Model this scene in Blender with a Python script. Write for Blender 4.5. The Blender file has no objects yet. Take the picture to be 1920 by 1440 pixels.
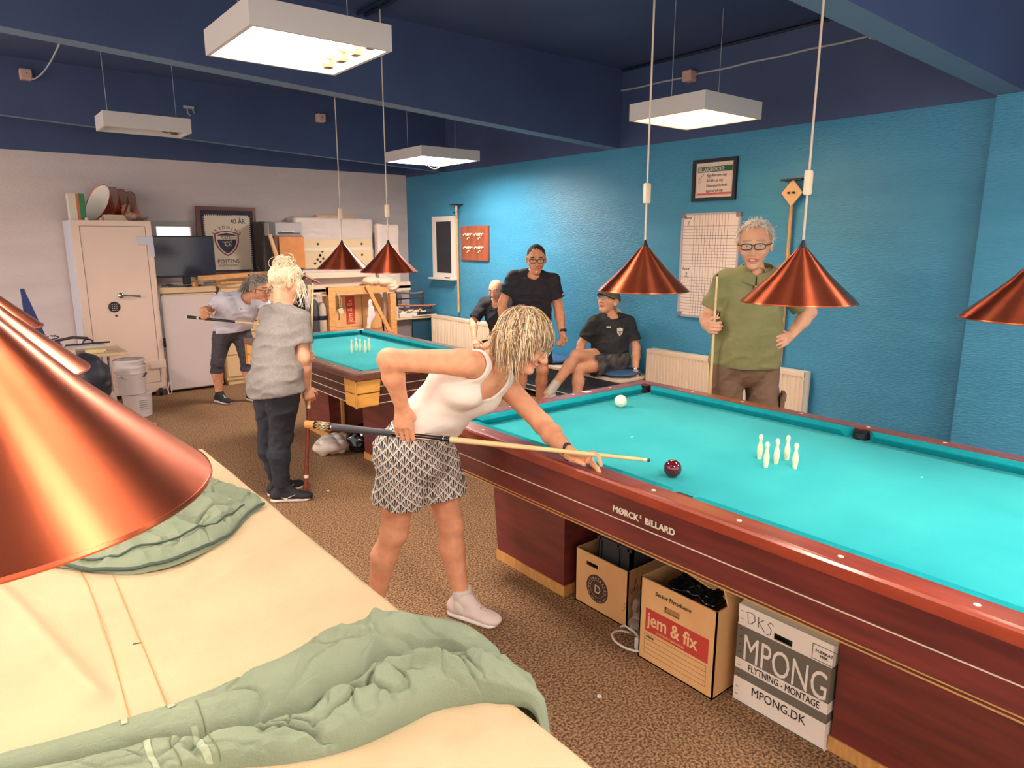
import bpy, math, random
import numpy as np
from mathutils import Vector, Matrix

# ------------------------------------------------------------------ camera, world, exposure
sc = bpy.context.scene
COL = sc.collection
cam_d = bpy.data.cameras.new('camera'); cam = bpy.data.objects.new('camera', cam_d); COL.objects.link(cam)
cam_d.sensor_width = 36.0; cam_d.lens = 36.0 * 1290.0 / 1920.0; cam_d.clip_start = 0.02; cam_d.clip_end = 60
YAW, PITCH = math.radians(38.809), math.radians(11.821)
cam.location = (0, 0, 1.65)
cam.rotation_euler = (math.pi / 2 - PITCH, 0, -YAW)
sc.camera = cam
sc.view_settings.view_transform = 'Standard'; sc.view_settings.look = 'None'
sc.view_settings.gamma = 1.0; sc.view_settings.use_curve_mapping = False
sc.view_settings.exposure = 0.43
w = bpy.data.worlds.new('world'); sc.world = w; w.use_nodes = True
w.node_tree.nodes['Background'].inputs[0].default_value = (1.0, 0.90, 0.80, 1)
w.node_tree.nodes['Background'].inputs[1].default_value = 1.75
PW_TUBE = 40.0      # ceiling fixtures (W)
PW_PEND = 1.5       # pendant bulbs (W)

def lin(c):
    return tuple(((v / 255.0) / 12.92 if v / 255.0 <= 0.04045 else ((v / 255.0 + 0.055) / 1.055) ** 2.4) for v in c)
def V3(p): return np.array(p, dtype=float)
def nrm(v):
    v = V3(v); return v / (np.linalg.norm(v) + 1e-12)
RNG = random.Random(7)

# ------------------------------------------------------------------ objects, labels
def tag(o, label=None, cat=None, group=None, kind=None):
    if label: o['label'] = label
    if cat: o['category'] = cat
    if group: o['group'] = group
    if kind: o['kind'] = kind
    return o
def thing(name, loc, label, cat, group=None):
    o = bpy.data.objects.new(name, None); COL.objects.link(o)
    o.location = loc; o.empty_display_size = 0.05
    return tag(o, label, cat, group)
def world_loc(o):
    p = Vector((0, 0, 0))
    while o is not None:
        p += Vector(o.location); o = o.parent
    return p
def put(o, parent):
    """parent o; o's mesh is in world coordinates, so cancel the parent's place"""
    COL.objects.link(o)
    if parent is not None:
        wl = world_loc(parent); o.parent = parent; o.location = (-wl.x, -wl.y, -wl.z)
    return o
def dup(root, off, **kw):
    r = root.copy(); COL.objects.link(r); r.location = Vector(root.location) + Vector(off)
    for k, v in kw.items(): r[k] = v
    def rec(a, b):
        for ch in list(a.children):
            if ch.name.startswith('#'): continue
            c = ch.copy(); COL.objects.link(c); c.parent = b; rec(ch, c)
    rec(root, r)
    return r

# ------------------------------------------------------------------ materials
MATS = {}
def mat(name, col, rough=0.6, metal=0.0, var=None, vscale=30, bump=0.0, bscale=120, stretch=(1, 1, 1), emit=0, spec=0.5,
        alpha=1.0, coat=0.0, aniso=0.0, sheen=0.0, detail=4, trans=0.0):
    if name in MATS: return MATS[name]
    m = bpy.data.materials.new(name); m.use_nodes = True; MATS[name] = m
    nt = m.node_tree; n = nt.nodes; b = n['Principled BSDF']
    c = lin(col)
    b.inputs['Base Color'].default_value = (*c, 1); b.inputs['Roughness'].default_value = rough
    b.inputs['Metallic'].default_value = metal; b.inputs['Specular IOR Level'].default_value = spec
    b.inputs['Coat Weight'].default_value = coat; b.inputs['Coat Roughness'].default_value = 0.12
    b.inputs['Anisotropic'].default_value = aniso; b.inputs['Sheen Weight'].default_value = sheen
    b.inputs['Transmission Weight'].default_value = trans
    if alpha < 1: b.inputs['Alpha'].default_value = alpha
    if emit:
        b.inputs['Emission Color'].default_value = (*c, 1); b.inputs['Emission Strength'].default_value = emit
    if var is not None or bump:
        tc = n.new('ShaderNodeTexCoord'); mp = n.new('ShaderNodeMapping'); mp.inputs['Scale'].default_value = stretch
        nt.links.new(tc.outputs['Object'], mp.inputs['Vector'])
    if var is not None:
        nz = n.new('ShaderNodeTexNoise'); nz.inputs['Scale'].default_value = vscale; nz.inputs['Detail'].default_value = detail
        nt.links.new(mp.outputs[0], nz.inputs['Vector'])
        r = n.new('ShaderNodeValToRGB'); r.color_ramp.elements[0].position = 0.33; r.color_ramp.elements[1].position = 0.67
        r.color_ramp.elements[0].color = (*lin(var), 1); r.color_ramp.elements[1].color = (*c, 1)
        nt.links.new(nz.outputs['Fac'], r.inputs['Fac']); nt.links.new(r.outputs['Color'], b.inputs['Base Color'])
    if bump:
        nb = n.new('ShaderNodeTexNoise'); nb.inputs['Scale'].default_value = bscale; nb.inputs['Detail'].default_value = 3
        nt.links.new(mp.outputs[0], nb.inputs['Vector'])
        bp = n.new('ShaderNodeBump'); bp.inputs['Strength'].default_value = bump; bp.inputs['Distance'].default_value = 0.01
        nt.links.new(nb.outputs['Fac'], bp.inputs['Height']); nt.links.new(bp.outputs['Normal'], b.inputs['Normal'])
    return m
def setbase(m, fn):
    """fn(nodetree) -> colour socket linked into Base Color"""
    nt = m.node_tree; nt.links.new(fn(nt), nt.nodes['Principled BSDF'].inputs['Base Color']); return m

M_teal = mat('teal_wallpaper', (66, 146, 184), 0.42, var=(58, 137, 176), vscale=3, bump=0.55, bscale=70, stretch=(1, 0.35, 1.6), spec=0.5)
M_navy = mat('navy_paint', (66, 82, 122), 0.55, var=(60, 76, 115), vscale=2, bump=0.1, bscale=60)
M_beamlip = mat('beam_underside_lit_tone', (96, 124, 154), 0.6, bump=0.1, bscale=60)  # lighter tone stands in for light from below on the undersides
M_grey = mat('grey_wallpaper', (222, 206, 204), 0.5, var=(214, 198, 197), vscale=4, bump=0.4, bscale=80, stretch=(0.4, 1, 1.6))
M_carpet = mat('brown_carpet', (196, 154, 118), 0.95, var=(112, 82, 58), vscale=105, bump=0.8, bscale=240, spec=0.1, detail=8)
for e_, p_ in zip([n_ for n_ in M_carpet.node_tree.nodes if n_.type == 'VALTORGB'][0].color_ramp.elements, (.41, .60)): e_.position = p_
M_mahog = mat('mahogany_veneer', (126, 54, 48), 0.35, var=(98, 42, 40), vscale=9, stretch=(1, 0.35, 3), spec=0.5, coat=0.25)
M_rail = mat('polished_red_wood', (158, 66, 44), 0.28, var=(128, 48, 34), vscale=14, stretch=(3, 0.3, 1), coat=0.5)
M_cloth = mat('turquoise_baize', (38, 176, 182), 0.9, var=(14, 160, 170), vscale=2.4, bump=0.15, bscale=500, spec=0.15, sheen=0.1, detail=8)
M_cloth2 = mat('turquoise_cushion_baize', (14, 150, 160), 0.9, var=(10, 140, 150), vscale=20, bump=0.15, bscale=500, spec=0.15)
M_brass = mat('brass_inlay', (226, 190, 120), 0.35, metal=0.6)
M_ivory = mat('ivory_inlay', (236, 222, 200), 0.4)
M_yblock = mat('yellow_wood_block', (240, 180, 92), 0.4, var=(226, 162, 78), vscale=10, stretch=(1, 1, 6))
M_oak = mat('light_oak', (222, 164, 96), 0.5, var=(198, 140, 76), vscale=12, stretch=(6, 6, 1))
M_pine = mat('pine_wood', (230, 170, 108), 0.55, var=(210, 146, 84), vscale=14, stretch=(1, 1, 6))
M_black = mat('black_plastic', (24, 24, 28), 0.45)
M_blackleather = mat('black_pocket_leather', (20, 20, 24), 0.5, bump=0.3, bscale=80)
M_white = mat('white_enamel', (226, 216, 208), 0.45)
M_lampbox = mat('white_sheet_metal', (206, 198, 196), 0.5)
M_tube = mat('lit_fluorescent_tube', (255, 244, 226), 0.5, emit=16)
M_diff = mat('lit_fixture_lining', (255, 246, 230), 0.5, emit=0.25)
M_grid = mat('lit_louvre', (255, 224, 170), 0.5, emit=0.9)
M_bulb = mat('lit_bulb', (255, 226, 180), 0.5, emit=12)
M_steel = mat('chromed_steel', (200, 200, 205), 0.25, metal=1.0)
M_copper = mat('brushed_copper', (230, 120, 82), 0.30, metal=1.0, var=(218, 106, 72), vscale=8)
def spun(m):
    nt = m.node_tree; b = nt.nodes['Principled BSDF']; tg = nt.nodes.new('ShaderNodeTangent'); tg.direction_type = 'RADIAL'; tg.axis = 'Z'
    nt.links.new(tg.outputs[0], b.inputs['Tangent']); b.inputs['Anisotropic'].default_value = 0.92; b.inputs['Anisotropic Rotation'].default_value = 0.25
    b.inputs['Roughness'].default_value = 0.36
spun(M_copper)
M_lining = mat('white_shade_lining', (240, 232, 220), 0.6)
M_cord = mat('pale_cord', (206, 186, 168), 0.6)
M_card = mat('brown_cardboard', (232, 180, 124), 0.8, var=(224, 170, 112), vscale=6, bump=0.1, bscale=60)
M_carddark = mat('cardboard_inside', (176, 124, 80), 0.85)
M_redprint = mat('red_print', (196, 62, 50), 0.7)
M_paleprint = mat('pale_print', (232, 190, 140), 0.7)
M_blackprint = mat('black_print', (38, 30, 28), 0.7)
M_greyprint = mat('grey_print', (112, 104, 92), 0.7)
M_whitecard = mat('white_cardboard', (242, 228, 216), 0.7)
M_cover = mat('beige_cover_fabric', (192, 170, 138), 0.85, var=(184, 162, 130), vscale=5, bump=0.2, bscale=260, spec=0.15)
M_green = mat('sage_green_fabric', (136, 144, 122), 0.85, var=(124, 134, 112), vscale=6, bump=0.2, bscale=260, spec=0.15)
M_seam = mat('ochre_stitching', (172, 136, 80), 0.8)
M_beige = mat('beige_enamel', (242, 214, 196), 0.45, var=(238, 208, 190), vscale=3)
M_bluish = mat('pale_blue_grey_enamel', (208, 208, 220), 0.45)
M_skinw = mat('tanned_skin', (232, 168, 132), 0.55, var=(220, 150, 114), vscale=22, spec=0.35)
M_skinp = mat('fair_skin', (232, 176, 144), 0.55, var=(224, 160, 128), vscale=22, spec=0.35)
M_lips = mat('lips', (208, 130, 112), 0.5)
M_eye = mat('eye_white', (232, 226, 220), 0.3)
M_iris = mat('iris', (52, 44, 40), 0.2)

# ------------------------------------------------------------------ mesh builder
class MB:
    def __init__(s): s.v = []; s.f = []; s.m = []
    def add(s, vs, fs, mi=0):
        o = len(s.v); s.v += [tuple(map(float, p)) for p in vs]; s.f += [tuple(i + o for i in f) for f in fs]; s.m += [mi] * len(fs)
    def box(s, x0, x1, y0, y1, z0, z1, mi=0, bev=0.0):
        if bev <= 0:
            s.add([(x0, y0, z0), (x1, y0, z0), (x1, y1, z0), (x0, y1, z0), (x0, y0, z1), (x1, y0, z1), (x1, y1, z1), (x0, y1, z1)],
                  [(0, 3, 2, 1), (4, 5, 6, 7), (0, 1, 5, 4), (1, 2, 6, 5), (2, 3, 7, 6), (3, 0, 4, 7)], mi)
            return
        # octagonal-section bevel on every edge: loft of rounded rectangles
        r = min(bev, (x1 - x0) / 2.01, (y1 - y0) / 2.01, (z1 - z0) / 2.01); rings = []
        for zz, ins in ((z0, r), (z0 + r * .3, r * .3), (z0 + r, 0), (z1 - r, 0), (z1 - r * .3, r * .3), (z1, r)):
            a0, a1, b0, b1 = x0 + ins, x1 - ins, y0 + ins, y1 - ins; q = max(r - ins, r * .25) * .8
            ring = []
            for cx, cy, an in ((a1 - q, b1 - q, 0), (a0 + q, b1 - q, 90), (a0 + q, b0 + q, 180), (a1 - q, b0 + q, 270)):
                for t in (0, 45, 90):
                    ring.append((cx + q * math.cos(math.radians(an + t)), cy + q * math.sin(math.radians(an + t)), zz))
            rings.append(ring)
        s.rings(rings, mi, cap=True)
    def rings(s, rings, mi=0, cap=True, close=False):
        n = len(rings[0]); vs = [p for r in rings for p in r]; fs = []
        for i in range(len(rings) - 1):
            for j in range(n):
                k = (j + 1) % n; fs.append((i * n + j, i * n + k, (i + 1) * n + k, (i + 1) * n + j))
        if close:
            i = len(rings) - 1
            for j in range(n):
                k = (j + 1) % n; fs.append((i * n + j, i * n + k, k, j))
        elif cap:
            fs.append(tuple(range(n - 1, -1, -1))); fs.append(tuple(range((len(rings) - 1) * n, len(rings) * n)))
        s.add(vs, fs, mi)
    def obox(s, c, X, Y, Z, hx, hy, hz, mi=0):
        c = V3(c); X = nrm(X) * hx; Y = nrm(Y) * hy; Z = nrm(Z) * hz
        vs = [c + a * X + b * Y + d * Z for d in (-1, 1) for a, b in ((-1, -1), (1, -1), (1, 1), (-1, 1))]
        s.add(vs, [(0, 3, 2, 1), (4, 5, 6, 7), (0, 1, 5, 4), (1, 2, 6, 5), (2, 3, 7, 6), (3, 0, 4, 7)], mi)
    def tube(s, pts, r, n=8, mi=0, cap=True, flat=1.0, up=None):
        P = [V3(p) for p in pts]; R = r if hasattr(r, '__len__') else [r] * len(P); rings = []
        t0 = nrm(P[1] - P[0]); a = V3(up) if up is not None else (V3((0, 0, 1)) if abs(t0[2]) < .9 else V3((1, 0, 0)))
        u = nrm(np.cross(t0, a))
        for i, p in enumerate(P):
            t = nrm(P[min(i + 1, len(P) - 1)] - P[max(i - 1, 0)]); u = nrm(u - t * (u @ t)); v = np.cross(t, u)
            rings.append([p + R[i] * (math.cos(2 * math.pi * k / n) * u + flat * math.sin(2 * math.pi * k / n) * v) for k in range(n)])
        s.rings(rings, mi, cap)
    def lathe(s, prof, c=(0, 0, 0), n=32, mi=0, cap=True, axis=None):
        c = V3(c); Z = nrm(axis) if axis is not None else V3((0, 0, 1))
        a = V3((1, 0, 0)) if abs(Z[0]) < .9 else V3((0, 1, 0)); X = nrm(np.cross(a, Z)); Y = np.cross(Z, X)
        s.rings([[c + max(r, 1e-5) * (math.cos(2 * math.pi * k / n) * X + math.sin(2 * math.pi * k / n) * Y) + z * Z for k in range(n)] for r, z in prof], mi, cap)
    def ball(s, c, r, n=20, mi=0, sc_=(1, 1, 1)):
        c = V3(c); rings = []
        for i in range(1, n // 2):
            ph = math.pi * i / (n // 2) - math.pi / 2
            rings.append([c + r * V3((math.cos(ph) * math.cos(2 * math.pi * k / n) * sc_[0], math.cos(ph) * math.sin(2 * math.pi * k / n) * sc_[1], math.sin(ph) * sc_[2])) for k in range(n)])
        s.rings(rings, mi, True)
    def prism(s, poly, c, X, Y, Zn, h, mi=0):
        """2-D polygon in plane (X, Y) at c, extruded h along Zn"""
        c = V3(c); X = V3(X); Y = V3(Y); Zn = V3(Zn)
        a = [c + x * X + y * Y for x, y in poly]; s.rings([a, [p + h * Zn for p in a]], mi, True)
    def build(s, name, mats, parent=None, smooth=False, label=None):
        me = bpy.data.meshes.new(name); me.from_pydata(s.v, [], s.f)
        for m in (mats if isinstance(mats, (list, tuple)) else [mats]): me.materials.append(m)
        me.polygons.foreach_set('material_index', s.m)
        if smooth:
            me.polygons.foreach_set('use_smooth', [True] * len(s.f))
            try: me.set_sharp_from_angle(angle=math.radians(40))
            except Exception: pass
        me.update(); o = bpy.data.objects.new(name, me); put(o, parent)
        if label: o['label'] = label
        return o
def struct(name, mbd, m):
    return tag(mbd.build(name, m), kind='structure')
def simple(name, m, parent, fn, smooth=False, label=None):
    b = MB(); fn(b); return b.build(name, m, parent, smooth, label)

def text(body, size, m, org, X, Y, parent, name='lettering', off=0.0, align='LEFT', depth=0.0006, sx=1.0, shear=0.0, label=None):
    cu = bpy.data.curves.new('t', 'FONT'); cu.body = body; cu.size = size; cu.offset = off; cu.extrude = depth
    cu.align_x = align; cu.resolution_u = 3; cu.shear = shear
    ob = bpy.data.objects.new('t', cu); COL.objects.link(ob)
    dg = bpy.context.evaluated_depsgraph_get(); me = bpy.data.meshes.new_from_object(ob.evaluated_get(dg))
    bpy.data.objects.remove(ob)
    X = nrm(X); Y = nrm(Y); Z = np.cross(X, Y); org = V3(org)
    co = np.empty(len(me.vertices) * 3); me.vertices.foreach_get('co', co); co = co.reshape(-1, 3)
    co = org + (co[:, :1] * sx) * X + co[:, 1:2] * Y + co[:, 2:3] * Z
    me.vertices.foreach_set('co', co.ravel()); me.materials.clear(); me.materials.append(m); me.update()
    me.name = name; o = bpy.data.objects.new(name, me); put(o, parent)
    if label: o['label'] = label
    return o
def ribbon(b, pts, wd, org, X, Y, N, mi=0):
    """hand-drawn stroke: flat ribbon through 2-D points on the plane org + x X + y Y"""
    X = V3(X); Y = V3(Y); N = V3(N); P = [V3(org) + x * X + y * Y + N * 0.0008 for x, y in pts]
    b.tube(P, wd / 2, 4, mi, True, flat=0.3, up=N)

# ------------------------------------------------------------------ signed-distance modelling
_NZ = np.random.default_rng(3).random((32, 32, 32)).astype(np.float32)
def vnoise(X, Y, Z):
    xi = np.floor(X).astype(int); yi = np.floor(Y).astype(int); zi = np.floor(Z).astype(int)
    fx = X - xi; fy = Y - yi; fz = Z - zi; fx = fx * fx * (3 - 2 * fx); fy = fy * fy * (3 - 2 * fy); fz = fz * fz * (3 - 2 * fz)
    a = xi & 31; b = yi & 31; c = zi & 31; a1 = (a + 1) & 31; b1 = (b + 1) & 31; c1 = (c + 1) & 31
    N = _NZ
    x00 = N[a, b, c] * (1 - fx) + N[a1, b, c] * fx; x10 = N[a, b1, c] * (1 - fx) + N[a1, b1, c] * fx
    x01 = N[a, b, c1] * (1 - fx) + N[a1, b, c1] * fx; x11 = N[a, b1, c1] * (1 - fx) + N[a1, b1, c1] * fx
    return ((x00 * (1 - fy) + x10 * fy) * (1 - fz) + (x01 * (1 - fy) + x11 * fy) * fz) * 2 - 1
def ridge(n): return 1 - np.abs(n) * 2

class Vol:
    def __init__(s, lo, hi, h):
        s.h = h; s.lo = V3(lo) - 3 * h; s.n = np.ceil((V3(hi) + 3 * h - s.lo) / h).astype(int) + 1
        s.a = np.full(tuple(s.n), 0.5, np.float32)
    def win(s, lo, hi):
        i0 = np.maximum(np.floor((V3(lo) - s.lo) / s.h).astype(int), 0); i1 = np.minimum(np.ceil((V3(hi) - s.lo) / s.h).astype(int) + 1, s.n)
        if np.any(i1 <= i0): return None
        ax = [(s.lo[d] + s.h * np.arange(i0[d], i1[d])).astype(np.float32) for d in range(3)]
        return tuple(slice(i0[d], i1[d]) for d in range(3)), ax[0][:, None, None], ax[1][None, :, None], ax[2][None, None, :]
    def comb(s, sl, d, k, op):
        A = s.a[sl]
        if op == 'u':
            h = np.clip(0.5 + 0.5 * (A - d) / k, 0, 1); s.a[sl] = A * (1 - h) + d * h - k * h * (1 - h)
        elif op == 's':
            h = np.clip(0.5 - 0.5 * (A + d) / k, 0, 1); s.a[sl] = A * (1 - h) - d * h + k * h * (1 - h)
    def prim(s, p, e=0.0, op=None):
        kind = p['t']; k = p.get('k', 0.02); op = op or p.get('op', 'u')
        if kind == 'c':
            a, b = V3(p['a']), V3(p['b']); wa, wb = p['w']; da, db = p.get('d', p['w'])
            wa += e; wb += e; da += e; db += e
            m = max(wa, wb, da, db) + k + 2 * s.h
            W = s.win(np.minimum(a, b) - m, np.maximum(a, b) + m)
            if W is None: return
            sl, X, Y, Z = W; ab = b - a; L2 = ab @ ab + 1e-12
            px, py, pz = X - a[0], Y - a[1], Z - a[2]
            t = np.clip((px * ab[0] + py * ab[1] + pz * ab[2]) / L2, 0, 1)
            qx, qy, qz = px - t * ab[0], py - t * ab[1], pz - t * ab[2]
            if 'd' in p:
                A = V3(p['A']); C = ab / math.sqrt(L2); A = nrm(A - C * (A @ C)); B = np.cross(C, A)
                u = qx * A[0] + qy * A[1] + qz * A[2]; v = qx * B[0] + qy * B[1] + qz * B[2]; c = qx * C[0] + qy * C[1] + qz * C[2]
                ww = wa + (wb - wa) * t; dd = da + (db - da) * t; mm = np.minimum(ww, dd) * p.get('cap', 1.0)
                d = (np.sqrt((u / ww) ** 2 + (v / dd) ** 2 + (c / mm) ** 2) - 1) * np.minimum(ww, dd)
            else:
                d = np.sqrt(qx * qx + qy * qy + qz * qz) - (wa + (wb - wa) * t)
        else:
            c = V3(p['c']); R = p['R']; r = V3(p['r']) + e; m = max(r) + k + 2 * s.h
            W = s.win(c - m, c + m)
            if W is None: return
            sl, X, Y, Z = W; x, y, z = X - c[0], Y - c[1], Z - c[2]
            u = x * R[0][0] + y * R[0][1] + z * R[0][2]; v = x * R[1][0] + y * R[1][1] + z * R[1][2]; q = x * R[2][0] + y * R[2][1] + z * R[2][2]
            k0 = np.sqrt((u / r[0]) ** 2 + (v / r[1]) ** 2 + (q / r[2]) ** 2); k1 = np.sqrt((u / r[0] ** 2) ** 2 + (v / r[1] ** 2) ** 2 + (q / r[2] ** 2) ** 2) + 1e-9
            d = k0 * (k0 - 1) / k1
        if 'cut' in p and not p.get('_nocut'):
            cc, cn = V3(p['cut'][0]), nrm(p['cut'][1]); d = np.maximum(d, (X - cc[0]) * cn[0] + (Y - cc[1]) * cn[1] + (Z - cc[2]) * cn[2])
        s.comb(sl, d.astype(np.float32), k, op)
    def disp(s, fn, band=0.05):
        I = np.nonzero(np.abs(s.a) < band)
        X = s.lo[0] + s.h * I[0]; Y = s.lo[1] + s.h * I[1]; Z = s.lo[2] + s.h * I[2]
        s.a[I] += fn(X, Y, Z).astype(np.float32)
    def shell(s, th):
        s.a = np.maximum(s.a, -(s.a + th))
    def cut(s, c, n):
        """remove the side n points to"""
        c = V3(c); n = nrm(n)
        g = [(s.lo[d] + s.h * np.arange(s.n[d])) for d in range(3)]
        d = ((g[0] - c[0]) * n[0])[:, None, None] + ((g[1] - c[1]) * n[1])[None, :, None] + ((g[2] - c[2]) * n[2])[None, None, :]
        s.a = np.maximum(s.a, d.astype(np.float32))
    def mesh(s, name, mats, parent, smooth_it=1, colorfn=None, label=None, zmin=None):
        import openvdb
        a = np.minimum(s.a, 0.1).astype(np.float32); a[0] = 0.1; a[-1] = 0.1; a[:, 0] = 0.1; a[:, -1] = 0.1; a[:, :, 0] = 0.1; a[:, :, -1] = 0.1
        g = openvdb.FloatGrid(0.1); g.copyFromArray(a)
        P, Q = g.convertToQuads(0.0)
        P = np.asarray(P, float) * s.h + s.lo; Q = np.asarray(Q)[:, ::-1]
        if zmin is not None: P[:, 2] = np.maximum(P[:, 2], zmin)
        me = bpy.data.meshes.new(name); me.vertices.add(len(P)); me.vertices.foreach_set('co', P.ravel())
        me.loops.add(len(Q) * 4); me.loops.foreach_set('vertex_index', Q.ravel().astype(np.int32))
        me.polygons.add(len(Q)); me.polygons.foreach_set('loop_start', np.arange(0, len(Q) * 4, 4, dtype=np.int32))
        try: me.polygons.foreach_set('loop_total', np.full(len(Q), 4, np.int32))
        except Exception: pass
        me.update(calc_edges=True); me.validate()
        for m in (mats if isinstance(mats, (list, tuple)) else [mats]): me.materials.append(m)
        if colorfn is not None and len(Q):
            cen = P[Q].mean(1); me.polygons.foreach_set('material_index', colorfn(cen).astype(np.int32))
        me.polygons.foreach_set('use_smooth', [True] * len(me.polygons)); me.update()
        o = bpy.data.objects.new(name, me); put(o, parent)
        if label: o['label'] = label
        return o
def garment(name, prims, h, m, parent, e=0.014, disp=None, th=0.012, cuts=(), subs=()):
    """open garment: the outer volume (sleeves and legs cut at their hems) minus the same volume uncut and thinner"""
    lo, hi = bounds([p for p in prims if p.get('op', 'u') == 'u'], e + 0.01); v = Vol(lo, hi, h); q = Vol(lo, hi, h)
    for p in prims:
        v.prim(p, e); q.prim(dict(p, _nocut=True), e - th)
    if disp: v.disp(disp, .03); q.disp(disp, .03)
    v.a = np.maximum(v.a, -q.a)
    for p in subs: v.prim(p, 0, 's')
    for c, n in cuts: v.cut(c, n)
    return v.mesh(name, m, parent)
def cone(a, b, ra, rb, k=0.02, **kw): return dict(t='c', a=a, b=b, w=(ra, rb), k=k, **kw)
def ecn(a, b, A, w, d, k=0.03, **kw): return dict(t='c', a=a, b=b, A=A, w=w, d=d, k=k, **kw)
def ell(c, R, r, k=0.02, **kw): return dict(t='e', c=c, R=R, r=r, k=k, **kw)
def bounds(prims, pad):
    lo = V3((9e9,) * 3); hi = -lo
    for p in prims:
        if p['t'] == 'c':
            m = max(*p['w'], *p.get('d', (0, 0))); q = [V3(p['a']), V3(p['b'])]
        else: m = max(p['r']); q = [V3(p['c'])]
        for x in q: lo = np.minimum(lo, x - m); hi = np.maximum(hi, x + m)
    return lo - pad, hi + pad
def volmesh(name, prims, h, m, parent, e=0.0, disp=None, shell=0, cuts=(), subs=(), **kw):
    lo, hi = bounds([p for p in prims if p.get('op', 'u') == 'u'], e + 0.01); v = Vol(lo, hi, h)
    for p in prims: v.prim(p, e)
    if disp: v.disp(disp)
    if shell: v.shell(shell)
    for p in subs: v.prim(p, 0, 's')
    for c, n in cuts: v.cut(c, n)
    return v.mesh(name, m, parent, **kw)

# ------------------------------------------------------------------ the room
XW, YW, ZC, ZB = 5.10, 8.70, 3.20, 2.50
X0, Y0 = -3.0, -3.0
def wall_mesh(b, quads):
    for q, mi in quads: b.add(q, [(0, 1, 2, 3)], mi)
b = MB(); b.box(X0, XW + .3, Y0, YW + .3, -.12, 0); struct('floor', b, M_carpet)
b = MB(); b.box(X0, XW + .3, Y0, YW + .3, ZC, ZC + .15); struct('ceiling', b, M_navy)
b = MB(); b.box(XW, XW + .2, Y0, YW + .2, 0, ZB, 0)
struct('trim_4', (lambda q: (q.box(XW - .085, XW - .001, Y0, 1.60, 0, ZB), q)[1])(MB()), M_teal)
b.box(XW, XW + .2, Y0, YW + .2, ZB, ZC, 1); struct('wall_right', b, [M_teal, M_navy])
b = MB(); b.box(X0, 1.83, YW, YW + .2, 0, 2.53, 0); b.box(2.24, XW, YW, YW + .2, 0, 2.53, 0)
b.box(1.83, 2.24, YW, YW + .2, 0, 1.2, 0); b.box(1.83, 2.24, YW, YW + .2, 1.83, 2.53, 0)
b.box(X0, XW, YW, YW + .2, 2.53, ZC, 1); struct('wall_far', b, [M_grey, M_navy])
# ceiling beams: their undersides rise slightly towards the left
def beam(y0, y1, zr, zl, xl=0.0):
    b = MB()
    za = zl + (zl - zr) / XW * (0 - X0) * .6
    def z(x): return zr + (zl - zr) * (XW - x) / XW
    vs = [(X0, y0, z(X0)), (XW, y0, zr), (XW, y1, zr), (X0, y1, z(X0)), (X0, y0, ZC), (XW, y0, ZC), (XW, y1, ZC), (X0, y1, ZC)]
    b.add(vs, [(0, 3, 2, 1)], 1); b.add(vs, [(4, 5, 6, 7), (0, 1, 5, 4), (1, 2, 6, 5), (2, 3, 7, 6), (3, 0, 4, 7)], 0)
    return b
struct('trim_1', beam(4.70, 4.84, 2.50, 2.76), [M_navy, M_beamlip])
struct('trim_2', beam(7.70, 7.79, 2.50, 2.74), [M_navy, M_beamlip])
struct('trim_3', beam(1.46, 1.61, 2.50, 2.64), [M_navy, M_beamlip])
# low skirting along the blue wall
b = MB(); b.box(XW - .015, XW, 4.3, YW, 0, .10, 0); struct('baseboard_right', b, mat('cream_skirting', (214, 196, 178), 0.5))
b = MB(); b.box(2.3, XW, YW - .015, YW, 0, .10, 0); struct('baseboard_far', b, mat('cream_skirting', (214, 196, 178), 0.5))
# window in the far wall
b = MB()
for x0, x1, z0, z1 in ((1.80, 1.85, 1.18, 1.86), (2.22, 2.27, 1.18, 1.86), (1.85, 2.22, 1.80, 1.86), (1.85, 2.22, 1.18, 1.24)):
    b.box(x0, x1, YW - .02, YW + .03, z0, z1)
wf = struct('window_1', b, mat('grey_window_frame', (176, 168, 166), 0.5))
simple('blind', mat('sunlit_blind', (250, 244, 238), 0.6, emit=0.9), wf, lambda b: [b.box(1.86 + i * .0176, 1.872 + i * .0176, YW + .06, YW + .07, 1.24, 1.79) for i in range(21)])
simple('pane', mat('window_glass', (220, 226, 232), 0.1, alpha=0.25), wf, lambda b: b.box(1.85, 2.22, YW + .02, YW + .026, 1.24, 1.80))
simple('daylight_glow', mat('daylight_panel', (214, 216, 222), 0.6, emit=0.8), wf, lambda b: b.box(1.80, 2.27, YW + .12, YW + .125, 1.2, 1.83))  # glow of panel and blind stands in for daylight

# ------------------------------------------------------------------ cables and small boxes on the ceiling
def cable(name, pts, r, m, label): 
    b = MB(); b.tube(pts, r, 6); return tag(b.build(name, m), label, 'cable')
M_dcable = mat('dark_cable', (18, 34, 58), 0.5); M_wcable = mat('painted_white_cable', (168, 172, 178), 0.5)
cable('ceiling_cable', [(XW - .012, 1.62, 3.185), (XW - .012, 4.69, 3.185)], .012, M_dcable, 'dark cable running along the top of the blue wall under the ceiling')
cable('wall_cable', [(XW - .01, 2.4 + i * .23, 3.015 - .006 * (i % 2)) for i in range(11)], .008, M_wcable, 'thin white cable on the dark band above the whiteboard wall')
for dx in (0, .06):
    cable('ceiling_cable', [(2.44 + dx, 1.6, 3.18), (2.41 + dx, 4.70, 3.18)], .012, M_dcable,
          'dark ceiling cable beside the big lit fixture, ' + ('left one of the pair' if dx == 0 else 'right one of the pair'))
cable('hanging_cable', [(2.30 + t * 1.35, 2.1 + t * .55, 3.19 - .16 * math.sin(math.pi * t)) for t in np.linspace(0, 1, 14)], .006, M_wcable,
      'pale cable sagging under the ceiling at the top centre')
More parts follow.
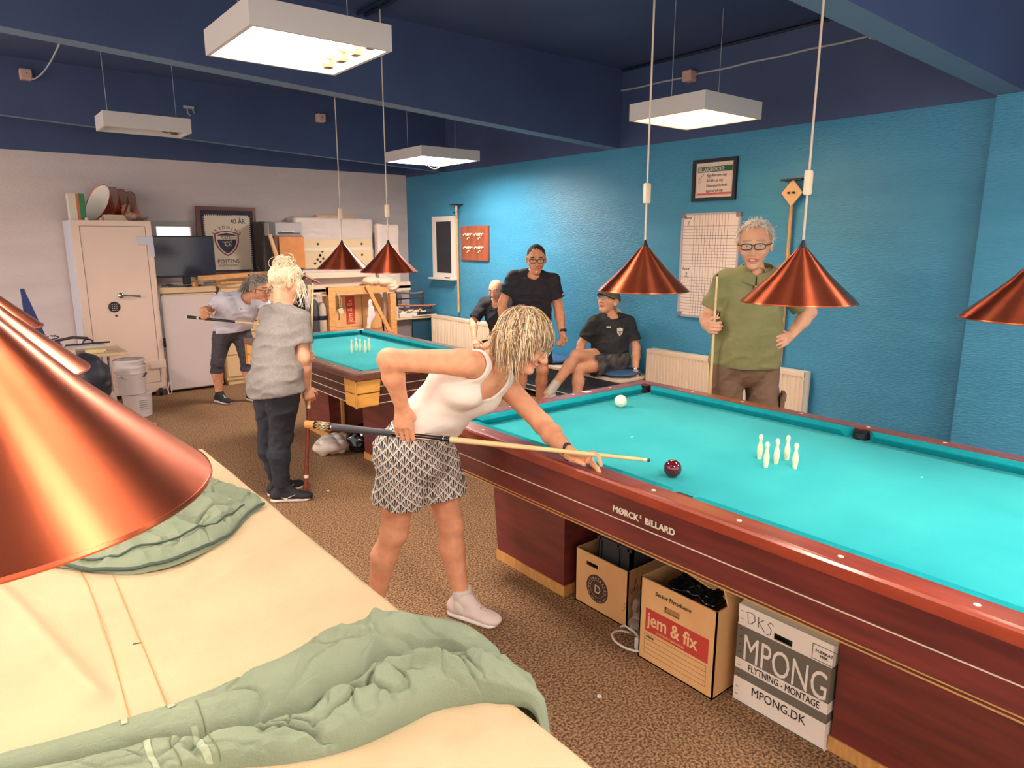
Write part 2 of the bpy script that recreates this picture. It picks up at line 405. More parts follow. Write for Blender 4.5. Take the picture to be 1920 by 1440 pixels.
cable('loose_cable', [(.85 - .10 * t * t, 5.0 + 2.68 * t, 3.17 - .25 * math.sin(math.pi * t * .8) * t) for t in np.linspace(0, 1, 12)], .006, M_wcable,
      'pale cable curving down to the junction box at the upper left')
def jbox(c, label):
    t = thing('junction_box', c, label, 'junction box'); x, y, z = c
    simple('cover', mat('pinkish_plastic', (206, 168, 158), 0.5), t, lambda b: b.box(x - .045, x + .045, y - .045, y + .045, z - .045, z + .045, 0, .012))
    simple('screw', M_steel, t, lambda b: b.ball((x, y - .046, z), .008, 8))
    return t
jbox((XW - .045, 3.90, 3.00), 'pinkish junction box on the dark band above the lit square fixture')
jbox((XW - .045, 2.36, 3.02), 'pinkish junction box at the right end of the white wall cable')
jbox((.72, 7.655, 3.06), 'pinkish junction box on the beam at the upper left')
jbox((3.42, 7.655, 2.98), 'pale junction box on the beam above the small lit fixture')
t = thing('ceiling_hook_plate', (2.05, 7.66, 2.9), 'small pale bracket with loose bits on the dark beam under the big fixture', 'bracket')
simple('plate', M_wcable, t, lambda b: (b.box(2.0, 2.10, 7.68, 7.70, 2.93, 2.96, 0, .006)))
simple('hook', M_wcable, t, lambda b: (b.tube([(2.03, 7.68, 2.93), (2.03, 7.66, 2.88), (2.05, 7.65, 2.86)], .006, 6), b.tube([(2.08, 7.68, 2.93), (2.09, 7.66, 2.89)], .006, 6)))

# ------------------------------------------------------------------ ceiling fixtures
def fixture(x0, x1, y0, y1, z, h, kind, label, bright=1.0):
    t = thing('ceiling_light', ((x0 + x1) / 2, (y0 + y1) / 2, z), label, 'ceiling light', 'suspended ceiling lights')
    def fr(b):
        w_ = .018
        b.box(x0, x1, y0, y0 + w_, z, z + h); b.box(x0, x1, y1 - w_, y1, z, z + h); b.box(x0, x0 + w_, y0 + w_, y1 - w_, z, z + h)
        b.box(x1 - w_, x1, y0 + w_, y1 - w_, z, z + h); b.box(x0 + w_, x1 - w_, y0 + w_, y1 - w_, z + h - .012, z + h)
    simple('housing', M_lampbox, t, fr)
    i = .03
    if kind == 'open':
        simple('reflector', M_diff if bright > 0 else M_lampbox, t, lambda b: b.box(x0 + i, x1 - i, y0 + i, y1 - i, z + h - .03, z + h - .016))
        n = 4 if bright > 0 else 2
        for k in range(n):
            yy = y0 + (y1 - y0) * (k + .5) / n
            simple('tube', M_tube if bright > 0 else M_white, t, lambda b: b.tube([(x0 + .05, yy, z + h * .45), (x1 - .07, yy, z + h * .45)], .013, 10), True)
        for k in range(n):
            yy = y0 + (y1 - y0) * (k + .5) / n
            simple('lamp_socket', mat('ochre_socket', (92, 66, 26), 0.5), t, lambda b: (b.box(x1 - .085, x1 - .045, yy - .022, yy + .022, z + h * .12, z + h - .03, 0, .005), b.tube([(x1 - .09 - .03 * math.sin(q * 2.2) - .05 * q / 5, yy + .02 * math.sin(q * 1.7), z + h * .3 + .012 * math.cos(q * 2)) for q in range(6)], .0035, 5)))
    else:
        simple('tube', mat('shielded_tube', (255, 236, 205), 0.5, emit=5), t, lambda b: [b.tube([(x0 + .05, y0 + (y1 - y0) * q, z + h * .7), (x1 - .05, y0 + (y1 - y0) * q, z + h * .7)], .012, 8) for q in (.25, .5, .75)])
        def gr(b):
            n = 22
            for k in range(1, n):
                xx = x0 + (x1 - x0) * k / n; b.box(xx - .0015, xx + .0015, y0 + .018, y1 - .018, z + .006, z + .024)
                yy = y0 + (y1 - y0) * k / n; b.box(x0 + .018, x1 - .018, yy - .0015, yy + .0015, z + .006, z + .024)
        simple('louvre', M_grid, t, gr)
    for xx in (x0 + .06, x1 - .06):
        simple('suspension_wire', M_wcable, t, lambda b: b.tube([(xx, (y0 + y1) / 2, z + h), (xx, (y0 + y1) / 2, ZC)], .0022, 5))
    if bright > 0:
        l = bpy.data.lights.new('fixture_light', 'AREA'); l.shape = 'RECTANGLE'; l.size = (x1 - x0) * .85; l.size_y = (y1 - y0) * .85
        l.energy = PW_TUBE * bright; l.color = (1.0, .90, .80)
        o = bpy.data.objects.new('fixture_light', l); COL.objects.link(o); o.parent = t; o.location = (0, 0, h - .034)
    return t
fixture(1.00, 1.61, 2.83, 3.41, 2.45, .105, 'open', 'large lit ceiling light at the top left with bright bare tubes and ochre sockets', 1.0)
fixture(.98, 1.57, 5.87, 6.20, 2.45, .105, 'open', 'unlit long ceiling light hanging over the left side of the room', 0)
t = fixture(3.70, 4.40, 6.00, 6.72, 2.45, .10, 'open', 'small bright ceiling light over the far corner with a dangling cable loop', 2.0)
simple('cable_loop', M_white, t, lambda b: b.tube([(3.86 + .10 * math.cos(a), 6.03, 2.44 - .10 * math.sin(a)) for a in np.linspace(0, math.pi, 12)], .006, 6))
fixture(3.77, 4.40, 2.78, 3.40, 2.45, .11, 'louvre', 'warm glowing louvred ceiling light in front of the blue wall', .8)
# unseen fixtures added for room fill, continuing the grid behind and beside the camera
fixture(1.00, 1.61, -.6, 0.0, 2.45, .105, 'open', 'unseen ceiling light added for room fill, behind the camera over the covered table', 1.3)
fixture(3.77, 4.40, -.6, 0.0, 2.45, .105, 'open', 'unseen ceiling light added for room fill, behind the camera near the blue wall', 1.3)
fixture(-1.9, -1.3, 2.0, 2.6, 2.45, .105, 'open', 'unseen ceiling light added for room fill, left of the covered table', 1.3)
fixture(-1.9, -1.3, 5.3, 5.9, 2.45, .105, 'open', 'unseen ceiling light added left of the safe side to brighten the far wall', 2.2)  # out of view, added to lift the far wall

fixture(.25, .85, .95, 1.50, 2.45, .105, 'open', 'unseen ceiling light added above and in front of the camera for streaks on the copper', .06)  # unseen, added to put highlight streaks on the near copper shades
# ------------------------------------------------------------------ copper pendants
def pendant():
    t = thing('pendant_lamp', (0, 0, 0), 'copper', 'pendant lamp', 'conical copper pendants over the tables')
    R, H = .205, .198
    def sh(b):
        pr = [(R, 0), (R + .001, .003), (R * .5, H * .5 + .0015), (.016, H), (.012, H + .004), (.010, H), (R * .5 - .003, H * .5 - .002), (R - .004, .001)]
        b.lathe(pr, (0, 0, 0), 96, 0, False)
    s = simple('shade', [M_copper], t, sh, True)
    simple('lining', M_lining, s, lambda b: b.lathe([(R - .006, .002), (R * .5 - .006, H * .5 - .004), (.012, H - .010)], (0, 0, 0), 64, 0, False), True)
    simple('rim', M_copper, s, lambda b: b.lathe([(R + .0015, -.001), (R + .0025, .001), (R + .0015, .004), (R - .003, .003), (R - .003, 0)], (0, 0, 0), 96, 0, False), True)
    simple('lamp_cap', M_black, t, lambda b: b.lathe([(.017, H - .004), (.013, H + .006), (.008, H + .022), (.004, H + .03)], (0, 0, 0), 16), True)
    simple('socket', M_white, t, lambda b: b.lathe([(.02, H - .09), (.02, H - .03), (.008, H - .02)], (0, 0, 0), 16), True)
    simple('bulb', M_bulb, t, lambda b: b.ball((0, 0, .085), .026, 14), True)
    z0, zw = H + .02, .43
    simple('cord', M_cord, t, lambda b: b.tube([(0, 0, z0), (0, 0, 1.775)], .0042, 8))
    simple('cord_adjuster', mat('cream_plastic', (232, 206, 176), 0.4), t, lambda b: b.box(-.018, .018, -.010, .010, zw - .045, zw + .045, 0, .008), True)
    l = bpy.data.lights.new('bulb_light', 'SPOT'); l.energy = PW_PEND * 5; l.color = (1, .88, .72); l.shadow_soft_size = .03
    l.spot_size = math.radians(125); l.spot_blend = .5
    o = bpy.data.objects.new('bulb_light', l); COL.objects.link(o); o.parent = t; o.location = (0, 0, .06)
    return t
P0 = pendant()
pl = [((2.45, 2.09, 1.423), 'copper cone lamp over the main table, left one beside the whiteboard'),
      ((2.45, 1.34, 1.423), 'copper cone lamp hanging in front of the man in the green polo'),
      ((2.45, .59, 1.423), 'copper cone lamp cut off by the right edge of the picture'),
      ((2.47, 5.25, 1.423), 'copper cone lamp over the far table, left and farther of the two'),
      ((2.47, 4.49, 1.423), 'copper cone lamp over the far table, right and nearer of the two'),
      ((-.022, .755, 1.423), 'huge foreground copper cone lamp at the left edge'),
      ((-.03, 1.475, 1.423), 'copper shade peeking out just behind the huge foreground lamp'),
      ((-.03, 2.27, 1.423), 'farthest copper shade of the three in the foreground row at the left edge')]
for i, (p, lb) in enumerate(pl):
    o = P0 if i == 0 else dup(P0, (0, 0, 0))
    o.location = p; o['label'] = lb

# ------------------------------------------------------------------ billiard tables
def table(x0, x1, y0, y1, H, zb, label, sights, main):
    t = thing('billiard_table', ((x0 + x1) / 2, (y0 + y1) / 2, 0), label, 'billiard table')
    rw, cw = .088, .05; bed = H - .045
    simple('playing_cloth', M_cloth, t, lambda b: b.box(x0 + rw - .01, x1 - rw + .01, y0 + rw - .01, y1 - rw + .01, bed - .03, bed))
    # wooden rails with rounded outer edge
    def rail(b):
        prof = [(0, -.042), (0, -.010), (.004, -.002), (.014, .0), (rw - .004, .0), (rw, -.003), (rw, -.05), (0.02, -.05)]
        loop = []
        for ins, dz in prof:
            loop.append([(x0 + ins, y0 + ins, H + dz), (x1 - ins, y0 + ins, H + dz), (x1 - ins, y1 - ins, H + dz), (x0 + ins, y1 - ins, H + dz)])
        b.rings(loop, 0, False, close=True)
    simple('rail', M_rail if main else mat('dark_walnut_rail', (122, 76, 62), 0.35, var=(98, 58, 48), vscale=14, stretch=(3, .4, 1), coat=.3), t, rail)
    pk = .055
    def cushion(a, bb, along):
        def f(b):
            # profile: back top, nose, foot
            pr = [(0, -.002), (cw * .55, -.001), (cw, -.012), (cw - .002, -.018), (cw * .6, -.044), (0, -.044)]
            if along == 'y':
                xs, sg = a, bb[2]; ya, yb = bb[0], bb[1]
                b.rings([[(xs + sg * q, yy + (cw * .8 if e == 0 else -cw * .8) * (q / cw), H + z) for q, z in pr] for e, yy in ((0, ya), (1, yb))], 0, True)
            else:
                ys, sg = a, bb[2]; xa, xb = bb[0], bb[1]
                b.rings([[(xx + (cw * .8 if e == 0 else -cw * .8) * (q / cw), ys + sg * q, H + z) for q, z in pr] for e, xx in ((0, xa), (1, xb))], 0, True)
        return simple('cushion', M_cloth2, t, f)
    ym = (y0 + y1) / 2; g = .035
    xi0, xi1, yi0, yi1 = x0 + rw, x1 - rw, y0 + rw, y1 - rw
    for xs, sg in ((xi0, 1), (xi1, -1)):
        if main:
            cushion(xs, (yi0 + pk, ym - g, sg), 'y'); cushion(xs, (ym + g, yi1 - pk, sg), 'y')
        else: cushion(xs, (yi0 + pk * .4, yi1 - pk * .4, sg), 'y')
    for ys, sg in ((yi0, 1), (yi1, -1)): cushion(ys, (xi0 + pk * .6, xi1 - pk * .6, sg), 'x')
    pts = [(xi0, yi0), (xi1, yi0), (xi0, yi1), (xi1, yi1)] + ([(xi0 - .008, ym), (xi1 + .01, ym)] if main else [])
    for px, py in pts:
        mid = abs(py - ym) < .01; sx = 1 if px < (x0 + x1) / 2 else -1; sy = 0 if mid else (1 if py < ym else -1)
        def pf(b):
            cx, cy = px + sx * .012, py + sy * .012
            b.lathe([(.034, -.10), (.036, -.04), (.034, -.016), (.030, -.016), (.029, -.04), (.028, -.095)], (cx, cy, H), 24, 0, False)
            b.lathe([(.0001, -.099), (.033, -.099), (.033, -.094), (.0001, -.094)], (cx, cy, H), 24, 0, False)
            b.box(cx - .03, cx + .03, cy - .03, cy + .03, bed - .005, bed + .002)
            b.box(px - (.0 if sx > 0 else .032), px + (.032 if sx > 0 else .0), cy - .030, cy + .030, bed, H - .006)
        simple('pocket', M_blackleather, t, pf)
    for (sx_, sy_) in sights:
        simple('rail_sight', M_ivory, t, lambda b: b.lathe([(.008, H - .001), (.008, H + .0009)], (sx_, sy_, 0), 16))
    # apron with inlays
    a0, a1 = (.045 if main else .03), (.045 if main else .045)
    def ap(b):
        rs = []
        for ins, z in ((a0, H - .05), (a1, zb), (a1 + .02, zb), (a0 + .02, H - .05)):
            rs.append([(x0 + ins, y0 + ins, z), (x1 - ins, y0 + ins, z), (x1 - ins, y1 - ins, z), (x0 + ins, y1 - ins, z)])
        b.rings(rs, 0, False, close=True)
    simple('apron', M_mahog if main else mat('walnut_apron', (96, 52, 44), 0.4, var=(74, 38, 34), vscale=10, stretch=(1, .35, 3)), t, ap)
    for z, hh in (((H - .155, .0035), (zb + .003, .004), (zb + .015, .003)) if main else ((H - .105, .004), (H - .165, .004), (zb + .004, .005))):
        q = a0 + (a1 - a0) * (H - .05 - z) / (H - .05 - zb) - .002
        simple('inlay_strip', M_ivory if (not main or z > zb + .05) else M_brass, t, lambda b: b.rings([[(x0 + i, y0 + i, zz), (x1 - i, y0 + i, zz), (x1 - i, y1 - i, zz), (x0 + i, y1 - i, zz)] for i, zz in ((q, z - hh / 2), (q, z + hh / 2), (q + .006, z + hh / 2), (q + .006, z - hh / 2))], 0, False, close=True))
    simple('slate_bed', M_black, t, lambda b: b.box(x0 + .07, x1 - .07, y0 + .07, y1 - .07, zb + .03, bed - .03))
    if main: peds = [(x0 + .345, x1 - .345, 2.17, 2.68), (x0 + .345, x1 - .345, y0 + .35, .885)]
    else: peds = [(x0 + .42, x1 - .3, y0 + .25, y0 + .75), (x0 + .42, x1 - .3, y1 - .75, y1 - .25)]
    for a, c_, d, e in peds:
        out_hi, out_lo = (0.05, 0) if d > ym else (0, .05)
        top = zb + .03
        p = simple('pedestal', M_mahog, t, lambda b: b.rings([[(a, d, .05), (c_, d, .05), (c_, e, .05), (a, e, .05)], [(a - .005, d - out_lo, top), (c_ + .005, d - out_lo, top), (c_ + .005, e + out_hi, top), (a - .005, e + out_hi, top)]], 0, True))
        simple('plinth', M_oak, p, lambda b: b.box(a - .006, c_ + .006, d - .006, e + .006, 0, .052))
        if not main: simple('corner_post', M_oak, p, lambda b: b.box(a + .10, a + .125, d - .02, d, .0, top))
    if not main:
        for cx, sx in ((x0, 1), (x1, -1)):
            for cy, sy in ((y0, 1), (y1, -1)):
                def cb(b):
                    for z0_, z1_ in ((zb, (zb + H - .05) / 2 - .004), ((zb + H - .05) / 2 + .004, H - .052)):
                        w0 = .155 + .02 * (z0_ - zb) / .17; w1 = .155 + .02 * (z1_ - zb) / .17
                        i0 = .03
                        xa, ya = cx + sx * (i0 - .012), cy + sy * (i0 - .012)
                        def ring(z, w_): return [(xa, ya, z), (xa + sx * w_, ya, z), (xa + sx * w_, ya + sy * .02, z), (xa + sx * .02, ya + sy * .02, z), (xa + sx * .02, ya + sy * w_, z), (xa, ya + sy * w_, z)]
                        b.rings([ring(z0_, w0), ring(z1_, w1)], 0, True)
                c = simple('corner_block', M_yblock, t, cb)
                simple('corner_edge', M_oak, c, lambda b: b.box(cx + sx * .012 - .006, cx + sx * .012 + .006, cy + sy * .012 - .006, cy + sy * .012 + .006, zb - .002, H - .052))
    return t
s_near = [(1.758, y) for y in (2.39, 2.07, 1.75, 1.42, 1.09, .78, .46)]; s_far = [(3.146, y) for y in (2.30, 1.98, 1.655, 1.335, 1.02, .70)]
s_end = [(x, 2.658) for x in (2.13, 2.57, 2.86)]
T1 = table(1.715, 3.19, -.02, 2.70, .82, .575, 'main mahogany billiard table with turquoise cloth on the right', s_near + s_far + s_end, True)
o = text('MØRCK', .032, M_ivory, (1.7575, 1.602, .688), (0, -1, 0), (0, 0, 1), T1, off=.0011, sx=1.06)
ye = min(v_.co.y for v_ in o.data.vertices)
text('S', .017, M_ivory, (1.7575, ye - .003, .7005), (0, -1, 0), (0, 0, 1), T1, off=.0005)
text('BILLARD', .032, M_ivory, (1.7575, ye - .026, .688), (0, -1, 0), (0, 0, 1), T1, off=.0011, sx=1.06)
simple('rail_sticker', mat('pale_sticker', (236, 214, 206), 0.4), T1, lambda b: b.box(2.655, 2.70, 2.645, 2.685, .8195, .8212))
simple('chalk_mark', mat('pale_turquoise_mark', (150, 228, 226), 0.9), T1, lambda b: [b.box(x, x + .018, y, y + .006, .7745, .7757) for x, y in ((2.30, 2.0), (2.74, .95))])
s2n = [(1.93, y) for y in (4.3, 4.7, 5.1, 5.5)]
T2 = table(1.887, 3.07, 3.93, 6.05, .82, .597, 'smaller far billiard table with yellow corner blocks and turquoise cloth', s2n, False)

# pins: turned ivory skittles
def pin(b, h=.104):
    b.lathe([(.0085, 0), (.0088, .004), (.0105, .02), (.0120, .036), (.0105, .052), (.0068, .066), (.0055, .074), (.0062, .080), (.0080, .086), (.0085, .093), (.0068, .100), (.003, h)], (0, 0, 0), 20)
b = MB(); pin(b); pin0 = b.build('billiard_pin', mat('ivory_pin', (240, 226, 192), 0.35), None, True)
pp = [(2.473, 1.462, 'far left'), (2.395, 1.386, 'near left'), (2.468, 1.385, 'middle'), (2.545, 1.384, 'far right'), (2.472, 1.308, 'near right')]
n = 0
for tb, ox, oy in (('main', 0, 0), ('far', .0, 3.62)):
    for x, y, nm in pp:
        o = pin0 if n == 0 else pin0.copy()
        if n: COL.objects.link(o)
        o.location = (x + ox, y + oy, .775); n += 1
        d = {'main': 'on the main table', 'far': 'on the far table'}[tb]
        tag(o, 'ivory pin %s, %s of the five' % (d, nm), 'pin', 'ivory pins ' + d)
def ball(name, p, col, label):
    b = MB(); b.ball((0, 0, 0), .034, 32); o = b.build(name, mat('gloss_%d' % col[0], col, 0.08, coat=.6), None, True)
    o.location = p; tag(o, label, 'ball')
ball('billiard_ball', (2.018, 1.545, .809), (96, 14, 28), 'dark red ball near the cue tip on the main table')
ball('billiard_ball', (2.69, 2.42, .809), (238, 232, 200), 'white ball near the far corner pocket of the main table')
ball('billiard_ball', (2.06, 5.16, .809), (150, 20, 34), 'red ball behind the upright cue on the far table')

# ------------------------------------------------------------------ cues
def cue(butt, tip, style, label, rb=.0155, rt=.006):
    a, c = V3(butt), V3(tip); t = thing('billiard_cue', butt, label, 'cue'); d = c - a; L = np.linalg.norm(d)
    def seg(name, m, s0, s1, **kw):
        r0 = rb + (rt - rb) * s0; r1 = rb + (rt - rb) * s1
        return simple(name, m, t, lambda b: b.tube([a + d * s0, a + d * s1], [r0 * kw.get('g', 1), r1 * kw.get('g', 1)], 14), True)
    if style == 'fancy':
        seg('butt_cap', mat('amber_butt_cap', (206, 140, 78), .3), 0, .030)
        s = seg('butt_sleeve', mat('black_lacquer', (22, 18, 20), .25), .030, .088)
        def dia(b):
            for k in range(8):
                an = 2 * math.pi * k / 8; ax = d / L; u = nrm(np.cross(ax, (0, 0, 1))); v = np.cross(u, ax); nn = math.cos(an) * u + math.sin(an) * v; tt = np.cross(ax, nn)
                for s0, mi, hh in ((.047, 0, .016), (.060, 1, .018), (.073, 0, .016)):
                    r = rb + (rt - rb) * s0 + .0006; cc = a + d * s0 + nn * r * .985
                    b.prism([(hh, 0), (0, .0055), (-hh, 0), (0, -.0055)], cc - nn * .001, ax, tt, nn, .0022, mi)
                    b.prism([(hh * .5, 0), (0, .0028), (-hh * .5, 0), (0, -.0028)], cc - nn * .001, ax, tt, nn, .0030, 2)
        simple('diamond_inlay', [mat('amber_butt_cap', (206, 140, 78), .3), M_ivory, mat('green_inlay', (60, 110, 80), .3)], s, dia)
        seg('ring', M_steel, .088, .091, g=1.02); seg('wrap', mat('grey_leather_wrap', (62, 58, 64), .55, bump=.2, bscale=300), .091, .285)
        s = seg('fore_sleeve', mat('black_lacquer', (22, 18, 20), .25), .285, .46)
        def pts(b):
            for k in range(8):
                an = 2 * math.pi * (k + .5) / 8; ax = d / L; u = nrm(np.cross(ax, (0, 0, 1))); v = np.cross(u, ax); nn = math.cos(an) * u + math.sin(an) * v; tt = np.cross(ax, nn)
                r = rb + (rt - rb) * .31; cc = a + d * .32 + nn * r * .97
                b.prism([(-.03, -.0035), (.16, 0), (-.03, .0035)], cc, ax, tt, nn, .0016, k % 2)
        simple('point_inlay', [mat('rosewood_point', (150, 70, 50), .3), M_ivory], s, pts)
        seg('ring', M_steel, .44, .443, g=1.03); seg('ferrule', M_ivory, .985, .994, g=1.02)
        seg('shaft', mat('maple_shaft', (236, 204, 150), .35, var=(228, 192, 136), vscale=12), .46, .985)
        seg('cue_tip', mat('blue_grey_tip', (70, 66, 66), .8), .994, 1)
    else:
        cb = {'red': (136, 66, 46), 'dark': (40, 32, 34)}[style]
        seg('butt_cap', M_ivory, 0, .012); seg('butt', mat('cue_butt_' + style, cb, .3, var=tuple(int(q * .8) for q in cb), vscale=20), .012, .42)
        seg('ring', M_ivory, .095, .11, g=1.04); seg('ring', M_ivory, .42, .43, g=1.04)
        seg('shaft', mat('maple_shaft', (236, 204, 150), .35, var=(228, 192, 136), vscale=12), .43, .99); seg('cue_tip', M_black, .99, 1)
    return t
CUE1 = (V3((1.070, 2.700, .898)), V3((1.841, 1.510, .886)))
cue(CUE1[0], CUE1[1], 'fancy', 'ornate cue held by the blonde woman leaning over the main table', rb=.0165)
CUE2 = (V3((1.609, 4.151, .003)), V3((1.768, 4.201, 1.40)))
cue(CUE2[0], CUE2[1], 'red', 'upright cue with reddish butt held by the woman in the grey t-shirt')
CUE3 = (V3((1.737, 7.25, .913)), V3((2.48, 6.05, .85)))
cue(CUE3[0], CUE3[1], 'dark', 'dark-butted cue held by the smiling woman in the white t-shirt')
CUE7 = (V3((3.555, 2.47, .15)), V3((3.558, 2.468, 1.45)))
cue(CUE7[0], CUE7[1], 'red', 'pale cue held upright by the man in the green polo', rb=.0125)

# ------------------------------------------------------------------ boxes under the main table
def openbox(b, x0, x1, y0, y1, z1, th=.006, flaps=(), hole=None):
    """carton open at the top; front wall (x0) has a hand hole (y-centre, z-centre, half-width, half-height)"""
    b.box(x0, x1, y0, y1, 0.001, .008)
    b.box(x1 - th, x1, y0, y1, 0, z1); b.box(x0, x1, y0, y0 + th, 0, z1); b.box(x0, x1, y1 - th, y1, 0, z1)
    if hole is None: b.box(x0, x0 + th, y0, y1, 0, z1)
    else:
        hy, hz, hw, hh = hole
        b.box(x0, x0 + th, y0, y1, 0, hz - hh); b.box(x0, x0 + th, y0, y1, hz + hh, z1)
        b.box(x0, x0 + th, y0, hy - hw, hz - hh, hz + hh); b.box(x0, x0 + th, hy + hw, y1, hz - hh, hz + hh)
YN, ZU = (0, -1, 0), (0, 0, 1)
# delicatessen carton
t = thing('cardboard_box', (2.26, 1.955, 0), 'brown delicatessen carton with a round D badge beside the table pedestal', 'cardboard box')
xf = 2.08
simple('carton', M_card, t, lambda b: openbox(b, xf, 2.44, 1.795, 2.115, .265, hole=(2.01, .215, .036, .010)))
def badge(b):
    b.lathe([(.066, 0), (.066, .0010)], (xf - .0012, 1.975, .112), 48, 0, True, axis=(1, 0, 0))
bd = simple('round_badge', mat('dark_brown_print', (72, 50, 46), .7), t, badge)
simple('badge_ring', M_card, bd, lambda b: b.rings([[(xf - .0016 + q, 1.975 + r * math.cos(a), .112 + r * math.sin(a)) for a in np.linspace(0, 2 * math.pi, 48, endpoint=False)] for q, r in ((0, .0405), (0, .0418), (.0004, .0418), (.0004, .0405))], 0, False, close=True))
text('D', .055, M_paleprint, (xf - .0016, 1.975 + .0175, .092), YN, ZU, bd)
def arctext(s, r, a0, a1, size, c, m, par, X, Y, off=0.0, flip=1):
    n = len(s); b = []
    for i, ch in enumerate(s):
        if ch == ' ': continue
        a = math.radians(a0 + (a1 - a0) * (i + .5) / n); u = math.cos(a); v = math.sin(a)
        p = V3(c) + V3(X) * (r * u) + V3(Y) * (r * v); tx = (V3(X) * v - V3(Y) * u) * flip; ty = (V3(X) * u + V3(Y) * v) * flip
        text(ch, size, m, p, tx, ty, par, off=off, align='CENTER')
arctext('DELIKATESSEN', .047, 195, -15, .015, (xf - .0016, 1.975, .112), M_paleprint, bd, YN, ZU)
arctext('FRA DEN LILLE HAVE', .060, 200, 340, .008, (xf - .0016, 1.975, .112), M_paleprint, bd, YN, ZU, flip=-1)
def script(b, org, X, N):
    S = [[(0, .0), (.012, .018), (.004, .024), (-.006, .008), (.004, -.004), (.018, .012), (.034, .062), (.026, .05), (.020, .004), (.030, -.002)],
         [(.036, .008), (.048, .018), (.042, .026), (.034, .012), (.044, -.002), (.056, .008)],
         [(.058, .022), (.060, 0), (.068, .022), (.076, .018), (.078, 0), (.086, .004)]]
    for s in S: ribbon(b, s, .0022, org, X, (0, 0, 1), N)
    S2 = [[(-.03, -.04), (-.042, -.034), (-.044, -.044), (-.034, -.054), (-.040, -.066), (-.052, -.060)], [(-.026, -.064), (-.022, -.046), (-.016, -.064), (-.010, -.046), (-.004, -.064), (.004, -.044)],
          [(.008, -.06), (.016, -.046), (.020, -.062), (.028, -.044), (.034, -.060)]]
    for s in S2: ribbon(b, s, .0022, org, X, (0, 0, 1), N)
simple('handwriting', M_blackprint, t, lambda b: script(b, (xf + .02, 1.7945, .16), (1, 0, 0), (0, -1, 0)))
t = thing('plastic_crate', (2.24, 1.94, .09), 'black plastic crate standing in the delicatessen carton', 'crate')
def crate(b):
    x0, x1, y0, y1, z1 = 2.13, 2.35, 1.82, 2.02, .40
    b.box(x0, x0 + .012, y0, y1, .01, z1 - .05); b.box(x1 - .012, x1, y0, y1, .01, z1); b.box(x0, x1, y0, y0 + .012, .01, z1); b.box(x0, x1, y1 - .012, y1, .01, z1)
    b.box(x0, x0 + .012, y0, y0 + .05, z1 - .05, z1); b.box(x0, x0 + .012, y1 - .05, y1, z1 - .05, z1); b.box(x0, x0 + .012, y0, y1, z1 - .014, z1)
    for yy in (y0 + .012, (y0 + y1) / 2 - .03, y1 - .022): b.box(x0 - .008, x0, yy, yy + .010, .01, z1 - .01)
    b.box(x0 - .008, x0, y0, y1, z1 - .07, z1 - .055)
simple('crate_body', mat('grey_black_plastic', (50, 52, 56), .5), t, crate)
# jem & fix moving box
t = thing('cardboard_box', (2.12, 1.455, 0), 'jem & fix moving box with a red band under the main table', 'cardboard box')
xf = 1.965
simple('carton', M_card, t, lambda b: openbox(b, xf, 2.27, 1.277, 1.63, .352, hole=(1.475, .262, .036, .013)))
simple('flap', M_card, t, lambda b: (b.obox((2.14, 1.30, .415), (1, 0, 0), nrm((0, .35, 1)), nrm((0, 1, -.35)), .11, .07, .003), b.obox((2.18, 1.42, .372), (1, 0, .15), (0, 1, 0.2), (0, 0, 1), .09, .10, .003)))
r = simple('red_band', M_redprint, t, lambda b: b.box(xf - .001, xf, 1.305, 1.598, .135, .232))
text('jem & fix', .078, M_paleprint, (xf - .0014, 1.588, .165), YN, ZU, r, off=.0016, sx=.83)
text('LAVPRIS BYGGEMARKED', .0125, M_paleprint, (xf - .0014, 1.545, .143), YN, ZU, r)
text('Senior Flyttekasse', .023, M_blackprint, (xf - .0008, 1.555, .302), YN, ZU, t, off=.0002)
text('Indhold:', .012, M_blackprint, (xf - .0008, 1.592, .108), YN, ZU, t)
simple('printed_lines', M_greyprint, t, lambda b: ([b.box(xf - .0008, xf, 1.31, 1.60, z, z + .0012) for z in (.121, .098, .078, .058, .038)], b.box(xf - .0008, xf, 1.599, 1.600, .038, .122), b.box(xf - .0008, xf, 1.31, 1.311, .038, .122)))
simple('handle_flap', M_carddark, t, lambda b: b.obox((xf + .012, 1.475, .262), (0, 1, 0), (.5, 0, 1), (1, 0, -.5), .035, .012, .002))
b = MB(); 
v = Vol((2.0, 1.33, .28), (2.2, 1.58, .39), .005)
for i in range(9):
    v.prim(ell((2.05 + .1 * (i % 3) / 2, 1.37 + .07 * (i // 3), .325 + .012 * (i % 2)), np.eye(3), (.045, .04, .025), .02))
v.disp(lambda X, Y, Z: .008 * ridge(vnoise(X * 45, Y * 45, Z * 30)))
o = v.mesh('plastic_bag', mat('glossy_black_bag', (18, 18, 22), .18), None); tag(o, 'shiny black plastic bag showing at the top of the jem & fix box', 'bag')
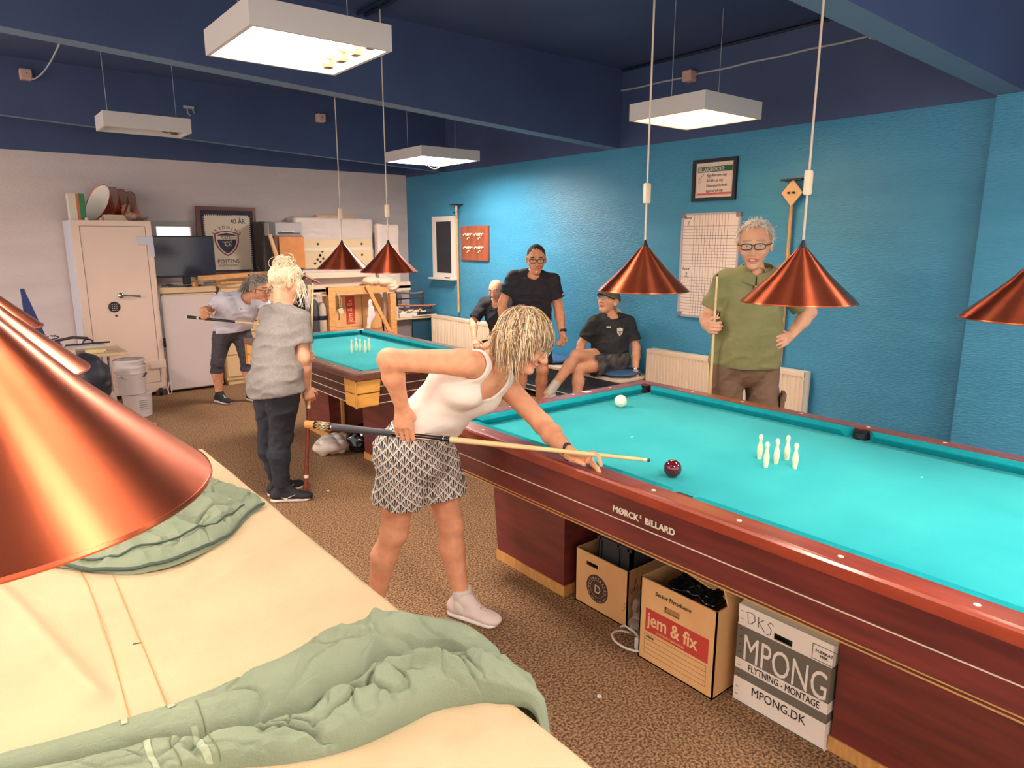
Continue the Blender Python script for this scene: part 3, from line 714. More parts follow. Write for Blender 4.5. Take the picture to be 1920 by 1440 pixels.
# MPONG box
t = thing('cardboard_box', (2.09, 1.05, 0), 'white MPONG removal box with grey bands leaning by the front pedestal', 'cardboard box')
xf = 2.035
bands = [(0.002, .10, 0), (.10, .135, 1), (.135, .175, 0), (.175, .305, 1), (.305, .385, 0)]
def mp(b):
    hy, hz, hw, hh = 1.065, .322, .034, .012
    for z0, z1, mi in bands:
        if z1 > .38:
            b.box(xf, xf + .006, .894, 1.237, z0, hz - hh, mi); b.box(xf, xf + .006, .894, 1.237, hz + hh, z1, mi)
            b.box(xf, xf + .006, .894, hy - hw, hz - hh, hz + hh, mi); b.box(xf, xf + .006, hy + hw, 1.235, hz - hh, hz + hh, mi)
        else: b.box(xf, xf + .006, .894, 1.237, z0, z1, mi)
        b.box(xf + .006, xf + .075, .894, .900, z0, z1, mi); b.box(xf + .006, xf + .075, 1.229, 1.235, z0, z1, mi); b.box(xf + .069, xf + .075, .900, 1.229, z0, z1, mi)
    b.box(xf, xf + .075, .89, 1.233, .001, .006, 0)
simple('carton', [M_whitecard, M_greyprint, M_carddark], t, mp)
simple('folded_top', mat('dirty_card_edge', (196, 176, 150), .8), t, lambda b: b.rings([[(xf + .002, y, .383), (xf + .03, y, .400), (xf + .072, y, .383), (xf + .03, y, .378)] for y in (.89, 1.233)], 0, True))
text('MPONG', .142, M_whitecard, (xf - .0012, 1.212, .180), YN, ZU, t, sx=.61)
text('FLYTNING - MONTAGE', .036, M_blackprint, (xf - .0010, 1.185, .143), YN, ZU, t, sx=.70)
text('MPONG.DK', .046, M_blackprint, (xf - .0010, 1.165, .056), YN, ZU, t, sx=.84)
text('MÆRKAT\nHER', .014, M_blackprint, (xf - .0010, .922, .338), YN, ZU, t, align='CENTER')
simple('label_frame', M_blackprint, t, lambda b: [b.box(xf - .001, xf, a, c_, z0, z1) for a, c_, z0, z1 in ((.882, .962, .362, .3635), (.882, .962, .310, .3115), (.882, .8835, .31, .3635), (.9605, .962, .31, .3635))])
def dks(b):
    o = (xf, 1.205, .305)
    for s in [[(.004, .052), (.008, .018), (.020, .022), (.034, .038), (.030, .058), (.014, .062), (-.002, .056)], [(.046, .060), (.048, .020)], [(.066, .056), (.048, .040), (.072, .014)], [(.104, .052), (.092, .060), (.082, .048), (.096, .034), (.094, .014), (.080, .010)]]:
        ribbon(b, s, .0026, o, YN, ZU, (-1, 0, 0))
simple('handwriting', M_blackprint, t, dks)
simple('measure_ticks', M_blackprint, t, lambda b: [b.box(xf - .0008, xf, 1.217, 1.228, z, z + .0016) for z in (.03, .06, .11, .148, .20, .23, .26, .29, .33, .36)])
# bag and cable between the cartons
v = Vol((2.0, 1.64, 0), (2.16, 1.80, .2), .005)
for c_, r in (((2.08, 1.72, .05), (.06, .05, .05)), ((2.09, 1.73, .12), (.04, .035, .05)), ((2.08, 1.71, .16), (.03, .03, .03))): v.prim(ell(c_, np.eye(3), r, .02))
v.disp(lambda X, Y, Z: .010 * ridge(vnoise(X * 40, Y * 40, Z * 30)))
o = v.mesh('clear_bag', mat('crumpled_clear_plastic', (150, 132, 120), .2, alpha=.75), None, zmin=.001); tag(o, 'crumpled see-through plastic bag between the two brown cartons', 'bag')
t = thing('power_cable', (2.0, 1.72, 0), 'white coiled cable lying by the jem & fix box', 'cable')
simple('cord', M_white, t, lambda b: (b.tube([(1.985 + .055 * math.cos(a), 1.70 + .075 * math.sin(a), .010 + .012 * (1 + math.sin(a * .7))) for a in np.linspace(-.4, 5.8, 34)], .0045, 8), b.tube([(2.03, 1.66, .02), (2.02, 1.70, .055), (2.03, 1.76, .05), (2.05, 1.80, .02)], .0045, 8)), True)
simple('plug', M_white, t, lambda b: b.box(1.99, 2.02, 1.645, 1.675, .0, .055, 0, .008))
o = simple('glove_scrap', M_whitecard, None, lambda b: b.obox((2.35, 2.155, .50), (1, 0, 0), (0, 1, 0), (0, 0, 1), .05, .012, .02)); tag(o, 'white tag stuck to the pedestal under the main table', 'tag')
for (x, y), lb in (((1.66, 1.55), 'small white scrap on the carpet in front of the jem & fix box'), ((1.36, 2.35), 'white chalk scrap on the carpet between the blonde woman\'s legs'), ((1.78, 4.18), 'white chalk scrap on the carpet right of the upright cue')):
    o = simple('paper_scrap', M_white, None, lambda b: b.lathe([(.002, 0), (.010, .001), (.009, .006), (.001, .008)], (x, y, .0), 7)); tag(o, lb, 'scrap')

# ------------------------------------------------------------------ on the blue wall
# blackboard
t = thing('blackboard', (XW, 7.72, 1.14), 'narrow blackboard in a white frame with a ledge on the blue wall', 'blackboard')
y0, y1, z0, z1 = 7.48, 8.0, 1.16, 1.95
simple('board', mat('dusty_black', (44, 44, 54), .8, var=(36, 36, 46), vscale=6), t, lambda b: b.box(XW - .02, XW - .012, y0 + .06, y1 - .06, z0 + .06, z1 - .06))
simple('frame', M_white, t, lambda b: [b.box(XW - .035, XW, *q) for q in ((y0, y1, z1 - .065, z1), (y0, y1, z0, z0 + .065), (y0, y0 + .075, z0 + .065, z1 - .065), (y1 - .075, y1, z0 + .065, z1 - .065))])
simple('ledge', M_white, t, lambda b: b.box(XW - .10, XW, y0 - .02, y1 + .02, z0 - .02, z0))
o = simple('marker', M_black, None, lambda b: b.tube([(XW - .07, 7.55, z0 + .008), (XW - .07, 7.66, z0 + .008)], .008, 8)); tag(o, 'black marker lying on the blackboard ledge', 'marker')
# scoring pegboard
t = thing('peg_board', (XW, 7.05, 1.40), 'reddish wooden board with four groups of small hooks on the blue wall', 'peg board')
simple('panel', mat('red_brown_wood', (158, 86, 60), .5, var=(134, 68, 46), vscale=20, stretch=(1, 1, .2)), t, lambda b: b.box(XW - .03, XW, 6.77, 7.34, 1.40, 1.82, 0, .004))
for gy in (7.16, 6.93):
    for gz in (1.72, 1.56):
        for k, (dy, dz) in enumerate(((.09, 0), (.03, 0), (.0, 0), (-.03, 0), (-.07, 0), (0, -.045))):
            yy, zz = gy + dy * .9, gz + dz
            simple('hook', M_ivory, t, lambda b: (b.tube([(XW - .03, yy, zz), (XW - .055, yy, zz), (XW - .055, yy, zz - .018)], .006, 6), b.box(XW - .035, XW - .03, yy - .009, yy + .009, zz - .006, zz + .012)))
# cue rests hanging by their heads
def rest(y, zt, zb, label, diamond):
    t = thing('cue_rest', (XW - .03, y, zb), label, 'cue rest')
    simple('pole', M_oak, t, lambda b: b.tube([(XW - .035, y + .01, zt - .05), (XW - .035, y, zb)], [.012, .016], 12), True)
    if diamond: simple('head', mat('tan_wood_head', (232, 188, 138), .5), t, lambda b: b.prism([(0, .10), (.085, 0), (0, -.10), (-.085, 0)], (XW - .062, y, zt - .09), (0, 1, 0), (0, 0, 1), (1, 0, 0), .012))
    else: simple('head', mat('tan_wood_head', (232, 188, 138), .5), t, lambda b: b.prism([(0, .08), (.07, 0), (0, -.10), (-.07, 0)], (XW - .062, y, zt - .07), (.6, .8, 0), (0, 0, 1), (1, 0, 0), .03))
    simple('wall_hook', mat('dark_metal_hook', (60, 48, 44), .4, metal=.5), t, lambda b: (b.box(XW - .09, XW, y - .085, y + .085, zt + .0, zt + .012), b.lathe([(.008, 0), (.008, .02)], (XW - .082, y - .02, zt - .09), 8, axis=(1, 0, 0)), b.lathe([(.008, 0), (.008, .02)], (XW - .082, y + .02, zt - .09), 8, axis=(1, 0, 0))))
rest(7.40, 2.08, .73, 'long cue rest hanging on the blue wall between blackboard and peg board', False)
rest(2.88, 2.09, .69, 'long cue rest with a diamond-shaped head hanging behind the man in the green polo', True)
# framed sign
t = thing('framed_sign', (XW, 3.61, 1.98), 'black framed BILLARDBORDET sign high on the blue wall', 'sign')
fy0, fy1, fz0, fz1 = 3.40, 3.83, 1.975, 2.315
simple('frame', mat('black_frame', (18, 20, 34), .35), t, lambda b: [b.box(XW - .03, XW, *q) for q in ((fy0, fy1, fz1 - .028, fz1), (fy0, fy1, fz0, fz0 + .028), (fy0, fy0 + .028, fz0 + .028, fz1 - .028), (fy1 - .028, fy1, fz0 + .028, fz1 - .028))])
xs = XW - .012
pr = simple('print', mat('pinkish_paper', (226, 206, 196), .6), t, lambda b: b.box(xs, XW, fy0 + .02, fy1 - .02, fz0 + .02, fz1 - .02))
simple('sign_border', mat('beige_border', (186, 172, 156), .6), pr, lambda b: [b.box(xs - .001, xs, *q) for q in ((fy0 + .035, fy1 - .035, fz1 - .052, fz1 - .049), (fy0 + .035, fy1 - .035, fz0 + .045, fz0 + .048), (fy0 + .035, fy0 + .038, fz0 + .045, fz1 - .05), (fy1 - .038, fy1 - .035, fz0 + .045, fz1 - .05))])
g = simple('green_header', mat('green_print', (34, 94, 70), .6), pr, lambda b: b.box(xs - .0015, xs, fy0 + .045, fy1 - .045, fz1 - .105, fz1 - .06))
text('BILLARDBORDET:', .046, M_paper if False else mat('pinkish_paper', (226, 206, 196), .6), (xs - .002, fy1 - .05, fz1 - .099), YN, ZU, g, off=.0006, sx=.72)
rr = simple('red_footer', mat('pink_print', (206, 96, 100), .6), pr, lambda b: b.box(xs - .0015, xs, fy0 + .045, fy1 - .045, fz0 + .050, fz0 + .066))
for i, s in enumerate(('Ryg ikke over mig', 'Sid ikke på mig', 'Massestød forbudt', 'Ingen øl på mig')):
    text(s, .034, mat('brown_ink', (96, 84, 70), .7), (xs - .0015, fy1 - .135, fz1 - .142 - i * .042), YN, ZU, pr, shear=.3, sx=.80)
simple('cue_drawing', mat('brown_ink', (96, 84, 70), .7), pr, lambda b: (ribbon(b, [(0, 0), (.055, .045)], .004, (xs - .0005, fy1 - .06, fz1 - .16), YN, ZU, (-1, 0, 0)), ribbon(b, [(.02 * math.cos(a) * .6, .02 * math.sin(a) * .6) for a in np.linspace(0, 6.28, 12)], .002, (xs - .0005, fy1 - .068, fz1 - .175), YN, ZU, (-1, 0, 0))))
# whiteboard with the score grid
t = thing('whiteboard', (XW, 3.63, .98), 'tall whiteboard ruled with a score grid, BORD 1 and BORD 2, on the blue wall', 'whiteboard')
wy0, wy1, wz0, wz1 = 3.335, 3.925, .978, 1.878
simple('surface', mat('whiteboard_white', (232, 216, 206), .3), t, lambda b: b.box(XW - .014, XW, wy0 + .01, wy1 - .01, wz0 + .01, wz1 - .01))
simple('frame', mat('grey_aluminium', (176, 172, 182), .4), t, lambda b: [b.box(XW - .022, XW, *q) for q in ((wy0, wy1, wz1 - .016, wz1), (wy0, wy1, wz0, wz0 + .016), (wy0, wy0 + .018, wz0 + .016, wz1 - .016), (wy1 - .018, wy1, wz0 + .016, wz1 - .016))])
for cy in (wy0 + .02, wy1 - .02):
    for cz in (wz0 + .02, wz1 - .02): simple('corner_cap', mat('grey_cap', (128, 118, 122), .5), t, lambda b: b.box(XW - .025, XW, cy - .022, cy + .022, cz - .022, cz + .022, 0, .006))
def grid(b):
    x = XW - .0148
    zz0, zz1 = wz0 + .016, wz1 - .016; mid = wz0 + .445
    L, R = wy1 - .018, wy0 + .018
    cols = [L - .115 - i * .028 for i in range(13)]
    for y in cols: b.box(x, x + .001, y - .0011, y + .0011, zz0, zz1)
    for z_hi, z_lo in ((zz1, mid), (mid, zz0)):
        top = z_hi - .095
        n = 13
        for i in range(n + 1):
            z = top - (top - z_lo) * i / n; b.box(x, x + .001, R, L, z - .0012, z + .0012)
simple('score_grid', mat('grid_ink', (74, 56, 56), .6), t, grid)
def marks(b):
    for z_hi in (wz1 - .016, wz0 + .445):
        for i in range(11):
            y = wy1 - .018 - .122 - i * .028; z = z_hi - .095 - .027 * (i + .4)
            ribbon(b, [(0, 0), (.010, -.012), (.018, -.010), (.026, -.024)], .0022, (XW - .015, y, z), YN, ZU, (-1, 0, 0))
simple('score_marks', mat('faded_ink', (110, 90, 88), .6), t, marks)
for s, z in (('Bord', wz1 - .05), ('1', wz1 - .095), ('Bord', wz0 + .41), ('2', wz0 + .360)):
    text(s, .036 if len(s) > 1 else .044, M_blackprint, (XW - .0152, wy1 - (.03 if len(s) > 1 else .062), z), YN, ZU, t, shear=.15)
simple('underline', M_blackprint, t, lambda b: [b.box(XW - .0152, XW - .014, wy1 - .095, wy1 - .055, z, z + .002) for z in (wz1 - .103, wz0 + .352)])
# radiators
def radiator(y0, y1, z0, z1, label):
    t = thing('radiator', (XW, (y0 + y1) / 2, z0), label, 'radiator', 'cream panel radiators')
    M = mat('cream_radiator', (234, 214, 190), .4)
    def pan(b):
        xf = XW - .13; n = int((y1 - y0) / .036); p = []
        for i in range(n):
            a = y0 + (y1 - y0) * i / n; d = (y1 - y0) / n
            p += [(a, 0), (a + d * .30, 0), (a + d * .42, .009), (a + d * .88, .009)]
        p.append((y1, 0))
        top = [(xf + q, yy, z1 - .03) for yy, q in p]; bot = [(xf + q, yy, z0 + .03) for yy, q in p]
        n_ = len(p); vs = top + bot
        b.add(vs, [(i, i + 1, n_ + i + 1, n_ + i) for i in range(n_ - 1)])
        b.box(xf - .001, xf + .012, y0, y1, z1 - .031, z1); b.box(xf - .001, xf + .012, y0, y1, z0, z0 + .031); b.box(xf + .011, xf + .014, y0, y1, z0, z1)
    simple('front_panel', M, t, pan)
    simple('back_panel', M, t, lambda b: b.box(XW - .045, XW - .03, y0, y1, z0, z1))
    simple('top_grille', M, t, lambda b: (b.box(XW - .118, XW - .04, y0 + .01, y1 - .05, z1 - .004, z1 + .004), [b.box(XW - .128, XW - .04, yy, yy + .004, z0 + .02, z1) for yy in (y0, y1 - .004)]))
    simple('wall_bracket', M, t, lambda b: [b.box(XW - .03, XW, yy, yy + .03, z0 + .05, z1 - .05) for yy in (y0 + .1, y1 - .13)])
    simple('feed_pipe', M, t, lambda b: b.tube([(XW - .08, y0 - .015, 0), (XW - .08, y0 - .015, z0 + .05), (XW - .08, y0 + .01, z0 + .05)], .009, 8))
radiator(2.62, 4.17, .12, .655, 'cream panel radiator under the whiteboard, behind the man in the green polo')
radiator(6.62, 7.92, .12, .66, 'cream panel radiator under the blackboard near the far corner')
# bench along the wall
t = thing('bench', (4.88, 5.2, 0), 'blue painted wall bench with cream seat boards', 'bench')
simple('seat_board', mat('cream_seat_board', (226, 206, 184), .5), t, lambda b: [b.box(4.66, XW - .005, a, a + .78, .355, .385, 0, .005) for a in (4.20, 5.0, 5.8)])
simple('front_panel', mat('slate_blue_paint', (56, 84, 104), .5), t, lambda b: b.box(4.70, 4.72, 4.22, 6.55, .06, .35))
simple('top_rail', mat('dark_slate_paint', (34, 52, 66), .5), t, lambda b: b.box(4.665, 4.71, 4.2, 6.57, .28, .356))
simple('trim_line', mat('cream_seat_board', (226, 206, 184), .5), t, lambda b: [b.box(4.694, 4.70, 4.22, 6.55, z, z + .008) for z in (.07, .12)])
for yy in (4.22, 5.0, 5.8, 6.53): simple('leg', mat('slate_blue_paint', (56, 84, 104), .5), t, lambda b: b.box(4.72, 5.08, yy, yy + .025, 0, .35))
def cushion_pad(c, r, label):
    v = Vol((c[0] - r[0] - .02, c[1] - r[1] - .02, c[2] - .03), (c[0] + r[0] + .02, c[1] + r[1] + .02, c[2] + .08), .006)
    v.prim(dict(t='c', a=(c[0], c[1] - r[1] * .55, c[2] + .028), b=(c[0], c[1] + r[1] * .55, c[2] + .028), A=(1, 0, 0), w=(r[0], r[0]), d=(.028, .028), cap=5.0, k=.02))
    v.disp(lambda X, Y, Z: .004 * vnoise(X * 14, Y * 14, Z * 14))
    o = v.mesh('seat_cushion', mat('blue_cushion', (66, 106, 156), .9, var=(56, 94, 142), vscale=30), None); return tag(o, label, 'cushion', 'blue seat cushions')
cushion_pad((4.87, 5.42, .385), (.20, .26, 0), 'flat blue cushion on the bench right of the standing man in black')
cushion_pad((4.86, 4.50, .385), (.20, .26, 0), 'blue cushion under the seated man in the cap')
cushion_pad((4.87, 6.1, .385), (.20, .24, 0), 'blue cushion under the half-hidden seated person')
# armchair in the corner
t = thing('armchair', (4.85, 8.2, .645), 'slim wooden armchair frame set on the corner cabinet by the blackboard', 'chair')
Mc = mat('dark_teak', (96, 58, 50), .4); Ma = mat('light_teak_arm', (190, 120, 82), .4)
simple('back_frame', Mc, t, lambda b: (b.tube([(4.62, 8.22, .645), (4.62, 8.24, .97)], .014, 8), b.tube([(5.03, 8.22, .645), (5.03, 8.22, .95)], .014, 8)))
simple('back_rail', mat('silvery_rail', (150, 136, 136), .3), t, lambda b: b.tube([(4.62, 8.24, .96), (4.75, 8.24, .945), (4.92, 8.23, .935), (5.03, 8.22, .95)], .013, 8), True)
simple('back_slat', Mc, t, lambda b: b.box(4.62, 5.03, 8.22, 8.24, .86, .875))
simple('armrest', Ma, t, lambda b: b.tube([(4.60, 8.20, .80), (4.75, 8.07, .79), (4.95, 7.98, .785), (5.06, 7.95, .79)], .016, 8, flat=.6), True)
simple('seat', Mc, t, lambda b: b.box(4.64, 5.02, 8.02, 8.21, .735, .75, 0, .005))
for x, y in ((4.62, 8.02), (5.02, 8.0)): simple('leg', Mc, t, lambda b: b.tube([(x, y, .646), (x, y, .79)], .015, 8))

# ------------------------------------------------------------------ the far wall's clutter
# safe
t = thing('safe', (1.32, 8.35, 0), 'tall beige steel safe with a keypad against the grey wall', 'safe')
sx0, sx1, sy, sz0, sz1 = .965, 1.675, 8.08, .045, 1.842
simple('body', M_beige, t, lambda b: b.box(sx0 + .002, sx1, sy + .0301, 8.66, sz0, sz1))
simple('side_panel', M_bluish, t, lambda b: b.box(sx0 - .004, sx0 + .002, sy + .02, 8.66, sz0, sz1))
simple('front_frame', M_beige, t, lambda b: [b.box(*q[:2], sy, sy + .03, *q[2:]) for q in ((sx0, sx1, sz1 - .055, sz1), (sx0, sx1, sz0, sz0 + .10), (sx0, sx0 + .065, sz0 + .10, sz1 - .055), (sx1 - .055, sx1, sz0 + .10, sz1 - .055))])
d = simple('door', M_beige, t, lambda b: b.box(sx0 + .069, sx1 - .059, sy + .006, sy + .028, sz0 + .104, sz1 - .059))
simple('door_gap', mat('dark_gap', (90, 66, 54), .8), d, lambda b: b.box(sx0 + .06, sx1 - .05, sy + .024, sy + .029, sz0 + .10, sz1 - .054))
h = simple('handle', M_steel, d, lambda b: (b.lathe([(.030, 0), (.026, .02), (.012, .03)], (1.325, sy + .006, 1.09), 20, axis=(0, -1, 0)), b.tube([(1.325, sy - .02, 1.09), (1.40, sy - .03, 1.085), (1.50, sy - .03, 1.075)], [.010, .008, .012], 8)), True)
kp = simple('keypad', mat('keypad_black', (40, 36, 40), .4), d, lambda b: b.lathe([(.055, 0), (.052, .012), (.040, .016)], (1.255, sy + .006, .975), 32, axis=(0, -1, 0)))
simple('key_buttons', M_white, kp, lambda b: [b.ball((1.255 + i * .020, sy - .013, .975 + j * .020), .006, 8) for i in (-1, 0, 1) for j in (-1.5, -.5, .5, 1.5)])
simple('keyhole', mat('keyhole_cover', (110, 60, 44), .4), d, lambda b: b.lathe([(.014, 0), (.012, .008)], (1.265, sy + .006, .885), 12, axis=(0, -1, 0)))
for z in (1.60, .30):
    simple('hinge', M_bluish if z > 1 else M_beige, t, lambda b: (b.box(sx1 - .145, sx1 + .004, sy - .012, sy + .006, z, z + .085), b.box(sx1 - .04, sx1 + .008, sy - .006, sy + .03, z - .12, z)))
for x in (1.02, 1.60): simple('caster', M_black, t, lambda b: b.lathe([(.02, -.02), (.042, -.015), (.042, .015), (.02, .02)], (x, sy - .02, .042), 16, axis=(1, 0, 0)))
simple('caster_block', mat('brown_block', (110, 72, 56), .6), t, lambda b: b.box(1.56, 1.66, sy - .03, sy + .05, .0, .06))
o = simple('lever_box', None or M_beige, None, lambda b: b.box(1.30, 1.32, 8.3, 8.31, 1.842, 1.843)); bpy.data.objects.remove(o)
# things on the safe
t = thing('carton', (1.05, 8.3, sz1), 'tall green, orange and white drinks carton on the left of the safe', 'carton')
simple('carton_body', mat('cream_print', (224, 214, 196), .5), t, lambda b: b.box(.985, 1.125, 8.22, 8.36, sz1, sz1 + .26))
simple('green_stripe', mat('green_stripe', (54, 132, 84), .5), t, lambda b: b.box(1.075, 1.127, 8.218, 8.362, sz1 + .0, sz1 + .261))
simple('orange_stripe', mat('orange_stripe', (214, 112, 66), .5), t, lambda b: b.box(1.050, 1.075, 8.218, 8.222, sz1 + .0, sz1 + .26))
for k in range(4):
    t = thing('lamp_shade', (1.24 + .07 * k, 8.36, sz1), ['copper lamp shade with its white inside showing, nearest the green carton', 'second spare copper shade in the nested row on the safe', 'third spare copper shade in the nested row on the safe', 'last spare copper shade in the nested row on the safe'][k], 'lamp shade', 'spare copper shades on the safe')
    ax = nrm((.80, .30, -.38)); R = .20; c0 = V3((1.25, 8.33, sz1 + .185)) + ax * .098 * k + V3((0, 0, .022 * k))
    simple('shade', M_copper, t, lambda b: b.lathe([(R, 0), (R * .5, .095), (.012, .19), (.010, .187), (R * .5 - .004, .093), (R - .004, .002)], c0, 48, 0, False, axis=ax), True)
    simple('lining', M_lining, t, lambda b: b.lathe([(R - .007, .003), (R * .5 - .007, .092), (.012, .178)], c0, 40, 0, False, axis=ax), True)
t = thing('paper_stack', (1.5, 8.22, sz1), 'stack of cream papers on top of the safe in front of the shades', 'papers')
simple('sheets', mat('cream_sheets', (226, 200, 172), .8), t, lambda b: [b.box(1.255 + .004 * (i % 3), 1.47 - .006 * i, 8.12, 8.30, sz1 + i * .010, sz1 + i * .010 + .008) for i in range(6)])
v = Vol((1.40, 8.15, sz1), (1.75, 8.4, sz1 + .2), .006)
for c_, r in (((1.53, 8.28, sz1 + .05), (.09, .05, .05)), ((1.50, 8.30, sz1 + .12), (.045, .04, .07)), ((1.60, 8.25, sz1 + .03), (.06, .04, .03))): v.prim(ell(c_, np.eye(3), r, .02))
v.disp(lambda X, Y, Z: .012 * ridge(vnoise(X * 30, Y * 30, Z * 25)))
o = v.mesh('crumpled_cloth', mat('tan_rag', (206, 172, 146), .85), None, zmin=sz1); tag(o, 'crumpled tan rag with cords at the right end of the safe top', 'rag')
for i, (x, lb) in enumerate(((1.11, 'white knob lying beside the green carton on the safe'), (1.235, 'pinkish knob lying in front of the shades on the safe'))):
    o = simple('knob', [M_white, mat('pinkish_plastic', (206, 168, 158), .5)][i], None, lambda b: b.lathe([(.016, 0), (.018, .012), (.012, .028)], (x, 8.12, sz1), 12), True); tag(o, lb, 'knob')
o = simple('cord_bundle', mat('brown_cord', (120, 90, 80), .6), None, lambda b: [b.tube([(1.58 + .05 * math.cos(a + k) + .02 * k, 8.14 + .02 * math.sin(a), sz1 + .012 + .01 * k + .01 * math.sin(2 * a)) for a in np.linspace(0, 6, 16)], .005, 6) for k in range(3)]); tag(o, 'small tangle of brown cord hanging over the safe\'s right corner', 'cord')
# freezer
t = thing('freezer', (1.99, 8.38, 0), 'white upright freezer with a beige top beside the safe', 'freezer')
simple('body', M_white, t, lambda b: b.box(1.705, 2.265, 8.15, 8.66, .02, 1.08))
simple('door', mat('pinkish_white_enamel', (228, 210, 206), .35), t, lambda b: b.box(1.70, 2.27, 8.10, 8.148, .03, 1.075, 0, .012))
simple('worktop', mat('beige_top', (222, 190, 152), .5), t, lambda b: b.box(1.695, 2.275, 8.095, 8.66, 1.085, 1.15, 0, .008))
simple('handle_strip', mat('beige_top', (222, 190, 152), .5), t, lambda b: b.box(1.72, 2.25, 8.092, 8.10, 1.062, 1.078))
t = thing('metal_rail', (1.685, 8.1, 0), 'grey metal rail standing upright between the safe and the freezer', 'rail')
simple('profile', mat('grey_profile', (140, 140, 146), .35, metal=.6), t, lambda b: (b.box(1.678, 1.690, 8.07, 8.09, .08, 1.14), b.box(1.692, 1.697, 8.07, 8.09, .06, 1.0)))
simple('latch', M_black, t, lambda b: b.box(1.672, 1.698, 8.055, 8.07, .52, .62))
o = simple('power_cable', M_white, None, lambda b: b.tube([(1.70, 8.06, .16), (1.705, 8.04, .08), (1.70, 8.03, .02), (1.67, 8.03, .01), (1.665, 8.04, .06), (1.69, 8.05, .14)], .006, 8), True); tag(o, 'white cable loop at the foot of the freezer', 'cable')
# television
t = thing('television', (2.0, 8.3, 1.15), 'black flat television on the freezer in front of the window', 'television')
simple('bezel', M_black, t, lambda b: b.box(1.69, 2.325, 8.22, 8.26, 1.25, 1.695, 0, .006))
simple('screen', mat('dark_screen', (38, 42, 62), .12), t, lambda b: b.box(1.705, 2.31, 8.216, 8.221, 1.27, 1.68))
simple('stand', M_black, t, lambda b: (b.box(1.97, 2.05, 8.22, 8.25, 1.17, 1.26), b.box(1.88, 2.14, 8.16, 8.32, 1.15, 1.165, 0, .004)))
o = simple('tape_roll', M_oak, None, lambda b: b.lathe([(.018, 0), (.034, 0), (.034, .05), (.018, .05)], (2.07, 8.14, 1.15), 20, 0, False)); tag(o, 'tan roll of tape in front of the television', 'tape')
o = simple('tool', mat('dark_grey_tool', (58, 60, 72), .5), None, lambda b: (b.tube([(1.74, 8.16, 1.165), (1.80, 8.18, 1.175), (1.90, 8.15, 1.16)], [.008, .016, .008], 8), b.box(1.80, 1.98, 8.12, 8.14, 1.151, 1.165))); tag(o, 'dark tool lying on the freezer top at the left', 'tool')
# drawer cabinet
t = thing('drawer_cabinet', (2.60, 8.4, 0), 'cream drawer cabinet behind the smiling woman', 'cabinet')
Mcr = mat('cream_laminate', (232, 196, 148), .5)
simple('carcass', Mcr, t, lambda b: b.box(2.32, 2.95, 8.14, 8.66, .06, 1.13))
for k in range(4):
    z = .10 + k * .255
    dr = simple('drawer', Mcr, t, lambda b: b.box(2.335, 2.935, 8.122, 8.139, z, z + .24, 0, .004)); simple('drawer_handle', mat('dark_metal_hook', (60, 48, 44), .4, metal=.5), dr, lambda b: b.box(2.56, 2.70, 8.108, 8.122, z + .12, z + .128))
simple('base', Mcr, t, lambda b: b.box(2.34, 2.93, 8.16, 8.64, 0, .06))
simple('top_board', mat('beige_top', (222, 190, 152), .5), t, lambda b: b.box(2.30, 2.97, 8.11, 8.66, 1.131, 1.165))
# planks on top
for i, (z, a, c_, lb) in enumerate(((1.225, (2.10, 8.02), (2.98, 8.30), 'long pine plank with a dark notch lying across the cabinet tops'), (1.17, (2.30, 8.08), (3.0, 8.30), 'thin board under the long pine plank'))):
    t = thing('plank', (a[0], a[1], z), lb, 'plank'); dx, dy = c_[0] - a[0], c_[1] - a[1]; L = math.hypot(dx, dy); cx, cy = (a[0] + c_[0]) / 2, (a[1] + c_[1]) / 2
    simple('board', M_pine if i == 0 else M_oak, t, lambda b: b.obox((cx, cy, z + .012 + (.018 if i == 0 else 0)), (dx, dy, .02 if i == 0 else 0), (-dy, dx, 0), (0, 0, 1), L / 2, .05, .024 if i == 0 else .012))
    if i == 0: simple('notch', M_black, t, lambda b: b.obox((2.66, 8.145, z + .032), (dx, dy, 0), (-dy, dx, 0), (0, 0, 1), .012, .004, .010))
t = thing('small_crate', (2.55, 8.2, 1.17), 'low tan wooden tray under the planks', 'tray'); simple('tray', Mcr, t, lambda b: b.box(2.36, 2.78, 8.32, 8.5, 1.185, 1.23, 0, .004))
# framed 40 years poster
t = thing('framed_poster', (2.62, 8.6, 1.2), 'large wooden framed 40 ÅR SKYDNING stamp poster leaning on the grey wall', 'poster')
px0, px1, pz0, pz1, py = 2.27, 2.945, 1.24, 2.03, 8.60
Mfr = mat('reddish_frame_wood', (112, 62, 50), .4)
simple('frame', Mfr, t, lambda b: [b.box(*q[:2], py, py + .05, *q[2:]) for q in ((px0, px1, pz1 - .04, pz1), (px0, px1, pz0, pz0 + .04), (px0, px0 + .04, pz0 + .04, pz1 - .04), (px1 - .04, px1, pz0 + .04, pz1 - .04))])
simple('dark_mount', mat('navy_mount', (36, 38, 58), .6), t, lambda b: b.box(px0 + .03, px1 - .03, py + .012, py + .04, pz0 + .03, pz1 - .03))
s0, s1, q0, q1 = px0 + .085, px1 - .085, pz0 + .06, pz1 - .105; yp = py + .010
def stamp(b):
    b.box(s0, s1, yp, yp + .003, q0, q1)
    n = 22; d = (s1 - s0) / n
    for i in range(n): b.box(s0 + i * d, s0 + i * d + d * .55, yp, yp + .003, q1, q1 + .014)
    n = 26; d = (q1 - q0) / n
    for i in range(n): b.box(s0 - .014, s0, yp, yp + .003, q0 + i * d, q0 + i * d + d * .55); b.box(s1, s1 + .014, yp, yp + .003, q0 + i * d, q0 + i * d + d * .55)
st = simple('stamp_print', mat('stamp_paper', (226, 208, 188), .6), t, stamp)
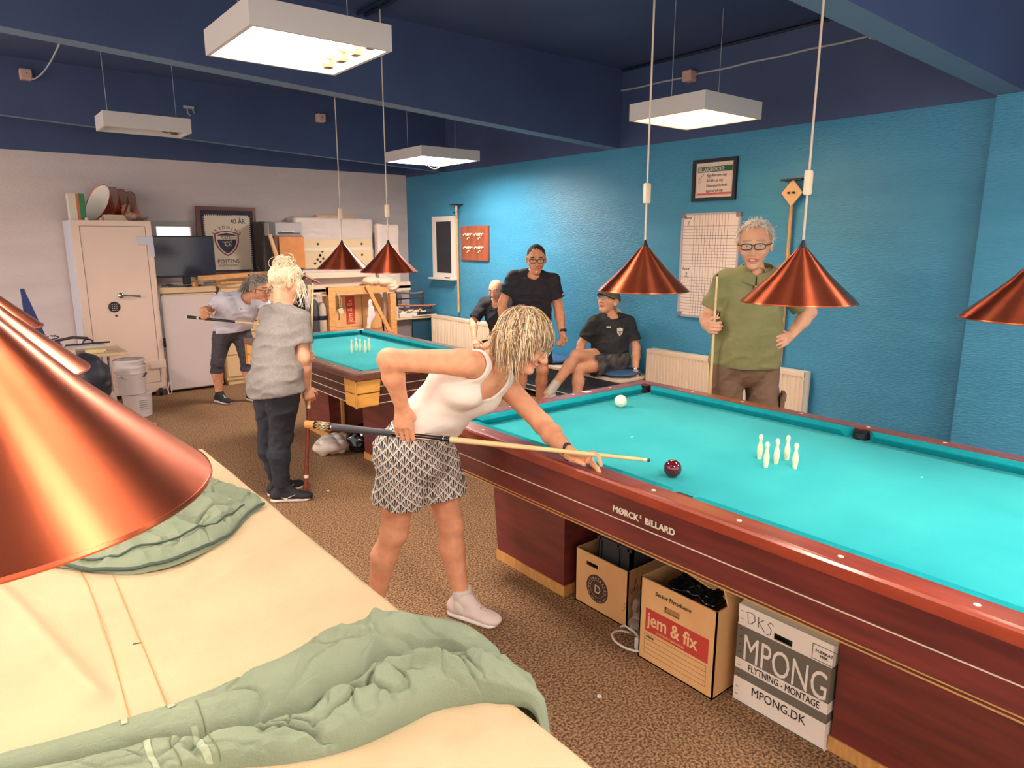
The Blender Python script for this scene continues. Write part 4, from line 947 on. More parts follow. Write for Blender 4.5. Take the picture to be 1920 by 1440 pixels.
XP = (1, 0, 0); ink = mat('navy_ink', (40, 44, 70), .6); yt = yp - .0012; cxp = (s0 + s1) / 2 - .02
text('40 ÅR', .080, ink, (s1 - .215, yt, q1 - .085), XP, ZU, st, off=.0003, sx=.85)
shz = q1 - .30
def shield(w_, h_): return [(-w_ * .98, h_ * .42), (-w_ * .5, h_ * .52), (0, h_ * .56), (w_ * .5, h_ * .52), (w_ * .98, h_ * .42), (w_ * .96, h_ * .0), (w_ * .72, -h_ * .34), (w_ * .35, -h_ * .58), (0, -h_ * .70), (-w_ * .35, -h_ * .58), (-w_ * .72, -h_ * .34), (-w_ * .96, 0)]
for k, (w_, h_, m) in enumerate(((.145, .235, mat('red_brown_ink', (134, 62, 54), .6)), (.128, .210, mat('stamp_paper', (226, 208, 188), .6)), (.112, .190, ink))):
    simple('shield', m, st, lambda b: b.prism(shield(w_, h_), (cxp, yt - .0008 * k, shz), XP, ZU, (0, -1, 0), .0007))
simple('shield_band', mat('stamp_paper', (226, 208, 188), .6), st, lambda b: b.box(cxp - .125, cxp + .125, yt - .0032, yt - .0024, shz + .030, shz + .075))
text('POSTEN', .044, ink, (cxp, yt - .0036, shz + .037), XP, ZU, st, off=.0006, align='CENTER', sx=.85)
simple('horn', mat('gold_ink', (214, 180, 110), .5), st, lambda b: (b.lathe([(.022, 0), (.030, 0), (.030, .001), (.022, .001)], (cxp, yt - .003, shz - .020), 20, 0, True, axis=(0, -1, 0)), ribbon(b, [(-.055, .015), (0, .0), (.05, -.03)], .008, (cxp, yt - .003, shz - .01), XP, ZU, (0, -1, 0)), ribbon(b, [(.03, .02), (.055, .028), (.05, .0)], .006, (cxp, yt - .003, shz - .01), XP, ZU, (0, -1, 0))))
simple('horn_centre', ink, st, lambda b: b.lathe([(.018, .0011), (.018, .0021)], (cxp, yt - .003, shz - .020), 20, 0, True, axis=(0, -1, 0)))
arctext('SKYDNING', .175, 148, 32, .050, (cxp, yt, shz - .02), ink, st, XP, ZU, off=.0006)
text('POSTENS', .064, ink, (cxp, yt, q0 + .080), XP, ZU, st, off=.0004, align='CENTER', sx=.95)
text('IDRÆTSFORENING', .024, ink, (cxp, yt, q0 + .045), XP, ZU, st, align='CENTER', sx=1.1)
o = simple('baton', mat('tan_bat', (220, 172, 122), .4), None, lambda b: b.tube([(2.90, 8.05, 1.71), (3.02, 8.02, 1.20)], [.022, .028], 12), True); tag(o, 'thick wooden bat leaning in front of the dark loudspeaker', 'bat')
o.location = (0, 0, 0)
t = thing('loudspeaker', (2.93, 8.4, 1.165), 'dark tall loudspeaker between the poster and the orange cupboard', 'loudspeaker')
simple('cabinet', mat('dark_speaker', (50, 42, 44), .6), t, lambda b: b.box(2.885, 3.03, 8.28, 8.56, 1.165, 1.86, 0, .006))
simple('grille', mat('speaker_grille', (74, 70, 74), .8, bump=.4, bscale=60), t, lambda b: b.box(2.90, 3.015, 8.270, 8.282, 1.2, 1.84))
t = thing('wall_cupboard', (3.15, 8.35, 1.31), 'small cupboard with a bright orange-brown front under the grey device', 'cupboard')
simple('body', mat('dark_brown_side', (104, 62, 46), .5), t, lambda b: b.box(2.985, 3.33, 8.14, 8.5, 1.31, 1.695))
simple('door', mat('orange_wood', (212, 138, 78), .4, var=(200, 124, 66), vscale=10), t, lambda b: b.box(3.03, 3.335, 8.118, 8.138, 1.315, 1.69, 0, .006))
simple('door_pull', M_black, t, lambda b: b.box(3.16, 3.24, 8.108, 8.118, 1.33, 1.34))
t = thing('storage_stand', (3.1, 8.35, 0), 'dark stand carrying the orange cupboard, hidden behind the women', 'stand')
simple('upright', M_black, t, lambda b: b.box(3.0, 3.33, 8.2, 8.6, 0, 1.308))
t = thing('printer', (3.12, 8.35, 1.70), 'grey desktop device with a slot on top of the orange cupboard', 'device')
simple('casing', mat('device_grey', (176, 166, 164), .5), t, lambda b: b.box(2.92, 3.33, 8.14, 8.48, 1.697, 1.855, 0, .012))
simple('front_slot', mat('device_dark', (84, 82, 86), .5), t, lambda b: (b.box(3.03, 3.30, 8.132, 8.140, 1.715, 1.735), b.box(2.93, 3.0, 8.134, 8.140, 1.70, 1.85)))
simple('paper_tray', M_white, t, lambda b: b.box(3.06, 3.22, 8.10, 8.14, 1.742, 1.750))
# plastic wrapped boards in the corner
def wrapped(x0, x1, y0, y1, z0, z1, label, seed):
    v = Vol((x0, y0, z0), (x1, y1, z1), .014)
    c = V3(((x0 + x1) / 2, (y0 + y1) / 2, (z0 + z1) / 2)); hx, hy, hz = (x1 - x0) / 2 - .03, (y1 - y0) / 2 - .03, (z1 - z0) / 2 - .03
    g = [v.lo[d] + v.h * np.arange(v.n[d]) for d in range(3)]
    qx = (np.abs(g[0] - c[0]) - hx)[:, None, None]; qy = (np.abs(g[1] - c[1]) - hy)[None, :, None]; qz = (np.abs(g[2] - c[2]) - hz)[None, None, :]
    v.a = (np.sqrt(np.maximum(qx, 0) ** 2 + np.maximum(qy, 0) ** 2 + np.maximum(qz, 0) ** 2) + np.minimum(np.maximum(np.maximum(qx, qy), qz), 0) - .03).astype(np.float32)
    v.disp(lambda X, Y, Z: .012 * vnoise(X * 3 + seed, Y * 6, Z * 5) + .006 * ridge(vnoise(X * 9, Y * 9, Z * 16 + seed)))
    o = v.mesh('wrapped_mattress', mat('milky_plastic_wrap', (232, 214, 206), .35, bump=.15, bscale=12), None)
    return tag(o, label, 'mattress')
wrapped(3.35, 4.42, 8.42, 8.68, .62, 1.93, 'big milky plastic wrapped board leaning in the far corner', 2)
wrapped(4.40, 4.74, 8.28, 8.40, .66, 1.86, 'narrower wrapped board standing in front right of the big one', 9)
t = thing('perforated_panel', (3.9, 8.40, 1.2), 'cream panel with rows of round holes resting against the wrapped board', 'panel')
Mpp = mat('cream_perforated_panel', (236, 206, 166), .5)
simple('panel', Mpp, t, lambda b: b.box(3.42, 4.36, 8.385, 8.41, 1.30, 1.66))
simple('panel_strip', mat('pale_strip', (240, 222, 200), .5), t, lambda b: (b.box(3.42, 4.36, 8.378, 8.386, 1.515, 1.56), b.box(3.40, 4.36, 8.30, 8.384, 1.18, 1.25)))
hs = [(3.62, 1.60), (4.22, 1.60), (4.22, 1.46)] + [(3.57 + .035 * k, 1.36 + .05 * k) for k in range(4)] + [(3.64 + .04 * (k % 2), 1.38 + .04 * k) for k in range(3)]
simple('hole', mat('dark_hole', (78, 60, 44), .8), t, lambda b: [b.lathe([(.016, 0), (.016, .002)], (x, 8.384, z), 14, axis=(0, -1, 0)) for x, z in hs])
t = thing('plank', (3.9, 8.5, 1.93), 'short pine board lying on top of the wrapped board', 'plank'); simple('board', M_pine, t, lambda b: b.box(3.65, 4.16, 8.44, 8.60, 1.932, 1.955))
t = thing('curtain_rail_box', (3.75, 8.0, 1.03), 'long cream metal profile lying across behind the wooden frame', 'profile')
simple('profile', mat('cream_profile', (226, 198, 172), .45), t, lambda b: (b.box(3.30, 4.72, 8.02, 8.10, 1.03, 1.065), b.box(3.30, 4.72, 8.02, 8.03, 1.00, 1.11), b.box(3.30, 3.34, 8.015, 8.11, .99, 1.12)))
for x in (3.385, 4.345): simple('profile_foot', mat('cream_profile', (226, 198, 172), .45), t, lambda b: b.box(x, x + .04, 8.06, 8.09, 0, 1.03))
# wooden easel frame with things on it
t = thing('wooden_trestle', (3.97, 7.95, 0), 'pine trestle frame with a diagonal brace behind the far table', 'trestle')
simple('post', M_pine, t, lambda b: b.box(3.50, 3.585, 7.88, 7.95, 0, 1.09)); simple('post', M_pine, t, lambda b: b.box(4.335, 4.42, 7.88, 7.95, 0, .98))
simple('top_rail', M_pine, t, lambda b: b.box(3.50, 4.42, 7.885, 7.945, 1.0, 1.09)); simple('low_rail', M_pine, t, lambda b: b.box(3.50, 4.42, 7.885, 7.945, .16, .22))
simple('brace', M_pine, t, lambda b: b.obox((4.16, 7.865, .78), (.30, 0, -.60), (0, 1, 0), (.60, 0, .30), .35, .012, .024))
v = Vol((3.9, 7.8, 1.0), (4.55, 8.1, 1.3), .007)
for c_, r in (((4.10, 7.93, 1.14), (.13, .09, .06)), ((4.28, 7.92, 1.13), (.14, .09, .07)), ((4.38, 7.90, 1.07), (.09, .07, .07))): v.prim(ell(c_, np.eye(3), r, .03))
v.disp(lambda X, Y, Z: .010 * ridge(vnoise(X * 14, Y * 14, Z * 26)))
o = v.mesh('cloth_bag', mat('cream_cloth_bag', (222, 196, 170), .8), None); tag(o, 'slack cream cloth bag lying on top of the pine trestle', 'bag')
v = Vol((3.90, 7.78, .48), (4.12, 7.88, .95), .006)
for c_, r in (((4.03, 7.845, .85), (.035, .015, .08)), ((4.04, 7.84, .74), (.06, .018, .09)), ((4.0, 7.84, .62), (.035, .018, .08)), ((3.98, 7.84, .55), (.03, .015, .04))): v.prim(ell(c_, np.eye(3), r, .03))
v.disp(lambda X, Y, Z: .008 * ridge(vnoise(X * 30, Y * 10, Z * 10)))
o = v.mesh('cleaning_cloth', mat('white_cloth', (226, 210, 206), .85), None); tag(o, 'white cleaning cloth hanging from the pine trestle', 'cloth')
t = thing('alarm_pull', (3.62, 7.87, .78), 'small beige box hanging on a looped cord from the trestle', 'box on cord')
simple('cord_loop', M_cord, t, lambda b: (b.tube([(3.60, 7.87, 1.05), (3.63, 7.86, .95), (3.625, 7.86, .85)], .004, 6), b.tube([(3.60, 7.87, 1.04), (3.66, 7.86, .93), (3.64, 7.86, .85)], .004, 6)))
simple('box', mat('beige_box', (214, 196, 166), .5), t, lambda b: b.obox((3.635, 7.86, .80), (1, 0, .3), (0, 1, 0), (-.3, 0, 1), .03, .02, .03))
t = thing('cardboard_box', (3.85, 8.2, .5), 'brown carton with sideways jem & fix print behind the trestle', 'cardboard box')
simple('carton', M_card, t, lambda b: b.box(3.60, 4.05, 8.12, 8.30, .02, .96))
r = simple('red_band', M_redprint, t, lambda b: b.box(3.83, 3.95, 8.117, 8.12, .60, 1.0 - .05))
text('jem & fix', .10, M_paleprint, (3.915, 8.1158, .62), (0, 0, 1), (-1, 0, 0), r, off=.001, sx=.8)
text('Senior Flyttekasse', .028, M_blackprint, (3.74, 8.1165, .66), (0, 0, 1), (-1, 0, 0), t)
simple('seam_line', M_carddark, t, lambda b: b.box(3.60, 4.05, 8.1185, 8.12, .565, .570))
t = thing('cardboard_box', (4.2, 8.2, .5), 'plain carton with a dark handle slot behind the trestle\'s brace', 'cardboard box')
simple('carton', M_card, t, lambda b: b.box(4.06, 4.33, 8.12, 8.32, .52, .96)); simple('hand_slot', M_carddark, t, lambda b: b.box(4.17, 4.26, 8.117, 8.12, .74, .775))
t2 = thing('cardboard_box', (4.2, 8.2, 0), 'lower plain carton standing under the one with the slot', 'cardboard box'); simple('carton', mat('dark_cardboard', (190, 134, 86), .8), t2, lambda b: b.box(4.06, 4.34, 8.12, 8.32, .0, .515))
for k, (x, c_, m, lb) in enumerate(((3.36, .95, (58, 58, 64), 'dark rolled bag strapped upright left of the trestle'), (3.45, .90, (186, 166, 150), 'pale rolled bag standing upright left of the trestle'))):
    t = thing('rolled_bag', (x, 8.06, 0), lb, 'rolled bag')
    simple('roll', mat('roll_%s' % 'ab'[k], m, .6), t, lambda b: b.lathe([(.0, 0), (.05, .01), (.052, c_ * .5), (.048, c_ - .05), (.02, c_)], (x, 8.0 - .03 * k, 0), 16), True)
    simple('strap', M_black, t, lambda b: b.lathe([(.053, .70), (.055, .71), (.055, .74), (.053, .75)], (x, 8.0 - .03 * k, 0), 16, 0, False))
t = thing('ski_strap', (3.36, 8.0, 1.2), 'red curved handle sticking out above the strapped bags', 'handle'); simple('handle', mat('dark_red_handle', (168, 66, 60), .4), t, lambda b: b.tube([(3.22, 8.06, 1.28), (3.32, 8.04, 1.21), (3.42, 8.02, 1.16), (3.46, 8.0, 1.13)], [.014, .014, .012, .006], 8), True)
# cabinets right of the trestle
t = thing('side_cabinet', (4.62, 8.2, 0), 'grey and teal low cabinets with a beige top in the corner', 'cabinet')
simple('carcass', mat('cabinet_grey', (128, 116, 118), .5), t, lambda b: b.box(4.44, 4.72, 8.02, 8.4, 0, .62))
simple('door', mat('cabinet_teal', (26, 74, 98), .5), t, lambda b: b.box(4.72, 5.02, 7.98, 8.0, .02, .60))
simple('worktop', mat('beige_top', (222, 190, 152), .5), t, lambda b: b.box(4.40, 5.06, 7.94, 8.4, .62, .645, 0, .005))
simple('side_shelf', M_white, t, lambda b: b.box(4.70, 5.06, 7.925, 7.96, .655, .668))
v = Vol((4.5, 7.9, .645), (4.95, 8.2, .80), .006)
for i in range(7): v.prim(ell((4.60 + .05 * i, 8.02 + .03 * (i % 2), .70 + .015 * ((i * 7) % 3)), np.eye(3), (.05, .035, .02), .01))
v.disp(lambda X, Y, Z: .010 * ridge(vnoise(X * 28, Y * 28, Z * 28)))
o = v.mesh('paper_pile', mat('crumpled_paper', (228, 208, 186), .8), None, zmin=.647); tag(o, 'crumpled paper pile on the corner cabinet', 'papers')
o = simple('tray', M_white, None, lambda b: b.box(4.52, 4.78, 7.97, 8.1, .647, .70, 0, .006)); tag(o, 'cream cardboard tray on the corner cabinet', 'tray')
o = simple('shoe_pair', M_black, None, lambda b: b.tube([(4.82, 7.99, .69), (4.90, 7.97, .685), (4.99, 7.96, .68)], [.02, .028, .018], 10, flat=.6), True); tag(o, 'dark shoe lying at the right end of the corner cabinet', 'shoe')
t = thing('mug', (4.47, 7.97, .72), 'dark cup on a clear jar beside the trestle', 'cup'); simple('cup', M_black, t, lambda b: b.lathe([(.0, .0), (.035, .0), (.04, .10), (.034, .10), (.03, .01)], (4.47, 8.0, .80), 16), True); simple('jar', mat('pale_jar', (214, 200, 186), .2), t, lambda b: b.lathe([(.04, 0), (.04, .155)], (4.47, 8.0, .645), 16), True)

# ------------------------------------------------------------------ left: buckets, bench with tools, bag
def bucket(c, R, H, label):
    t = thing('bucket', c, label, 'bucket', 'nested white buckets')
    Mb = mat('white_bucket_plastic', (226, 214, 212), .4)
    simple('body', Mb, t, lambda b: b.lathe([(0.001, .002), (R * .86, .002), (R * .97, H * .72), (R * 1.03, H * .73), (R * 1.03, H * .78), (R, H * .79), (R * 1.02, H), (R * .96, H), (R * .93, H * .76), (R * .82, .01), (.001, .01)], c, 40, 0, False), True)
    simple('rim', Mb, t, lambda b: b.lathe([(R * 1.0, H - .02), (R * 1.07, H - .018), (R * 1.07, H), (R * 1.0, H + .004)], c, 40, 0, False), True)
    return t, Mb
t, Mb = bucket((1.20, 7.26, .22), .128, .27, 'white plastic bucket with a wire handle on top of the lower bin')
simple('wire_handle', M_steel, t, lambda b: b.tube([(1.20 - .13 * math.cos(a), 7.26 - .115 * math.sin(a), .44 - .07 * math.sin(a)) for a in np.linspace(0, math.pi, 16)], .0035, 6), True)
simple('handle_grip', mat('dark_grip', (80, 84, 96), .4), t, lambda b: b.tube([(1.29, 7.17, .385), (1.32, 7.20, .41)], .009, 8))
t, Mb = bucket((1.195, 7.27, .255), .125, .29, 'second white bucket nested inside, its rim rising behind')
t = thing('plastic_bin', (1.22, 7.28, 0), 'white lower plastic bin with printed lines under the buckets', 'bin')
simple('bin_body', Mb, t, lambda b: b.lathe([(.115, 0), (.128, .21), (.118, .21), (.105, .01), (0.001, .01)], (1.23, 7.26, 0), 36, 0, False), True)
simple('printed_lines', M_greyprint, t, lambda b: [b.box(1.22, 1.30, 7.128, 7.132, z, z + .003) for z in (.08, .10, .12, .14, .16)])
simple('lid', Mb, t, lambda b: b.lathe([(.13, .208), (.134, .212), (.134, .218), (.001, .218)], (1.23, 7.26, 0), 36))
# work table with tools
t = thing('work_table', (.75, 7.45, 0), 'low beige work shelf with tools piled on it in front of the safe', 'table')
simple('tabletop', mat('beige_top', (222, 190, 152), .5), t, lambda b: b.box(.30, 1.19, 7.2, 7.75, .60, .625, 0, .005))
for x, y in ((.36, 7.26), (1.03, 7.28), (.36, 7.7), (1.03, 7.7)): simple('leg', M_steel, t, lambda b: b.tube([(x, y, 0), (x, y, .60)], .014, 8))
def item(name, m, fn, label, cat): o = simple(name, m, None, fn, True); return tag(o, label, cat)
item('yellow_block', mat('yellow_foam', (226, 204, 144), .7), lambda b: b.box(.86, 1.02, 7.26, 7.34, .626, .665, 0, .006), 'pale yellow block at the edge of the work shelf', 'block')
item('level', mat('brownish_bar', (176, 150, 136), .5), lambda b: b.box(1.0, 1.16, 7.25, 7.29, .626, .645), 'grey-brown bar lying right of the yellow block', 'bar')
item('tray', mat('clear_tray', (206, 190, 184), .25), lambda b: b.box(.72, 1.04, 7.36, 7.52, .66, .69, 0, .008), 'clear plastic tray of tools on the work shelf', 'tray')
item('saw', M_black, lambda b: (b.box(.72, 1.08, 7.40, 7.405, .70, .716), b.tube([(.90 + .04 * math.cos(a), 7.40, .715 + .035 * math.sin(a)) for a in np.linspace(0, math.pi, 10)], .008, 6)), 'black hand tool with a curved grip on the clear tray', 'tool')
item('box', mat('mixed_brown', (120, 98, 92), .6), lambda b: (b.box(.42, .70, 7.42, 7.62, .626, .72, 0, .006)), 'small dark brown box at the back of the work shelf', 'box')
item('rod', M_black, lambda b: b.tube([(.48, 7.45, .775), (.66, 7.45, .80)], .006, 6), 'thin black rod lying on the brown box', 'rod')
item('bottle', M_white, lambda b: b.lathe([(.02, .72), (.02, .78), (.008, .80)], (.62, 7.45, 0), 12), 'small white bottle on the brown box', 'bottle')
item('rolled_paper', mat('tan_paper_roll', (204, 176, 150), .8), lambda b: b.tube([(.50, 7.34, .66), (.78, 7.27, .655)], .028, 12), 'tan paper roll at the left of the work shelf', 'paper roll')
item('wire_coil', mat('dark_blue_wire', (52, 56, 84), .5), lambda b: b.tube([(.60 + .07 * math.cos(a), 7.30 + .05 * math.sin(a), .70 + .008 * a) for a in np.linspace(0, 14, 40)], .006, 6), 'coil of dark blue wire on the tan paper roll', 'wire')
item('steel_bar', M_steel, lambda b: b.box(.70, 1.12, 7.31, 7.33, .626, .640), 'thin steel bar lying along the front of the work shelf', 'bar')
item('white_disc', M_white, lambda b: b.lathe([(.055, .69), (.057, .70), (.055, .712), (.0, .712)], (.92, 7.46, 0), 20), 'round white disc lying on the clear tray', 'disc')
item('file_tool', mat('dark_brown_handle', (74, 54, 50), .5), lambda b: b.tube([(.66, 7.56, .735), (.80, 7.54, .76), (.92, 7.55, .74)], .013, 8), 'dark brown hand file lying behind the clear tray', 'tool')
t = thing('paddle', (.42, 7.5, .6), 'tall dark blue blade-shaped board leaning against the grey wall', 'board')
simple('blade', mat('dark_blue_fabric', (34, 52, 108), .6), t, lambda b: b.prism([(-.05, .0), (.13, 0), (.07, .22), (.0, .50), (-.035, .62), (-.06, .62), (-.06, .3)], (.52, 7.60, .60), (1, 0, 0), nrm((0, .08, 1)), (0, 1, 0), .03))
simple('edge', mat('tan_edge', (206, 150, 106), .5), t, lambda b: b.box(.465, .50, 7.66, 7.69, 1.13, 1.215))
simple('red_stripe', mat('red_stripe', (160, 50, 70), .6), t, lambda b: b.obox((.475, 7.61, .93), nrm((-.04, 0, .3)), (0, 1, 0), (1, 0, 0), .07, .003, .006))
v = Vol((.35, 6.6, .1), (1.05, 7.2, .75), .012)
for c_, r in (((.80, 6.98, .44), (.20, .18, .24)), ((.60, 7.0, .56), (.18, .14, .10)), ((.76, 6.95, .26), (.17, .17, .16))): v.prim(ell(c_, np.eye(3), r, .06))
v.disp(lambda X, Y, Z: .014 * ridge(vnoise(X * 9, Y * 9, Z * 13)))
o = v.mesh('black_bag', mat('black_puffy_fabric', (42, 42, 54), .5), None); tag(o, 'puffy black bag slung over a stool below the work shelf', 'bag')
t = thing('stool', (.70, 6.95, 0), 'low stool under the black bag, mostly hidden', 'stool'); simple('seat', M_pine, t, lambda b: b.lathe([(.14, .08), (.15, .09), (.15, .115), (.14, .12)], (.70, 6.95, 0), 24))
for a in (0, 1, 2): simple('leg', M_pine, t, lambda b: b.tube([(.70 + .11 * math.cos(a * 2.1), 6.95 + .11 * math.sin(a * 2.1), 0), (.70 + .08 * math.cos(a * 2.1), 6.95 + .08 * math.sin(a * 2.1), .08)], .014, 8))
v = Vol((.90, 7.0, 0), (1.12, 7.22, .62), .010)
v.prim(ell((1.0, 7.42, .3), np.eye(3), (.08, .07, .3), .03)); v.prim(ell((.98, 7.15, .16), np.eye(3), (.07, .06, .16), .03)); v.disp(lambda X, Y, Z: .012 * ridge(vnoise(X * 12, Y * 12, Z * 8)))
o = v.mesh('plastic_sack', mat('milky_sack', (206, 188, 178), .4), None, zmin=.001); tag(o, 'milky plastic sack standing left of the white buckets', 'sack')
item('wood_offcut', M_pine, lambda b: b.obox((1.16, 6.80, .012), (1, -.7, 0), (.7, 1, 0), (0, 0, 1), .12, .03, .012), 'pine offcut on the carpet in front of the white bin', 'offcut')
# bags under the far table
for c_, r, m, nm, lb in (((2.17, 4.95, .07), (.16, .13, .075), mat('white_sack', (222, 206, 196), .6), 'white_sack', 'crumpled white sack on the carpet under the far table'), ((2.36, 4.86, .10), (.12, .13, .11), mat('glossy_black_bag', (18, 18, 22), .18), 'black_sack', 'shiny black bin bag beside the white sack under the far table')):
    v = Vol(V3(c_) - V3(r) - .04, V3(c_) + V3(r) + .04, .008)
    v.prim(ell(c_, np.eye(3), r, .03)); v.prim(ell(V3(c_) + (.05, .04, .03), np.eye(3), V3(r) * .7, .03)); v.disp(lambda X, Y, Z: .018 * ridge(vnoise(X * 14, Y * 14, Z * 16)))
    o = v.mesh(nm, m, None, zmin=.001); tag(o, lb, 'bag')
t = thing('roller_screen', (2.55, 5.6, 0), 'dark board standing between the far table pedestals', 'board'); simple('panel', M_black, t, lambda b: b.box(2.33, 2.66, 4.70, 5.27, .0, .595))
bpy.data.objects.remove(t.children[0]); bpy.data.objects.remove(t)

# ------------------------------------------------------------------ the covered table in the foreground
CX0, CX1, CY0, CY1, CZ = -.72, .685, .05, 2.795, .85
t = thing('covered_table', (0, 1.4, 0), 'billiard table hidden under a beige fabric cover in the foreground', 'billiard table')
simple('table_body', M_mahog, t, lambda b: b.box(CX0 + .12, CX1 - .12, CY0 + .12, CY1 - .12, .48, .80))
for px, py in ((-.40, .5), (.36, .5), (-.40, 2.3), (.36, 2.3)):
    simple('leg', M_mahog, t, lambda b: b.rings([[(px - q, py - q, z), (px + q, py - q, z), (px + q, py + q, z), (px - q, py + q, z)] for q, z in ((.07, 0), (.10, .5))], 0, True))
def grid_mesh(name, P, m, parent, label=None):
    nu, nv = P.shape[:2]; idx = np.arange(nu * nv).reshape(nu, nv)
    Q = np.stack([idx[:-1, :-1], idx[1:, :-1], idx[1:, 1:], idx[:-1, 1:]], -1).reshape(-1, 4)
    me = bpy.data.meshes.new(name); me.from_pydata(P.reshape(-1, 3).tolist(), [], Q.tolist()); me.materials.append(m)
    me.polygons.foreach_set('use_smooth', [True] * len(Q)); me.update()
    o = bpy.data.objects.new(name, me); put(o, parent)
    if label: o['label'] = label
    return o
def seg_ridge(X, Y, pts, wd):
    """1 on the polyline, falling smoothly to 0 at distance wd"""
    best = np.full(X.shape, 9.0)
    for (ax, ay), (bx, by) in zip(pts[:-1], pts[1:]):
        dx, dy = bx - ax, by - ay; tt = np.clip(((X - ax) * dx + (Y - ay) * dy) / (dx * dx + dy * dy), 0, 1)
        best = np.minimum(best, np.hypot(X - ax - tt * dx, Y - ay - tt * dy))
    return np.exp(-(best / wd) ** 2)
def edge_fold(s, e, r=.022):
    """distance past the edge -> (outward, down) around a rounded edge"""
    a = np.clip(s, 0, None); q = r * math.pi / 2; ph = np.clip(a / r, 0, math.pi / 2)
    return r * np.sin(ph), r * (1 - np.cos(ph)) + np.clip(a - q, 0, None)
us = np.concatenate([np.linspace(CX0 - .36, CX0, 14)[:-1], np.linspace(CX0, CX1 - .03, 190), np.linspace(CX1 - .03, CX1 + .38, 60)[1:]])
vs = np.concatenate([np.linspace(CY0 - .36, CY0, 10)[:-1], np.linspace(CY0, CY1 - .02, 330), np.linspace(CY1 - .02, CY1 + .36, 30)[1:]])
U, Vv = np.meshgrid(us, vs, indexing='ij'); r_ = .022
ox, dx_ = edge_fold(U - (CX1 - r_), 0); ox2, dx2 = edge_fold((CX0 + r_) - U, 0); oy, dy_ = edge_fold(Vv - (CY1 - r_), 0); oy2, dy2 = edge_fold((CY0 + r_) - Vv, 0)
X = np.clip(U, CX0 + r_, CX1 - r_) + ox - ox2; Y = np.clip(Vv, CY0 + r_, CY1 - r_) + oy - oy2
drop = np.maximum(np.maximum(dx_, dx2), np.maximum(dy_, dy2)); Z = CZ - drop
X += np.where(dx_ > .03, .020 * np.sin(Y * 9) * np.clip(dx_ * 4, 0, 1) + .03 * dx_, 0)
H = .0035 * vnoise(X * 5, Y * 5, X * 0) + .0016 * vnoise(X * 16, Y * 13, X * 0 + 4)
H += .022 * seg_ridge(X, Y, [(-.06, 2.05), (-.008, 1.863), (.036, 1.655), (.072, 1.458), (.10, 1.30)], .022)
H += .006 * seg_ridge(X, Y, [(.60, 1.95), (.45, 1.80), (.30, 1.62)], .03) + .005 * seg_ridge(X, Y, [(.66, 1.75), (.5, 1.70), (.36, 1.60)], .02) + .004 * seg_ridge(X, Y, [(.68, 2.1), (.58, 2.0)], .02)
H += .007 * seg_ridge(X, Y, [(.40, .80), (.30, .72), (.22, .62)], .03) + .006 * seg_ridge(X, Y, [(.62, .85), (.56, .74), (.46, .62)], .025)
Z = Z + H * np.clip(1 - drop * 20, 0, 1)
grid_mesh('fabric_cover', np.stack([X, Y, Z], -1), M_cover, t)
for pts in ([(.150, 1.90), (.156, 1.80), (.155, 1.67), (.150, 1.463), (.142, 1.28), (.137, 1.18)], [(.206, 1.88), (.210, 1.80), (.206, 1.60), (.202, 1.445), (.199, 1.313), (.196, 1.18)]):
    simple('seam', M_seam, t, lambda b: b.tube([(x, y, CZ + .0035 * float(vnoise(np.array([x * 5]), np.array([y * 5]), np.array([0.0]))[0]) + .0022) for x, y in pts], .0011, 5))
simple('seam', mat('dark_thread', (70, 60, 40), .8), t, lambda b: b.tube([(.188, 1.452, CZ + .003), (.204, 1.447, CZ + .003)], .0014, 5))
simple('metal_bracket', M_black, t, lambda b: b.box(.60, .635, 2.80, 2.83, .80, .84))

def interp(u, ks, vs_): return np.interp(u, ks, vs_)
def smooth(u, ks, vs_):
    return sum(interp(np.clip(u + d, ks[0], ks[-1]), ks, vs_) for d in np.linspace(-.03, .03, 7)) / 7
# near fold of the cover, green side up
t = thing('folded_cover_edge', (.35, 1.05, CZ), 'green rolled-back fold of fabric lying across the near end of the beige cover', 'fabric', 'sage green fabric folds')
nu, nv = 620, 190
u = np.linspace(-.30, .80, nu)[:, None] + np.zeros((1, nv)); v = np.zeros((nu, 1)) + np.linspace(0, 1, nv)[None, :]
kx = [-.30, -.04, .03, .15, .24, .30, .37, .44, .51, .56, .61, .67, .80]
yb = smooth(u, kx, [1.27, 1.225, 1.20, 1.175, 1.165, 1.165, 1.17, 1.175, 1.17, 1.16, 1.14, 1.10, 1.02])
yf = smooth(u, kx, [1.17, 1.12, 1.09, 1.03, .985, .945, .915, .905, .905, .905, .88, .84, .76])
h1 = smooth(u, kx, [.020, .030, .036, .046, .055, .062, .070, .078, .085, .088, .085, .075, .06])
h2 = smooth(u, kx, [.030, .030, .034, .036, .040, .046, .050, .055, .066, .070, .066, .055, .04])
cr = smooth(u, kx, [.55, .55, .54, .56, .60, .62, .64, .60, .56, .54, .56, .56, .56]) + .02 * np.sin(u * 31) + .015 * np.sin(u * 67 + 1)
b1 = np.clip(np.sin(np.pi * np.clip(v / cr, 0, 1)), 0, 1) ** .55; b2 = np.clip(np.sin(np.pi * np.clip((v - cr) / (1 - cr), 0, 1)), 0, 1) ** .5
Zf = h1 * b1 + h2 * b2
wr = np.clip((u + .02) / .45, .12, 1)
